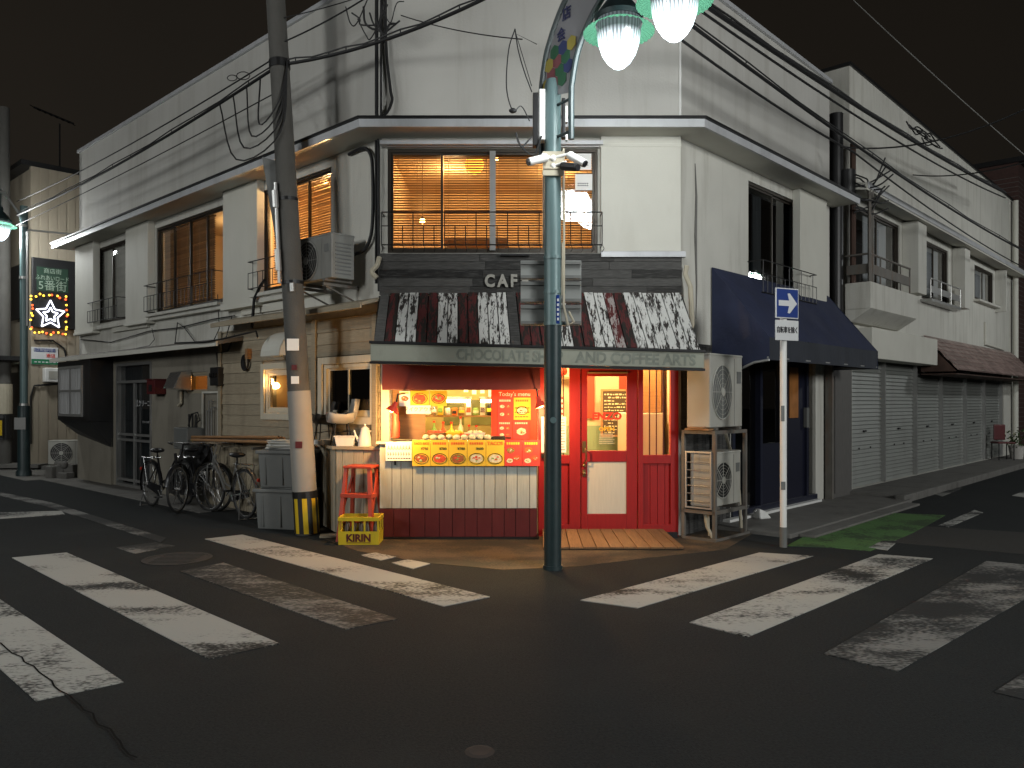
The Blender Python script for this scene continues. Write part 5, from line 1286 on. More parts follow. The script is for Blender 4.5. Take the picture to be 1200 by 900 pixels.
# ================================================================== BICYCLES
def bicycle(label, rear, front, steer, fm, basket, group='bicycles parked by the left wall'):
    rear = Vector(rear); front = Vector(front); d_ = (front - rear); rz = math.atan2(d_.y, d_.x); wb = 1.04
    t = thing('bicycle', label, 'bicycle', (rear.x, rear.y, 0), rz, group); X = WM[t.name]; RW_ = .325
    def wheel(Xw):
        mb = MB(Xw); mb.tube([(RW_ * math.cos(a), 0, RW_ * math.sin(a)) for a in [k * math.pi / 20 for k in range(40)]], .017, 8, closed=True); wh = mb.build('wheel', M_tyre, t, smooth=True)
        mb = MB(Xw); mb.tube([((RW_ - .022) * math.cos(a), 0, (RW_ - .022) * math.sin(a)) for a in [k * math.pi / 20 for k in range(40)]], .010, 6, closed=True); mb.build('rim', M_chrome, wh, smooth=True)
        mb = MB(Xw)
        for k in range(28):
            a = k * 2 * math.pi / 28; b = a + (.35 if k % 2 else -.35); mb.tube([(.02 * math.cos(b), .02 * (1 if k % 4 < 2 else -1), .02 * math.sin(b)), ((RW_ - .025) * math.cos(a), 0, (RW_ - .025) * math.sin(a))], .0016, 3)
        mb.build('spokes', M_chrome, wh)
        mb = MB(Xw); mb.disc((0, 0, 0), (0, 1, 0), .02, .08, 10); mb.build('hub', M_chrome, wh)
    wheel(X @ Matrix.Translation((0, 0, RW_ + .017)))
    hz = RW_ + .017
    head = Vector((wb - .17, 0, .80)); S = X @ Matrix.Translation((wb - .045, 0, 0)) @ Matrix.Rotation(steer, 4, 'Z') @ Matrix.Translation((.045, 0, 0))
    wheel(S @ Matrix.Translation((0, 0, hz)))
    seat = Vector((.26, 0, .78)); bb = Vector((.42, 0, .28))
    mb = MB(X); mb.tube([bb, seat + Vector((-.03, 0, 0))], .016, 8)
    mb.tube([bb + Vector((0, 0, .02)), Vector((.58, 0, .36)), Vector((.74, 0, .56)), head + Vector((.02, 0, -.12))], .020, 8)
    mb.tube([bb + Vector((-.03, 0, .12)), Vector((.56, 0, .44)), Vector((.72, 0, .62)), head + Vector((.0, 0, -.04))], .014, 8)
    mb.tube([head + Vector((-.015, 0, .04)), head + Vector((.05, 0, -.18))], .022, 8)
    for s in (-1, 1):
        mb.tube([bb, Vector((0, s * .05, hz))], .010, 6); mb.tube([seat + Vector((0, 0, -.1)), Vector((0, s * .05, hz))], .009, 6)
    mb.build('frame', fm, t, smooth=True)
    mb = MB(S)
    for s in (-1, 1): mb.tube([(0, s * .05, hz), (-.02, s * .05, .68), (-.05, 0, .70)], .011, 6)
    mb.tube([(-.05, 0, .66), (-.17, 0, .98)], .013, 8); mb.build('fork', fm, t, smooth=True)
    mb = MB(S); mb.tube([(-.36, .27, .97), (-.25, .26, .99), (-.13, .12, 1.0), (-.16, 0, .99), (-.13, -.12, 1.0), (-.25, -.26, .99), (-.36, -.27, .97)], .011, 8); hb = mb.build('handlebar', M_chrome, t, smooth=True)
    mb = MB(S)
    for s in (-1, 1): mb.tube([(-.38, s * .272, .968), (-.27, s * .262, .988)], .016, 8)
    mb.build('grip', M_black, hb, smooth=True)
    mb = MB(S)
    for s in (-1, 1): mb.tube([(-.24, s * .24, .98), (-.30, s * .2, .95), (-.2, s * .1, .93)], .005, 5)
    mb.tube([(-.18, .1, .99), (-.05, .1, .95), (-.02, .02, .75)], .004, 5); mb.build('brake_cable', M_cable, hb)
    mb = MB(X); mb.ball((.22, 0, .86), .12, 14, 8, (1.1, .85, .32)); mb.ball((.36, 0, .865), .05, 10, 6, (1.5, .7, .5)); mb.tube([seat + Vector((-.03, 0, -.06)), (.225, 0, .84)], .012, 8); mb.build('saddle', M_black, t, smooth=True)
    for mtx, a0_, a1_ in ((X, 0, 200), (S, 10, 150)):
        mb = MB(mtx @ Matrix.Translation((0, 0, hz))); n_ = 14; pts = [R(a0_ + (a1_ - a0_) * k / n_) for k in range(n_ + 1)]; r_ = RW_ + .035
        vs = []
        for a in pts: vs += [(r_ * math.cos(a), -.03, r_ * math.sin(a)), ((r_ + .008) * math.cos(a), 0, (r_ + .008) * math.sin(a)), (r_ * math.cos(a), .03, r_ * math.sin(a))]
        mb.add(vs, [(3 * k + j, 3 * k + 3 + j, 3 * k + 4 + j, 3 * k + 1 + j) for k in range(n_) for j in (0, 1)]); mb.build('mudguard', fm if fm is M_bikeb else M_chrome, t, smooth=True, open_=True)
    mb = MB(X); mb.disc(bb + Vector((0, -.045, 0)), (0, 1, 0), .085, .008, 20); mb.tube([bb + Vector((0, -.07, 0)), bb + Vector((.14, -.08, -.09))], .009, 6); mb.tube([bb + Vector((0, .07, 0)), bb + Vector((-.14, .08, .09))], .009, 6); mb.build('crank', M_chrome, t)
    for s, o in ((-1, Vector((.14, -.12, -.09))), (1, Vector((-.14, .12, .09)))): mb = MB(X); mb.M = X @ Matrix.Translation(bb + o); mb.box(-.045, .045, -.04, .04, -.01, .012); mb.build('pedal', M_black, t)
    mb = MB(X); mb.box(-.02, .44, -.06, -.045, hz - .05, hz - .035) if False else mb.prism([(.0, -.062, hz - .05), (.42, -.062, .2), (.42, -.05, .2), (.0, -.05, hz - .05)], [(.0, -.062, hz + .05), (.46, -.062, .35), (.46, -.05, .35), (.0, -.05, hz + .05)]); mb.build('chain_guard', M_bikeb, t)
    mb = MB(X)
    for s in (-1, 1): mb.tube([(-.22, s * .06, .74), (.2, s * .06, .74)], .006, 5); mb.tube([(-.15, s * .06, .74), (0, s * .06, hz)], .005, 5)
    for q in range(5): mb.tube([(-.2 + q * .09, -.06, .74), (-.2 + q * .09, .06, .74)], .004, 4)
    mb.build('luggage_rack', M_chrome, t)
    mb = MB(X)
    for s in (-1, 1): mb.tube([(0, s * .07, hz), (-.10, s * .14, .01)], .008, 5)
    mb.tube([(-.10, -.14, .01), (-.10, .14, .01)], .008, 5); mb.build('kickstand', M_chrome, t)
    mb = MB(S); mb.disc((.06, .07, hz + .22), (1, 0, 0), .028, .06, 10); mb.build('headlight', M_chrome, t)
    mb = MB(X); mb.disc((-.37, 0, .55), (1, 0, 0), .025, .02, 10); mb.build('rear_reflector', M_redtxt, t)
    if basket:
        mb = MB(S)
        for z, s_ in ((.72, .8), (.80, .88), (.88, .94), (.95, 1)):
            mb.tube([(-.02 + .12 - .15 * s_, -.17 * s_, z), (.10 + .15 * s_, -.17 * s_, z), (.10 + .15 * s_, .17 * s_, z), (.10 - .15 * s_, .17 * s_, z)], .004, 4, closed=True)
        for k in range(20):
            a = k / 20 * 4; sd = int(a); f_ = a - sd; c0 = [(-1, -1), (1, -1), (1, 1), (-1, 1)]; p0 = c0[sd]; p1 = c0[(sd + 1) % 4]; x = p0[0] + (p1[0] - p0[0]) * f_; y = p0[1] + (p1[1] - p0[1]) * f_
            mb.tube([(.10 + x * .12, y * .136, .72), (.10 + x * .15, y * .17, .95)], .003, 4)
        mb.build('basket', M_dark, t)
    return t
bicycle('black bicycle with its front wheel turned towards the street, by the sliding door', (-5.50, 12.05), (-4.75, 11.33), R(-48), M_bikeb, False)
bicycle('silver step through bicycle nearest the grey storage boxes', (-3.62, 10.72), (-4.37, 11.44), R(12), M_bikes, False)
bicycle('dark bicycle half hidden against the wall between the other two', (-5.05, 12.2), (-4.3, 11.5), R(10), M_bikeb, False)

# ================================================================== STREET LAMP POLE (centre)
px_, py_ = .388, 7.53
sl = thing('street_lamp', 'tall teal street lamp post with arched banner and cameras before the cafe', 'street lamp', (px_, py_, 0))
X = WM[sl.name]
mb = MB(X); mb.lathe([(.083, 0), (.083, 2.32)], seg=24, cap=True); mb.lathe([(.095, 0), (.095, .04)], seg=24, cap=True); mb.build('lower_shaft', M_tealdk, sl, smooth=True)
mb = MB(X); mb.lathe([(.083, 2.322), (.078, 4.60), (.06, 4.66), (.0, 4.67)], seg=24); mb.build('upper_shaft', M_teal, sl, smooth=True)
mb = MB(X)
for z in (2.32, 2.62, 2.95): mb.lathe([(.088, z), (.088, z + .03)], seg=20, cap=True); mb.box(.08, .12, -.02, .02, z, z + .03)
mb.disc((0, -.09, 1.42), (0, 1, 0), .03, .012, 14); mb.build('band', M_teal, sl)
mb = MB(X); mb.box(.03, .06, -.085, -.06, 2.33, 2.60); st = mb.build('sticker', M_signb, sl)
mb = MB(X)
for q in range(5): mb.box(.036, .054, -.088, -.0855, 2.36 + q * .045, 2.385 + q * .045)
mb.build('sticker_print', M_signw, st)
mb = MB(X); mb.tube([(.1, -.02, 4.0), (.105, -.03, 3.2), (.10, -.06, 2.5), (.14, -.05, 2.32), (.2, -.03, 2.35), (.15, -.02, 2.45)], .012, 6); mb.tube([(.09, -.04, 3.1), (.085, -.05, 2.6)], .008, 6); mb.build('cable', M_pipe, sl)
# arch in direction d
dv = Vector((.58, -.81, 0)).normalized(); nv = Vector((-dv.y, dv.x, 0))   # nv points away; front face -nv
if nv.y > 0: nv = -nv
XA = X @ Matrix(((dv.x, nv.x, 0, 0), (dv.y, nv.y, 0, 0), (0, 0, 1, 0), (0, 0, 0, 1)))
outer = smoothc([(-.175, 0, 3.95), (-.175, 0, 4.5), (-.15, 0, 4.72), (-.05, 0, 5.02), (.22, 0, 5.36), (.65, 0, 5.62), (1.2, 0, 5.75), (1.9, 0, 5.80)])
inner = smoothc([(.276, 0, 4.02), (.276, 0, 4.42), (.29, 0, 4.55), (.38, 0, 4.82), (.60, 0, 5.08), (.95, 0, 5.28), (1.35, 0, 5.37), (1.9, 0, 5.40)])
mb = MB(XA); mb.tube(outer, .032, 8); mb.tube(inner, .028, 8); mb.tube([outer[-1], inner[-1]], .025, 8)
for z in (4.1, 4.4): mb.tube([(-.175, 0, z), (.276, 0, z)], .015, 6)
mb.build('arch', M_tealdk, sl, smooth=True)
mb = MB(XA); i0 = 7; vs = []
for a, b in zip(outer[i0:], inner[i0:]): vs += [a + (b - a) * .07, b + (a - b) * .07]
nb = len(vs) // 2
mb.add(vs, [(2 * k, 2 * k + 1, 2 * k + 3, 2 * k + 2) for k in range(nb - 1)]); bn = mb.build('banner', mat('banner_cloth', (.30, .30, .32), .7, var=.05), sl, open_=True); md = bn.modifiers.new('thick', 'SOLIDIFY'); md.thickness = .01
# coloured hexagons at banner foot
hexc = [mat('hex_yellow', (.36, .30, .06), .6), mat('hex_blue', (.035, .05, .15), .6), mat('hex_green', (.03, .12, .06), .6), mat('hex_red', (.22, .07, .08), .6)]
mb = MB(XA); k = 0
for r_ in range(4):
    for c_ in range(3):
        zc = 4.62 + r_ * .095; t_ = (r_ - .0) / 4; xl = -.10 + .03 * r_ * .9; xc = xl + c_ * .125 + (.06 if r_ % 2 else 0)
        if xc > .22 + .035 * r_: continue
        mb.m = (r_ * 2 + c_ * 3 + (r_ == 1)) % 4; mb.extn([(xc + .071 * math.cos(a), zc + .071 * math.sin(a)) for a in [R(30 + 60 * q) for q in range(6)]], .007 + k * .0003, .0095 + k * .0003); k += 1
mb.build('hexagon_pattern', hexc, sl)
front = XA.to_3x3() @ Vector((0, 1, 0)); rdv = XA.to_3x3() @ Vector((1, 0, 0))
if rdv.cross(Vector((0, 0, 1))).dot(front) < 0: pass
M_kan = mat('kanji_ink', (.04, .045, .13), .7)
xdir = Vector((0, 0, 1)).cross(front)      # reading direction for viewers on the front side
for ch, s_, z_ in (('会', .14, 5.03), ('店', .22, 5.20), ('商', .38, 5.38)):
    text(ch, XA @ Vector((s_, .012, z_)), xdir, front, .13, M_kan, sl, 'character', bold=.002)
# boxes at the pole head, cameras
mb = MB(X); mb.box(-.13, -.075, -.07, .05, 4.07, 4.55); mb.build('control_box', M_white, sl, bevel=.006)
mb = MB(X); mb.box(-.19, -.135, -.06, .05, 4.02, 4.52); mb.box(.085, .12, -.03, .04, 4.1, 4.48); mb.build('cable_box', M_dark, sl, bevel=.006)
mb = MB(X); mb.box(.121, .14, -.03, .03, 4.25, 4.40); mb.box(.121, .14, -.03, .03, 4.08, 4.16); mb.build('junction_plate', M_white, sl)
mb = MB(X)
mb.tube(smoothc([(-.22, -.05, 4.25), (-.3, -.08, 4.38), (-.38, -.1, 4.33), (-.44, -.1, 4.55), (-.42, -.1, 4.9), (-.36, -.1, 5.1)], 6), .006, 5); mb.tube(smoothc([(-.36, -.1, 5.1), (-.33, -.1, 4.9), (-.27, -.08, 4.7), (-.2, -.06, 4.52)], 6), .006, 5)
mb.tube(smoothc([(-.2, -.05, 4.1), (-.30, -.08, 4.0), (-.35, -.1, 4.12), (-.3, -.08, 4.0), (-.18, -.06, 3.93), (-.11, -.08, 4.1)], 6), .009, 5)
mb.tube([(-.2, 0, 4.6), (-.35, 0, 5.1), (-.15, 0, 5.0)], .004, 4)
mb.ball((-.38, -.1, 4.33), .03, 8, 6, (1.3, 1, .8)); mb.build('loose_cable', M_cable, sl, smooth=True)
mb = MB(X); mb.box(-.10, .10, -.10, -.075, 3.72, 3.95); mb.box(-.10, .10, -.11, .10, 3.78, 3.80); mb.build('camera_mount', M_pipe, sl, bevel=.004)
def seccam(label, p, dirv, m_dark=False):
    W0 = X @ Vector(p); t = thing('security_camera', label, 'security camera', tuple(W0)); d_ = Vector(dirv).normalized(); c_ = W0
    mb = MB(); mb.tube([c_ - d_ * .10, c_ + d_ * .09], .038, 14); mb.build('body', M_white if not m_dark else M_black, t, bevel=.004)
    mb = MB(); mb.tube([c_ + d_ * .091, c_ + d_ * .105], .032, 14); mb.build('lens', M_black, t)
    mb = MB(); q = Vector((px_, py_ - .09, c_.z + .03)); mb.tube([c_ - d_ * .05, c_ - d_ * .05 + Vector((0, 0, .04)), q], .014, 8); mb.ball(q, .03, 10, 6); mb.build('bracket', M_white, t, smooth=True)
seccam('white bullet camera pointing left from the lamp post', (-.15, -.16, 3.85), (-1, -.35, -.35))
seccam('white bullet camera pointing down right from the lamp post', (.22, -.14, 3.86), (.8, -.45, -.6))
seccam('small black camera between the two white ones on the lamp post', (.15, -.18, 3.78), (.6, -.6, -.25), True)
# backs of two traffic signs on the pole
def signback(z0, z1, lab):
    t = thing('sign_panel', lab, 'traffic sign', (px_, py_ + .1, z0), group='sign panels seen from behind on the lamp post'); mb = MB(X)
    mb.box(-.305, .28, .09, .10, z0, z1); mb.build('panel', M_panel_g, t, bevel=.003)
    mb = MB(X)
    for z in (z0 + .01, z1 - .04): mb.box(-.30, .275, .065, .089, z, z + .03)
    mb.build('rail', M_greybin, t)
M_panel_g = mat('sign_back_grey', (.26, .27, .26), .55, .2, var=.1, dirt=(.14, .14, .13), dirt_amt=.4)
signback(2.77, 2.955, 'upper grey panel back of the three on the lamp post'); signback(2.545, 2.755, 'middle grey panel back of the three on the lamp post'); signback(2.33, 2.53, 'lowest grey panel back of the three on the lamp post')

# lamp heads
def lamp_head(top_attach, gl_bottom_z, loc, label, power, group='prismatic glass street lamps on the arch', soft=.12):
    t = thing('lamp_head', label, 'lamp', (loc[0], loc[1], gl_bottom_z), group=group); Xl = WM[t.name]
    mb = MB(Xl); mb.lathe([(.0, 0), (.05, .006), (.10, .05), (.145, .12), (.175, .21), (.19, .31), (.195, .40)], seg=36); mb.build('globe', M_globe, t, smooth=True, open_=True)
    mb = MB(Xl); n_ = 72; vs = []
    for k in range(n_):
        a = 2 * math.pi * k / n_; dz = .006 if k % 2 else -.006; vs += [(.2 * math.cos(a), .2 * math.sin(a), .37), (.305 * math.cos(a), .305 * math.sin(a), .302 + dz)]
    mb.add(vs, [(2 * k, 2 * k + 1, (2 * k + 3) % (2 * n_), (2 * k + 2) % (2 * n_)) for k in range(n_)]); mb.build('shade', M_shade, t, open_=True)
    mb = MB(Xl); mb.lathe([(.205, .40), (.21, .44), (.12, .56), (.06, .62), (.05, .72), (.0, .73)], seg=28); mb.build('cap', M_tealdk, t, smooth=True)
    mb = MB(Xl); mb.lathe([(.0, .398), (.2, .40)], seg=28); mb.build('cap_plate', mat('lamp_black', (.004, .005, .005), .95, spec=0), t, open_=True)
    mb = MB(Xl); mb.tube([(0, 0, .72), (0, 0, top_attach - gl_bottom_z)], .02, 8); mb.build('stem', M_tealdk, t)
    mb = MB(Xl); mb.ball((0, 0, .16), .05, 12, 8, (1, 1, 1.7)); mb.build('bulb', E_street, t, smooth=True)
    point('lamp_light', (loc[0], loc[1], gl_bottom_z + .17), power, COOL, max(soft, .28), t)
    return t
for k, (s_, lab) in enumerate(((.91, 'left glass street lamp with green rim hanging from the arch'), (1.55, 'right glass street lamp, nearest the camera, cut by the top edge'))):
    p_ = XA @ Vector((s_, 0, 0)); lamp_head(5.28 if k == 0 else 5.38, 4.46, (p_.x, p_.y), lab, K_STREET)

# ================================================================== ONE WAY SIGN
sx_, sy_ = G(918, 641)
t = thing('one_way_sign', 'white post with blue right arrow sign and bicycle exception plate', 'traffic sign', (sx_, sy_, 0)); X = WM[t.name]
mb = MB(X); mb.lathe([(.036, .22), (.036, 2.78), (.0, 2.79)], seg=18); mb.build('post', M_white, t, smooth=True)
mb = MB(X); mb.lathe([(.040, 0), (.040, .22)], seg=18, cap=True); mb.build('post_base', M_greybin, t, smooth=True)
rs = R(24); XS = X @ Matrix.Rotation(rs, 4, 'Z')
ndv = XS.to_3x3() @ Vector((0, -1, 0)); xdv2 = XS.to_3x3() @ Vector((1, 0, 0))
mb = MB(XS); mb.box(-.16, .16, -.060, -.045, 2.50, 2.83); pl = mb.build('arrow_plate', M_signw, t, bevel=.003)
mb = MB(XS); mb.box(-.148, .148, -.063, -.061, 2.512, 2.818); mb.build('blue_field', M_signb, pl)
mb = MB(XS); mb.extn([(-.125, 2.635), (.02, 2.635), (.0, 2.56), (.03, 2.555), (.132, 2.665), (.03, 2.775), (.0, 2.77), (.02, 2.695), (-.125, 2.695)], -.066, -.064); mb.build('arrow', M_signw, pl)
mb = MB(XS); mb.box(-.16, .16, -.060, -.045, 2.26, 2.48); p2 = mb.build('text_plate', M_signw, t, bevel=.003)
text('自転車を除く', XS @ Vector((0, -.062, 2.37)), xdv2, ndv, .075, M_ink, p2, sx=.68, bold=.0015)
mb = MB(XS); mb.box(-.02, .02, -.05, .04, 2.3, 2.32); mb.box(-.02, .02, -.05, .04, 2.6, 2.62); mb.build('clamp', M_alu, t)
mb = MB(X); mb.box(-.037, .0, -.038, -.03, 1.38, 1.55); mb.box(-.037, .01, -.038, -.03, .63, .72); mb.build('sticker', M_greybin, t)

# ================================================================== RIGHT: AC RACK
rk = thing('steel_rack', 'rusty steel rack carrying air conditioners right of the red door', 'rack', (2.35, 9.15, 0)); 
Xr = Matrix.Translation((2.31, 8.98, 0)) @ Matrix.Rotation(R(46.9), 4, 'Z')
WR, DR, HR = .74, .40, 1.22
mb = MB(Xr)
for x in (0, WR):
    for y in (0, DR): mb.box(x, x + .04, y, y + .04, 0, HR - .002); mb.nxt()
mb.split('post', M_rust, rk)
mb = MB(Xr)
for z in (.30, HR):
    if z > 1: mb.nxt()
    for y in (0, DR): mb.box(0, WR + .04, y + .002, y + .038, z, z + .04)
    for x in (0, WR): mb.box(x + .002, x + .038, .04, DR, z, z + .038)
mb.nxt(); mb.box(-.02, WR + .05, -.03, .0, .0, .03); mb.box(-.05, -.02, -.03, DR, .0, .03)
mb.split('beam', M_rust, rk)
RZ = R(46.9)
ac2 = ac_unit('air_conditioner', 'cream air conditioner standing on top of the steel rack', Xr @ Vector((.36, .20, HR + .045)), RZ, .78, .88, .30, fan='tall')
ac3 = ac_unit('air_conditioner', 'large air conditioner with round fan inside the steel rack', Xr @ Vector((.40, .21, .345)), RZ, .70, .66, .28)
t = thing('wire_guard', 'pale wire guard standing in the left side of the steel rack', 'guard', Xr @ Vector((-.02, .2, .35))); mb = MB(Xr @ Matrix.Rotation(R(90), 4, 'Z'))
frame_rect(mb, .04, .38, .36, 1.02, .018, .005, .02)
for q in range(6): mb.tube([(.05, .012, .44 + q * .09), (.37, .012, .44 + q * .09)], .006, 5)
mb.tube([(.28, .012, .37), (.28, .012, 1.0)], .005, 5); mb.build('guard', M_alu, t)
mb = MB(Xr); mb.box(-.06, .06, .05, .36, HR + .044, HR + .065); mb.box(-.10, .02, .1, .3, HR + .067, HR + .085); tag(mb.build('wood_blocks', M_wood), 'flat wooden blocks left of the upper air conditioner', 'wood block')
mb = MB(Xr); mb.tube([(.82, .1, 0.05), (.86, .15, .5), (.83, .25, 1.0), (.84, .35, 1.3)], .02, 6); mb.tube([(.12, .2, .3), (.08, .15, .15), (.12, .1, .02)], .02, 6); mb.tube([(.2, .2, .3), (.22, .2, .02)], .012, 6); tag(mb.build('drain_hose', M_pipe, smooth=True), 'pale drain hoses hanging at the steel rack', 'hose')
p = G(893, 612); t = thing('plastic_container', 'white plastic container on the ground right of the steel rack', 'container', (p[0], p[1], .05))
mb = MB(WM[t.name] if t.name in WM else Matrix.Translation((p[0], p[1], .05))); WM[t.name] = Matrix.Translation((p[0], p[1], .05)); mb.M = WM[t.name] @ Matrix.Rotation(R(30), 4, 'Z')
mb.prism([(-.1, -.07, .0), (.12, -.07, .0), (.12, .07, .0), (-.1, .07, .0)], [(-.09, -.05, .14), (.02, -.05, .10), (.02, .05, .10), (-.09, .05, .14)]); mb.build('body', M_white, t, bevel=.02)
mb = MB(WM[t.name]); mb.ball((-.1, -.02, .1), .025); mb.build('cap', M_chrome, t)
# dark corrugated gap wall between door and awning shop
mb = MB(RT.M); vboards(mb, .02, 1.2, .0, 2.3, .09, off=.002, t=.018); mb.build('dark_cladding', M_sign_w, cafe)

# --- right shop front under blue awning
mb = MB(RT.M)
for u in (RD[0] + .002, 2.05, 2.85, 3.6): mb.box(u, u + .07, -.10, .03, .06, 2.34)
mb.box(RD[0], RD[1], -.101, .031, 2.28, 2.345); mb.box(RD[0], RD[1], -.101, .031, .062, .16)
sf = mb.build('shop_frame', mat('navy_frame', (.010, .012, .026), .4, var=.2), cafe, bevel=.003)
mb = MB(RT.M); mb.quad((RD[0], -.05, .1), (RD[1], -.05, .1), (RD[1], -.05, 2.3), (RD[0], -.05, 2.3)); mb.build('pane', M_glassd, sf, open_=True)
mb = MB(RT.M); mb.box(2.12, 2.84, -.04, -.01, .16, 1.0); mb.box(2.92, 3.6, -.04, -.01, .16, 2.27); mb.build('door_leaf', mat('navy_door', (.005, .006, .018), .5), sf)
ua = RT.U(930, 0); mb = MB(RT.M); mb.box(ua - .14, ua + .16, -.01, .004, 1.35, 2.1); mb.build('orange_pane', mat('amber_glass', (.35, .14, .04), .4, var=.3), sf)
mb = MB(RT.M); ub_ = RT.U(943); mb.box(ub_ - .04, ub_ + .05, .0, .05, 1.2, 1.5); mb.build('letter_box', M_greybin, sf)
point('porch_light', RT.P(2.6, -.5, 2.0), 3.0, WARM, .05, cafe)
mb = MB(RT.M); mb.box(4.45, 5.28, .05, .09, .05, 2.3); mb.box(4.52, 5.2, .091, .105, .12, 2.0); mb.build('side_door', mat('grey_board', (.10, .095, .09), .7, var=.2, stretch=(8, 8, 1)), cafe)
mb = MB(RT.M); mb.box(4.30, 4.37, .032, .14, .05, 2.38); mb.build('door_post', M_rust, cafe)
mb = MB(RT.M); mb.box(1.0, 3.95, .02, .12, .052, .085); mb.build('threshold', M_white, cafe)
# blue awning
ba = thing('blue_awning', 'dark blue canvas awning with a box shaped side over the right shop', 'awning', RT.P(2.4, .6, 2.2))
ut0, zt0 = RT.uz(842, 313, .0); ua0, ua1 = .72, 4.45
zT, zF, oF = 3.02, 2.27, .78
zT = RT.Z(842, 315, .02); 
us0 = ua0
mb = MB(RT.M); nx, ny = 24, 8
vs = []
for i in range(nx + 1):
    u = ua0 + (ua1 - ua0) * i / nx
    for k in range(ny + 1):
        t_ = k / ny; sag = .02 * math.sin(math.pi * t_) * (1 + .4 * math.sin(i * 1.3)); o = .02 + (oF - .02) * t_ ** 1.0; z = zT + (2.36 - zT) * t_ - sag
        vs.append((u, o, z))
mb.add(vs, [(i * (ny + 1) + k, i * (ny + 1) + k + 1, (i + 1) * (ny + 1) + k + 1, (i + 1) * (ny + 1) + k) for i in range(nx) for k in range(ny)])
mb.build('slope', M_navy, ba, smooth=True, open_=True)
mb = MB(RT.M)
vs = []
for i in range(41):
    u = ua0 + (ua1 - ua0) * i / 40; w_ = .012 * math.sin(i * .9)
    vs += [(u, oF + w_ * .3, 2.36), (u, oF + w_, 2.09)]
mb.add(vs, [(2 * i, 2 * i + 1, 2 * i + 3, 2 * i + 2) for i in range(40)]); mb.build('valance', M_navyd, ba, open_=True)
mb = MB(RT.M); arc = [(oF * (1 - math.cos(a)) * .98 + .02, 1.35 + 1.0 * math.sin(a) * 0 + 1.0 * (math.sin(a))) for a in [R(0), R(20), R(40), R(60), R(75), R(90)]]
side = [(.02, zT), (.02, 1.35)] + [(.03 + (oF - .03) * (1 - math.cos(a)), 1.35 + .74 * math.sin(a)) for a in [R(q * 15) for q in range(7)]] + [(oF, 2.36)]
mb.add([(ua0, o, z) for o, z in side], [tuple(range(len(side)))]); mb.build('side_panel', M_navy, ba, open_=True)
mb = MB(RT.M); mb.tube([(ua0 - .01, o, z) for o, z in side[1:-1]], .016, 6); mb.tube([(ua0, oF - .02, 2.12), (ua1, oF - .02, 2.12)], .014, 6); mb.tube([(ua1, oF - .02, 2.12), (ua1, .02, 2.12)], .014, 6); mb.build('frame_tube', M_alu, ba, smooth=True)
mb = MB(RT.M); mb.add([(ua1, .02, zT), (ua1, oF, 2.36), (ua1, oF, 2.09), (ua1, .02, 2.09)], [(0, 1, 2, 3)]); mb.build('side_panel', M_navy, ba, open_=True)

# ================================================================== SECOND BUILDING (right street)
U0, U1, H2 = 5.42, 17.9, 7.33
b2 = thing('shuttered_building', 'two storey cream building with grey roller shutters down the right street', 'building', RT.P(U0, 0, 0))
def h2(x0, x1, z0, z1): return [RT.U(x0), RT.U(x1), z0, z1]
Bw = [h2(1003, 1054, 3.62, 4.98), h2(1080, 1111, 3.72, 4.95), h2(1142, 1164, 4.12, 4.95)]
mb = MB(RT.M); wall_holes(mb, U0, U1, 0, H2 - .06, Bw + [[U0 + .12, 16.8, .10, 2.55]]); mb.build('wall', M_stucco, b2)
mb = MB(RT.M); mb.box(U0, U0 + .15, -6, -.152, 0, H2 - .06); mb.box(U1 - .15, U1, -6, -.152, 0, H2 - .06); mb.box(U0 + .15, U1 - .15, -6, -5.85, 0, H2 - .06); mb.build('wall', M_stucco, b2)
mb = MB(RT.M); mb.box(U0 + .15, U1 - .15, -5.85, -.152, 6.8, 6.9); mb.build('roof', M_conc, b2)
mb = MB(RT.M); mb.box(U0 - .03, U1 + .03, -.18, .03, H2 - .058, H2); mb.box(U0 - .03, U0 + .17, -6, -.182, H2 - .058, H2); mb.build('coping', M_dark, b2)
mb = MB(RT.M); mb.prism([(U0 - .3, .002, 5.12), (U1 + .1, .002, 5.12), (U1 + .1, .40, 5.04), (U0 - .3, .40, 5.04)], [(U0 - .3, .002, 5.24), (U1 + .1, .002, 5.24), (U1 + .1, .40, 5.16), (U0 - .3, .40, 5.16)]); mb.build('eave', M_panel, b2, bevel=.01)
mb = MB(RT.M); mb.box(U0 - .3, U1 + .1, .402, .42, 5.07, 5.17); mb.build('eave_fascia', M_fascia, b2)
def pan2(x0, x1, zb, off=.28, zt=5.07):
    mb = MB(RT.M); mb.box(RT.U(x0, 0), RT.U(x1, off), .002, off, zb, zt); mb.build('wall_panel', M_stucco, b2, bevel=.008)
pan2(1057, 1086, 3.68, .30); pan2(1116, 1137, 3.70, .26); pan2(1166, 1180, 3.95, .26)
mb = MB(RT.M); ux = RT.U(1066, .3); uz_ = U0 - .22; mb.prism([(uz_, .002, 2.92), (ux, .002, 2.92), (ux, .10, 2.92), (uz_, .10, 2.92)], [(uz_, .002, 3.12), (ux, .002, 3.12), (ux, .42, 3.12), (uz_, .42, 3.12)]); mb.box(uz_, ux, .002, .42, 3.122, 3.56); mb.build('balcony', M_stucco, b2, bevel=.008)
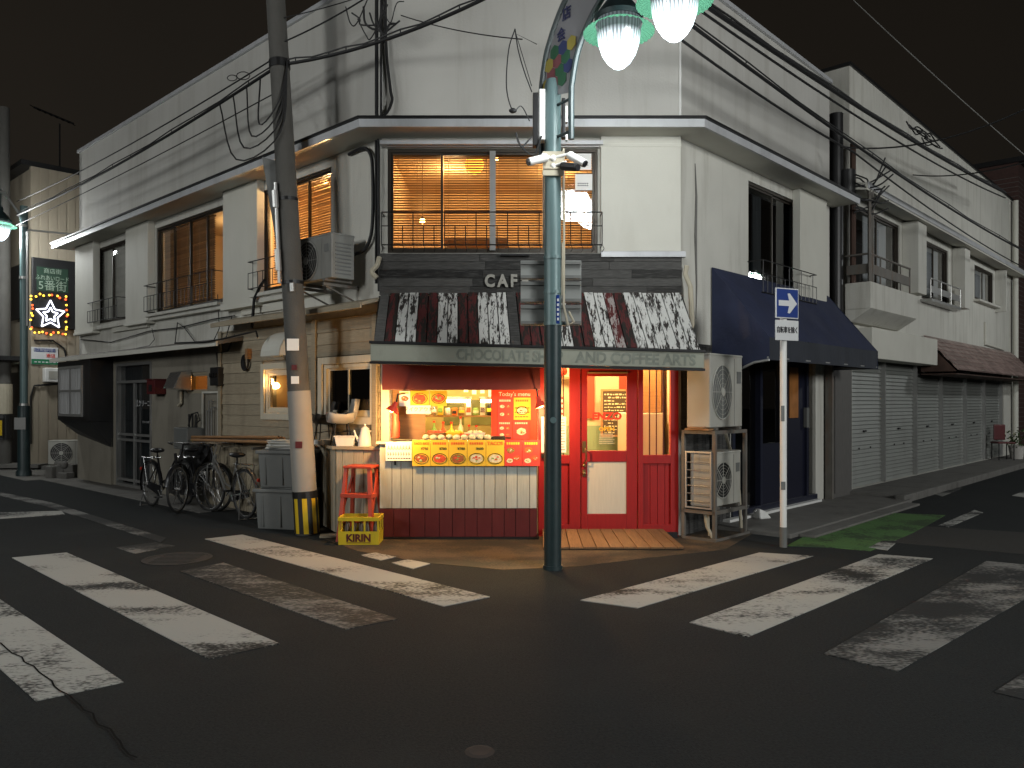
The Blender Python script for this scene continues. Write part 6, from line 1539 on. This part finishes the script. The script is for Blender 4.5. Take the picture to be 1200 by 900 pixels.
for hh in Bw:
    ww = window(RT, b2, *hh, 2, M_bronze, M_glass)
    mb = MB(RT.M); a = hh[0] + (hh[1] - hh[0]) * .30; b = hh[0] + (hh[1] - hh[0]) * .82; n_ = 14
    for q in range(n_): mb.box(a + (b - a) * q / n_, a + (b - a) * (q + 1) / n_ - .003, -.135 - .01 * (q % 2), -.115, hh[2] + .05, hh[3] - .05)
    mb.build('curtain', mat('pale_curtain', (.40, .42, .44), .9, var=.2, stretch=(12, 12, .5)), ww)
    room(RT, hh[0] - .1, hh[1] + .1, hh[2] - .1, hh[3] + .05, .7, M_roomd, b2)
mb = MB(RT.M); a, b = uz_ + .03, ux - .3
mb.tube([(a, .39, 4.02), (b, .39, 4.02)], .02, 6); mb.box(a, b, .375, .40, 3.70, 3.86)
for q in range(5): mb.tube([(a + (b - a) * q / 4, .39, 3.56), (a + (b - a) * q / 4, .39, 4.02)], .014, 6)
for q in (0, .12): mb.tube([(a + q, .39, 3.56), (a + q, .39, 5.06)], .03, 6)
mb.tube([(a + .0, .39, 4.02), (a, .0, 4.02)], .018, 6); mb.box(a, a + .02, .02, .38, 3.70, 3.86); mb.build('balcony_railing', M_rust, b2)
mb = MB(RT.M); a, b = Bw[1][0] - .1, Bw[1][1] + .2
mb.tube([(a, .2, 4.1), (b, .2, 4.1)], .015, 6); mb.box(a, b, .185, .20, 3.82, 3.95)
for q in range(4): mb.tube([(a + (b - a) * q / 3, .2, 3.7), (a + (b - a) * q / 3, .2, 4.1)], .01, 6)
mb.box(a, b, .002, .22, 3.64, 3.69); mb.build('balcony_railing', M_alu, b2)
mb = MB(RT.M); mb.box(Bw[2][0] - .1, Bw[2][1] + .3, .002, .14, 4.04, 4.09); mb.build('sill', M_stucco, b2)
# shutter sign box and tiled canopy
ub1, uc1 = RT.U(1093, .25), 17.4
mb = MB(RT.M); mb.box(U0 + .1, ub1, .002, .34, 2.32, 2.84); mb.build('shutter_housing', M_panel, b2, bevel=.01)
cn = []
mb = MB(RT.M); rows, colsn = 7, 58; us_ = ub1 + .1
for r_ in range(rows):
    t0, t1 = r_ / rows, (r_ + 1.15) / rows
    for q in range(colsn):
        a = us_ + (uc1 - us_) * q / colsn; b = us_ + (uc1 - us_) * (q + 1) / colsn; of = (.5 if r_ % 2 else 0) * (b - a)
        o0, o1 = .05 + .62 * t0, .05 + .62 * t1; z0, z1 = 2.94 - .70 * t0, 2.94 - .70 * t1
        mb.prism([(a + of, o0, z0), (b + of - .006, o0, z0), (b + of - .006, o1, z1), (a + of, o1, z1)], [(a + of, o0 + .01, z0 + .012), (b + of - .006, o0 + .01, z0 + .012), (b + of - .006, o1 + .022, z1 + .026), (a + of, o1 + .022, z1 + .026)], random.random())
cb = thing('tiled_canopy', 'sloping canopy of brown glazed tiles over the far shutters', 'canopy', RT.P((us_ + uc1) / 2, .3, 2.2)); mb.build('tiles', M_tile, cb)
mb = MB(RT.M); mb.prism([(us_, .002, 2.2), (us_, .002, 2.92), (us_, .66, 2.2)], [(us_ + .02, .002, 2.2), (us_ + .02, .002, 2.92), (us_ + .02, .66, 2.2)]); mb.box(us_ + .021, uc1, .002, .66, 2.14, 2.16); mb.build('soffit', M_rustd, cb)
# shutters
edges = [RT.U(x) for x in (996, 1039, 1076, 1106, 1134, 1156)] + [16.75]
slab = ['first roller shutter from the left, widest', 'second roller shutter with a black handle slot', 'third roller shutter under the canopy end', 'fourth roller shutter', 'fifth roller shutter', 'last narrow looking roller shutter']
for i in range(6):
    a, b = edges[i] + .03, edges[i + 1] - .03; mb = MB(RT.M); n_ = 34; h_ = 2.45 / n_
    mb.box(a, b, -.135, -.115, .10, 2.55, .0)
    for q in range(n_):
        z = .10 + q * h_; zt_ = z + h_ - .016
        mb.prism([(a, -.114, z), (b, -.114, z), (b, -.085, z), (a, -.085, z)], [(a, -.114, zt_), (b, -.114, zt_), (b, -.105, zt_), (a, -.105, zt_)], random.random())
    s_ = mb.build('roller_shutter', M_shut, b2)
    mb = MB(RT.M); c_ = (a + b) / 2; mb.box(c_ - .06, c_ + .06, -.084, -.062, 1.05, 1.08); mb.nxt(); mb.box(c_ - .3, c_ - .27, -.075, -.065, .75, .78); mb.nxt(); mb.box(c_ + .27, c_ + .3, -.075, -.065, .75, .78); mb.split('handle', M_black, s_)
mb = MB(RT.M)
for e in edges: mb.box(e - .03, e + .03, -.12, -.02, .10, 2.55); mb.nxt()
mb.split('shutter_guide', M_alu, b2)
mb = MB(RT.M); mb.tube([(U1 - .25, .12, .1), (U1 - .25, .12, H2 - .1)], .07, 12); mb.tube([(14.6, .03, 3.6), (14.6, .03, 3.05), (16.6, .03, 3.0)], .035, 6); mb.build('downpipe', M_panel, b2, smooth=True)
mb = MB(RT.M); mb.tube([(U0 - .12, .1, 3.0), (U0 - .12, .1, 5.9)], .05, 8); tag(mb.build('rusty_downpipe', M_rustd, smooth=True), 'rusty dark pipe in the gap between the two buildings', 'pipe')
# utility pole in the gap, dark
gp = thing('utility_pole', 'dark utility pole rising in the gap between the two buildings', 'utility pole', RT.P(4.95, .05, 0))
mb = MB(); c_ = RT.P(4.99, -.06, 0); mb.tube([c_, c_ + Vector((0, 0, 6.35))], .11, 16); mb.build('shaft', M_black, gp, smooth=True)
mb = MB(); mb.tube([c_ + Vector((.16, -.05, 4.95)), c_ + Vector((.16, -.05, 5.4))], .13, 14); mb.build('transformer_can', M_black, gp, smooth=True)
mb = MB(); random.seed(11)
for q in range(10):
    a = c_ + Vector((.25, -.1, 4.7 + q * .07)); mb.tube(smoothc([a, a + Vector((random.uniform(.1, .2), random.uniform(-.1, .1), random.uniform(-.15, .05))), a + Vector((random.uniform(.25, .45), 0, random.uniform(-.15, .1))), a + Vector((random.uniform(.45, .65), 0, random.uniform(.0, .35)))], 5), .013, 5)
mb.build('cable_clamp', M_cable, gp, smooth=True)
# lit slit of a room seen down the gap
mb = MB(RT.M); mb.box(4.72, 5.3, -1.6, -1.5, .0, 6.6); tag(mb.build('gap_wall', M_brick), 'dark wall closing the gap between the two buildings', 'wall')
t = thing('lit_window', 'narrow yellow lit window deep in the gap between the buildings', 'window', RT.P(4.9, -1.48, 3.2)); mb = MB(RT.M)
ug = RT.U(980, -1.48); mb.box(ug - .05, ug + .05, -1.498, -1.48, 3.2, 4.5); mb.build('pane', E_slit, t)
mb = MB(RT.M)
for z in (3.35, 3.7, 3.95): mb.box(ug - .06, ug + .06, -1.479, -1.46, z, z + .06)
mb.build('bar', M_dark, t)
# brick building beyond
b3 = thing('brick_building', 'dark brick building at the right edge beyond the shutters', 'building', RT.P(21, 0, 0)); mb = MB(RT.M); mb.box(19.2, 30, -9, -.1, 0, 8.7); mb.build('wall', M_brick, b3)
mb = MB(RT.M)
for z in range(60): mb.box(19.19, 19.199, -8, -.1, z * .14, z * .14 + .012); mb.box(19.2, 30, -.099, -.092, z * .14, z * .14 + .012)
mb.build('mortar_line', M_conc, b3)
mb = MB(RT.M); mb.box(19.1, 30.1, -9.1, .1, 8.702, 8.85); mb.build('roof', M_dark, b3)
mb = MB(RT.M)
for a in (20.5, 23, 25.5): mb.box(a, a + 1.2, -.09, -.06, 1.0, 2.3); mb.box(a, a + 1.2, -.09, -.06, 4.0, 5.4)
mb.build('window', M_glassd, b3)
t = thing('flower_pot', 'white pot with leafy plant and flowers at the right end of the shutters', 'plant', RT.P(15.75, .5, .1)); X = WM[t.name]
mb = MB(X); mb.lathe([(.14, 0), (.2, .35), (.22, .35), (.19, .33), (.0, .30)], seg=16); mb.build('pot', M_terr, t, smooth=True)
mb = MB(X); random.seed(2)
for q in range(150):
    c_ = Vector((random.gauss(0, .14), random.gauss(0, .14), .5 + random.gauss(0, .13))); a = Vector((random.uniform(-1, 1), random.uniform(-1, 1), random.uniform(-.4, 1))).normalized() * .05; b = a.cross(Vector((.3, .2, 1))).normalized() * .025; mb.m = 1 if q % 9 == 0 else 0; mb.quad(c_ - a, c_ - b, c_ + a, c_ + b)
mb.build('leaves', [M_leaf, M_foodw], t, open_=True)
t = thing('red_chair', 'dark red chair back standing left of the flower pot', 'chair', RT.P(15.1, .3, .1)); X = WM[t.name]; mb = MB(X); mb.box(-.15, .15, .1, .14, .5, .9); mb.build('backrest', M_maroon, t, bevel=.03)
mb = MB(X); mb.box(-.22, .22, -.2, .14, .42, .46); mb.build('seat', M_maroon, t, bevel=.01)
for sx in (-1, 1):
    for sy in (-.18, .12): mb = MB(X); mb.tube([(sx * .19, sy, 0), (sx * .19, sy, .42)], .014, 6); mb.build('leg', M_dark, t)

# ================================================================== LEFT BACKGROUND
S = Fac(tuple(L.P(13.3, 0, 0))[:2], (.683, .73), (.73, -.683))
nb_ = thing('neighbour_building', 'beige corrugated building beyond the alley at the left edge', 'building', S.P(0, 0, 0)); H3 = 7.1
mb = MB(S.M); i = 0; u = 0
while u < 7:
    mb.box(u, u + .16, -.1, .012, 0, H3, random.random()); mb.box(u + .16, u + .20, -.1, .0, 0, H3); u += .20
mb.build('wall', M_sid, nb_)
mb = MB(L.M); mb.box(13.45, 24, -7, -.05, 0, H3 - .01); mb.build('wall', M_sid, nb_)
mb = MB(L.M); mb.box(13.28, 24, -7.1, .2, H3, H3 + .12); mb.build('roof', M_dark, nb_)
mb = MB(L.M); mb.box(14, 15.6, -.049, .0, .1, 2.3); mb.box(16.4, 19, -.049, .0, .1, 2.3); mb.box(14, 15.8, -.049, .0, 3.6, 4.9); mb.box(17, 19, -.049, .0, 3.6, 4.9); mb.build('window', M_black, nb_)
mb = MB(L.M); mb.box(13.5, 23, .0, .8, 2.55, 2.65); mb.build('canopy', M_dark, nb_)
def sz(px, py, off=0): return S.uz(px, py, off)
def srect(x0, x1, y0, y1, off): 
    u0, z1 = S.uz(x0, y0, off); u1, _ = S.uz(x1, y0, off); xm = (x0 + x1) / 2; return u0, u1, S.Z(xm, y1, off), S.Z(xm, y0, off)
u0, u1, z0, z1 = srect(38, 90, 304, 385, .12)
t = thing('street_sign_board', 'dark sign board reading 5番街 with a lit star on the beige wall', 'sign', S.P((u0 + u1) / 2, .1, z0)); mb = MB(S.M); mb.box(u0, u1, .015, .12, z0, z1); mb.build('board', M_black, t, bevel=.01)
g0, g1, gz0, gz1 = srect(43, 80, 314, 342, .13); mb = MB(S.M); mb.box(g0, g1, .121, .13, gz0, gz1); mb.build('green_panel', mat('sign_dark_green', (.015, .04, .025), .5), t)
cx = (g0 + g1) / 2; hh = gz1 - gz0; M_gl = mat('pale_green_lettering', (.24, .30, .24), .6)
text('商店街', S.P(cx, .132, gz1 - hh * .16), S.rd, S.n, .13, M_gl, t); text('ふれあいロード', S.P(cx, .132, gz1 - hh * .45), S.rd, S.n, .13, M_gl, t, sx=.8); text('5番街', S.P(cx, .132, gz1 - hh * .78), S.rd, S.n, .26, M_gl, t, sx=.95)
# star of neon tube + bulbs
s0, s1, sz0, sz1 = srect(42, 77, 352, 386, .2); cxs, czs = (s0 + s1) / 2, (sz0 + sz1) / 2; Ru, Rz = (s1 - s0) / 2, (sz1 - sz0) / 2 * 1.02
st = thing('neon_star', 'white glowing double star framed by red and yellow bulbs', 'neon sign', S.P(cxs, .17, sz0))
for k_ in (1.0, .52):
    mb = MB(S.M); pts = []
    for q in range(10):
        a = R(90 + 36 * q); rr = k_ * (1 if q % 2 == 0 else .5); pts.append((cxs + Ru * rr * math.cos(a), .17, czs + Rz * rr * math.sin(a)))
    for a, b in zip(pts, pts[1:] + pts[:1]): mb.tube([a, b], .016, 6)
    mb.build('star_tube', E_neon, st)
fr0, fr1, fz0, fz1 = srect(38, 79, 347, 391, .2); mb = MB(S.M); n_ = 34; random.seed(4)
wire = MB(S.M); pts = []
for q in range(n_):
    f_ = q / n_ * 4; sd = int(f_); f2 = f_ - sd; u_, z_ = [(fr0 + (fr1 - fr0) * f2, fz1), (fr1, fz1 + (fz0 - fz1) * f2), (fr1 + (fr0 - fr1) * f2, fz0), (fr0, fz0 + (fz1 - fz0) * f2)][sd]
    p = (u_ + random.uniform(-.03, .03), .16, z_ + random.uniform(-.04, .04)); pts.append(p); mb.m = random.choice((0, 0, 1)); mb.ball(p, .026, 8, 5)
mb.build('string_bulbs', [E_ry, E_rr], st)['kind'] = 'stuff'; wire.tube(pts, .006, 4, closed=True); wire.build('string_wire', M_cable, st)
# white/blue/green notice
u0, u1, z0, z1 = srect(37, 68, 407, 427, .05); t = thing('shop_notice_sign', 'white sign with blue heading and green foot on the beige wall', 'sign', S.P((u0 + u1) / 2, .03, z0))
mb = MB(S.M); mb.box(u0, u1, .015, .04, z0, z1); mb.build('board', M_signw, t); mb = MB(S.M); mb.box(u0, u1, .041, .044, z0, z0 + (z1 - z0) * .3); mb.build('green_foot', M_signg, t)
mb = MB(S.M); mb.box(u0 + .05, u1 - .05, .041, .044, z1 - (z1 - z0) * .27, z1 - (z1 - z0) * .07); mb.build('blue_heading', M_signb, t)
text('商店街協同組合', S.P((u0 + u1) / 2, .045, z1 - (z1 - z0) * .17), S.rd, S.n, .075, M_signw, t); text('酒店', S.P(u0 + (u1 - u0) * .72, .045, z0 + (z1 - z0) * .5), S.rd, S.n, .1, M_redtxt, t)
mb = MB(S.M)
for q in range(8): mb.box(u0 + .06 + q * .08, u0 + .11 + q * .08, .045, .047, z0 + .04, z0 + .065)
mb.build('print', M_signw, t)
u_, z_ = S.uz(62, 448, .1); ta = thing('vent_box', 'small white vent box on the beige wall under the notice sign', 'vent', S.P(u_, .1, z_)); mb = MB(S.M); mb.box(u_ - .2, u_ + .2, .013, .2, z_, z_ + .34); mb.build('body', M_white, ta, bevel=.02); mb = MB(S.M); mb.box(u_ - .12, u_ + .08, .201, .21, z_ + .08, z_ + .26); mb.build('grille', M_ac, ta)
mb = MB(S.M); pts = [S.uz(x, y, .05) for x, y in ((40, 399), (62, 399), (75, 408), (79, 425), (79, 500))]; mb.tube([(a, .05, b) for a, b in pts], .02, 6); pts = [S.uz(x, y, .05) for x, y in ((36, 520), (36, 465), (40, 452), (75, 449))]; mb.tube([(a, .05, b) for a, b in pts], .02, 6); tag(mb.build('wall_cable', M_cable, smooth=True), 'black cables looping on the beige corrugated wall', 'cable')
p = S.P(S.U(80, .5), .55, .12); ac_unit('air_conditioner', 'ground standing air conditioner in the alley at the left', (p.x, p.y, .10), R(10), .8, .58, .3)
mb = MB(); mb.box(p.x - .5, p.x + .5, p.y - .25, p.y + .3, .01, .098); mb.box(p.x - 2.0, p.x - .55, p.y - .3, p.y + .3, .05, .13); tag(mb.build('concrete_slab', M_conc), 'concrete slabs under the alley air conditioner', 'slab')
t = thing('rubble_blocks', 'broken stones and blocks piled at the left corner of the cafe building', 'stones', L.P(LU + .2, .25, 0)); mb = MB(); random.seed(9)
for q in range(6): c_ = L.P(LU + .15 + random.uniform(0, .6), random.uniform(.0, .4), .0); mb.M = Matrix.Translation(c_) @ Matrix.Rotation(random.uniform(0, 3), 4, 'Z'); mb.box(-.14, .14, -.1, .1, 0, random.uniform(.12, .3)); 
for q in range(3): c_ = L.P(LU + .25 + .2 * q, .2, .28); mb.M = I4; mb.ball(c_, .08, 8, 6)
mb.build('stone', M_conc, t, bevel=.02)
# left street lamp pole and its lamp
lx, ly = G(28, 558)
t2 = thing('street_lamp', 'tall teal street lamp post by the alley at the left', 'street lamp', (lx, ly, 0)); X = WM[t2.name]
mb = MB(X); mb.lathe([(.15, 0), (.15, .1), (.12, .14), (.12, 1.5)], seg=20, cap=True); mb.build('lower_shaft', M_tealdk, t2, smooth=True)
mb = MB(X); mb.lathe([(.075, 1.5), (.075, 5.75), (.0, 5.76)], seg=20); mb.build('upper_shaft', M_teal, t2, smooth=True)
mb = MB(X); mb.tube([(0, 0, 5.2), (-.1, 0, 5.6), (-.35, -.1, 6.0), (-.7, -.1, 6.1)], .03, 8); mb.build('arm', M_alu, t2, smooth=True)
mb = MB(X); mb.box(-.12, .12, -.14, -.125, 1.0, 1.25); mb.build('plate', M_alu, t2)
mb = MB(X); mb.box(.08, .12, -.06, -.02, 3.2, 5.2); mb.build('conduit', M_alu, t2)
mb = MB(X)
for z in (1.5, 4.2, 5.3): mb.lathe([(.09, z), (.09, z + .05)], seg=16, cap=True); mb.nxt()
mb.split('band', M_alu, t2)
mb = MB(X); mb.tube([(.05, 0, 5.25), (2.5, 1.2, 5.2)], .02, 6); mb.build('wall_stay', M_alu, t2)
lamp_head(6.1, 5.0, (lx - .45, ly - .08), 'bright glass street lamp at the left edge of the picture', K_STREET * 3.4, None)
# unseen lamp posts of the same kind, added to brighten the side walls
def unseen_lamp(x, y, ax, ay, label, power, soft):
    t = thing('street_lamp', label, 'street lamp', (x, y, 0)); X = WM[t.name]
    mb = MB(X); mb.lathe([(.12, 0), (.12, 1.5), (.083, 1.55), (.078, 5.8), (.0, 5.81)], seg=18, cap=True); mb.build('shaft', M_teal, t, smooth=True)
    mb = MB(X); mb.tube(smoothc([(0, 0, 5.5), (ax * .15, ay * .15, 5.95), (ax * .6, ay * .6, 6.15), (ax, ay, 6.15)], 5), .03, 8); mb.build('arm', M_tealdk, t, smooth=True)
    lamp_head(6.15, 5.1, (x + ax, y + ay), label.replace('street lamp post', 'glass lamp head on the post'), power, None, soft)
unseen_lamp(-13.5, -3.2, .7, .4, 'added unseen teal street lamp post behind the viewer on the left', 2300, 1.6)
unseen_lamp(-8.1, 6.6, .6, -.4, 'added unseen teal street lamp post across the left street', 330, .3)
unseen_lamp(13.5, -5.2, -.7, .4, 'added unseen teal street lamp post behind the viewer on the right', 5600, 1.8)
unseen_lamp(17.0, 15.0, -.8, .7, 'unseen teal street lamp post further down the right street', K_STREET * 5, .2)
# second arm lamp further left, outside the edge: left out
# concrete pole with yellow black marker at far left
cx_, cy_ = (4 - 600) / 926 * 18.6, 18.6; t = thing('utility_pole', 'far concrete utility pole with yellow and black marker at the left edge', 'utility pole', (cx_, cy_, 0)); mb = MB(WM[t.name]); mb.tube([(0, 0, 0), (0, 0, 8.5)], [.17, .13], 18); mb.build('shaft', M_cpole, t, smooth=True)
mb = MB(WM[t.name]); mb.tube([(0, 0, 1.3), (0, 0, 2.0)], .19, 18); mb.build('yellow_sleeve', M_pipe, t); mb = MB(WM[t.name]); mb.tube([(0, 0, .7), (0, 0, 1.28)], .185, 18); mb.box(.02, .12, -.2, -.16, .75, 1.2); mb.build('marker', M_black, t)
mb = MB(WM[t.name]); mb.box(.04, .10, -.21, -.2, .8, 1.15); mb.build('marker_stripe', M_yellow, t)
# antenna on a roof
ax_, ay_ = (70 - 600) / 926 * 24, 24.0; t = thing('roof_antenna', 'thin television antenna against the night sky at the left', 'antenna', (ax_, ay_, 7.0)); X = WM[t.name]; zt = CH + (470 - 145) / 926 * 24
mb = MB(X); mb.tube([(0, 0, 0), (0, 0, zt - 7)], .025, 6); mb.build('mast', M_black, t)
mb = MB(X); mb.tube([(-.78, 0, zt - 7 + .5), (.42, 0, zt - 7 + .0)], .03, 6)
for q in range(7): x = -.75 + q * .18; z = zt - 7 + .48 - q * .075; mb.tube([(x, -.25, z), (x, .25, z)], .012, 5)
mb.build('boom', M_black, t)
mb = MB(); mb.box(-24, -11.3, 23, 30, 0, 7.0); b4 = thing('background_building', 'dark low building behind the left street lamp', 'building', (-17, 26, 0)); mb.build('wall', M_sid, b4)
mb = MB(); mb.box(-24.2, -11.2, 22.9, 30.1, 7.002, 7.1); mb.build('roof', M_dark, b4)

# ================================================================== OVERHEAD WIRES
def catenary(a, b, sag, n=14):
    a = Vector(a); b = Vector(b); return [a.lerp(b, i / n) - Vector((0, 0, sag * 4 * (i / n) * (1 - i / n))) for i in range(n + 1)]
def wire(a, b, sag, r, label, ties=False, m=M_cable):
    mb = MB(); pts = catenary(a, b, sag); mb.tube(pts, r, 6)
    if ties:
        up_ = [p + Vector((0, 0, .045 + .015 * math.sin(i * 2.1))) for i, p in enumerate(pts)]; mb.tube(up_, r * .45, 5)
        for p, q in zip(pts[1:-1], up_[1:-1]): mb.tube([p, q], r * .3, 4)
    return tag(mb.build('overhead_wire', m, smooth=True), label, 'cable')
pc = lean(5.65)
def LP_(px, py, off): return L.P(L.U(px, off), off, L.Z(px, py, off))
def RP_(px, py, off): return RT.P(RT.U(px, off), off, RT.Z(px, py, off))
wire(pc, LP_(20, 252, .76), .12, .020, 'thick bundled cable from the leaning pole down the left street', True)
wire(pc + Vector((0, 0, .12)), LP_(20, 236, .76), .10, .010, 'thin cable just above the thick left street bundle')
wire(lean(5.35), LP_(10, 268, .76), .05, .008, 'single thin wire below the left street bundle')
wire(pc, PP(640, -40, 7.9), .16, .022, 'thick bundled cable from the leaning pole up over the cafe corner', True)
wire(lean(5.9), PP(470, -30, 8.6), .05, .010, 'thin cable from the leaning pole to the upper corner')
wire(lean(6.2), PP(520, -40, 8.4), .05, .007, 'second thin cable rising from the leaning pole')
wire(PP(470, 18, 8.9), PP(612, 46, 7.6), .04, .006, 'thin wire across the front parapet to the lamp post')
mb = MB(); c_ = lean(5.3)
for q in range(4):
    a = lean(5.6) + Vector((.12, -.1, .02 * q)); b = LP_(305 - q * 16, 93 + q * 9, .76); mid = lean(5.0 - .14 * q) + Vector((-.25 - .1 * q, -.1, -.1)); mb.tube(smoothc([a, lean(5.15 - .12 * q) + Vector((.0, -.14, 0)), mid, b], 5), .010, 6)
for q in range(2):
    a = LP_(272 + q * 13, 100 - q * 7 + random.uniform(-5, 3), .76); rr = random.uniform(.05, .1); mb.tube([a + Vector((rr * math.cos(t_), 0, rr * .6 * math.sin(t_) + .05)) for t_ in [k * math.pi / 5 for k in range(10)]], .006, 4, closed=True)
tag(mb.build('cable_loops', M_cable, smooth=True), 'drooping cable loops tied beside the leaning pole', 'cable')
mb = MB()
for q in range(7):
    a = PP(405 + q * 7, 8 + (q % 3) * 7, 9.0); rr = random.uniform; mb.tube(smoothc([a, a + Vector((rr(.02, .1), 0, rr(-.2, -.05))), a + Vector((rr(.1, .2), 0, rr(-.25, .05))), a + Vector((rr(.2, .45), 0, rr(-.15, .2)))], 5), rr(.006, .014), 5)
tag(mb.build('cable_tangle', M_cable, smooth=True), 'tangle of black connectors at the top of the left parapet corner', 'cable')
a, b = RP_(800, -12, .9), RP_(1178, 226, .9)
wire(a, b, .10, .028, 'thickest bundled cable along the top of the right street', True)
wire(RP_(800, -2, .9), RP_(1178, 232, .9), .16, .015, 'cable just under the thickest right street bundle')
wire(RP_(800, 22, .9), RP_(1225, 306, .9), .20, .020, 'middle cable crossing the right parapet', True)
wire(RP_(800, 48, .9), RP_(1000, 178, .9), .05, .015, 'cable ending at the dark pole in the gap')
wire(RP_(1000, 178, .9), RP_(1225, 325, .9), .16, .013, 'lower cable running on past the dark pole')
wire(RP_(985, 172, .4), PP(1240, 108, 10), .25, .012, 'wire crossing the right street from the dark pole, upper')
wire(RP_(1070, 205, .6), PP(1240, 178, 10), .12, .010, 'wire crossing the right street below the other')
wire(PP(1000, 0, 14), PP(1240, 215, 14), .05, .008, 'single thin wire high against the night sky', m=M_cableg)
mb = MB(); random.seed(21)
for q in range(9):
    a = RP_(1062 + q * 3, 143 + q * 2.5 + random.uniform(-2, 3), .9); mb.tube(smoothc([a, a + Vector((.08, 0, -random.uniform(.05, .16))), a + Vector((.2, .05, -random.uniform(0, .12))), a + Vector((.3, .05, -.14))], 4), .012, 5)
tag(mb.build('cable_joint', M_cable, smooth=True), 'bulky cable joint with loops on the right street bundle', 'cable')
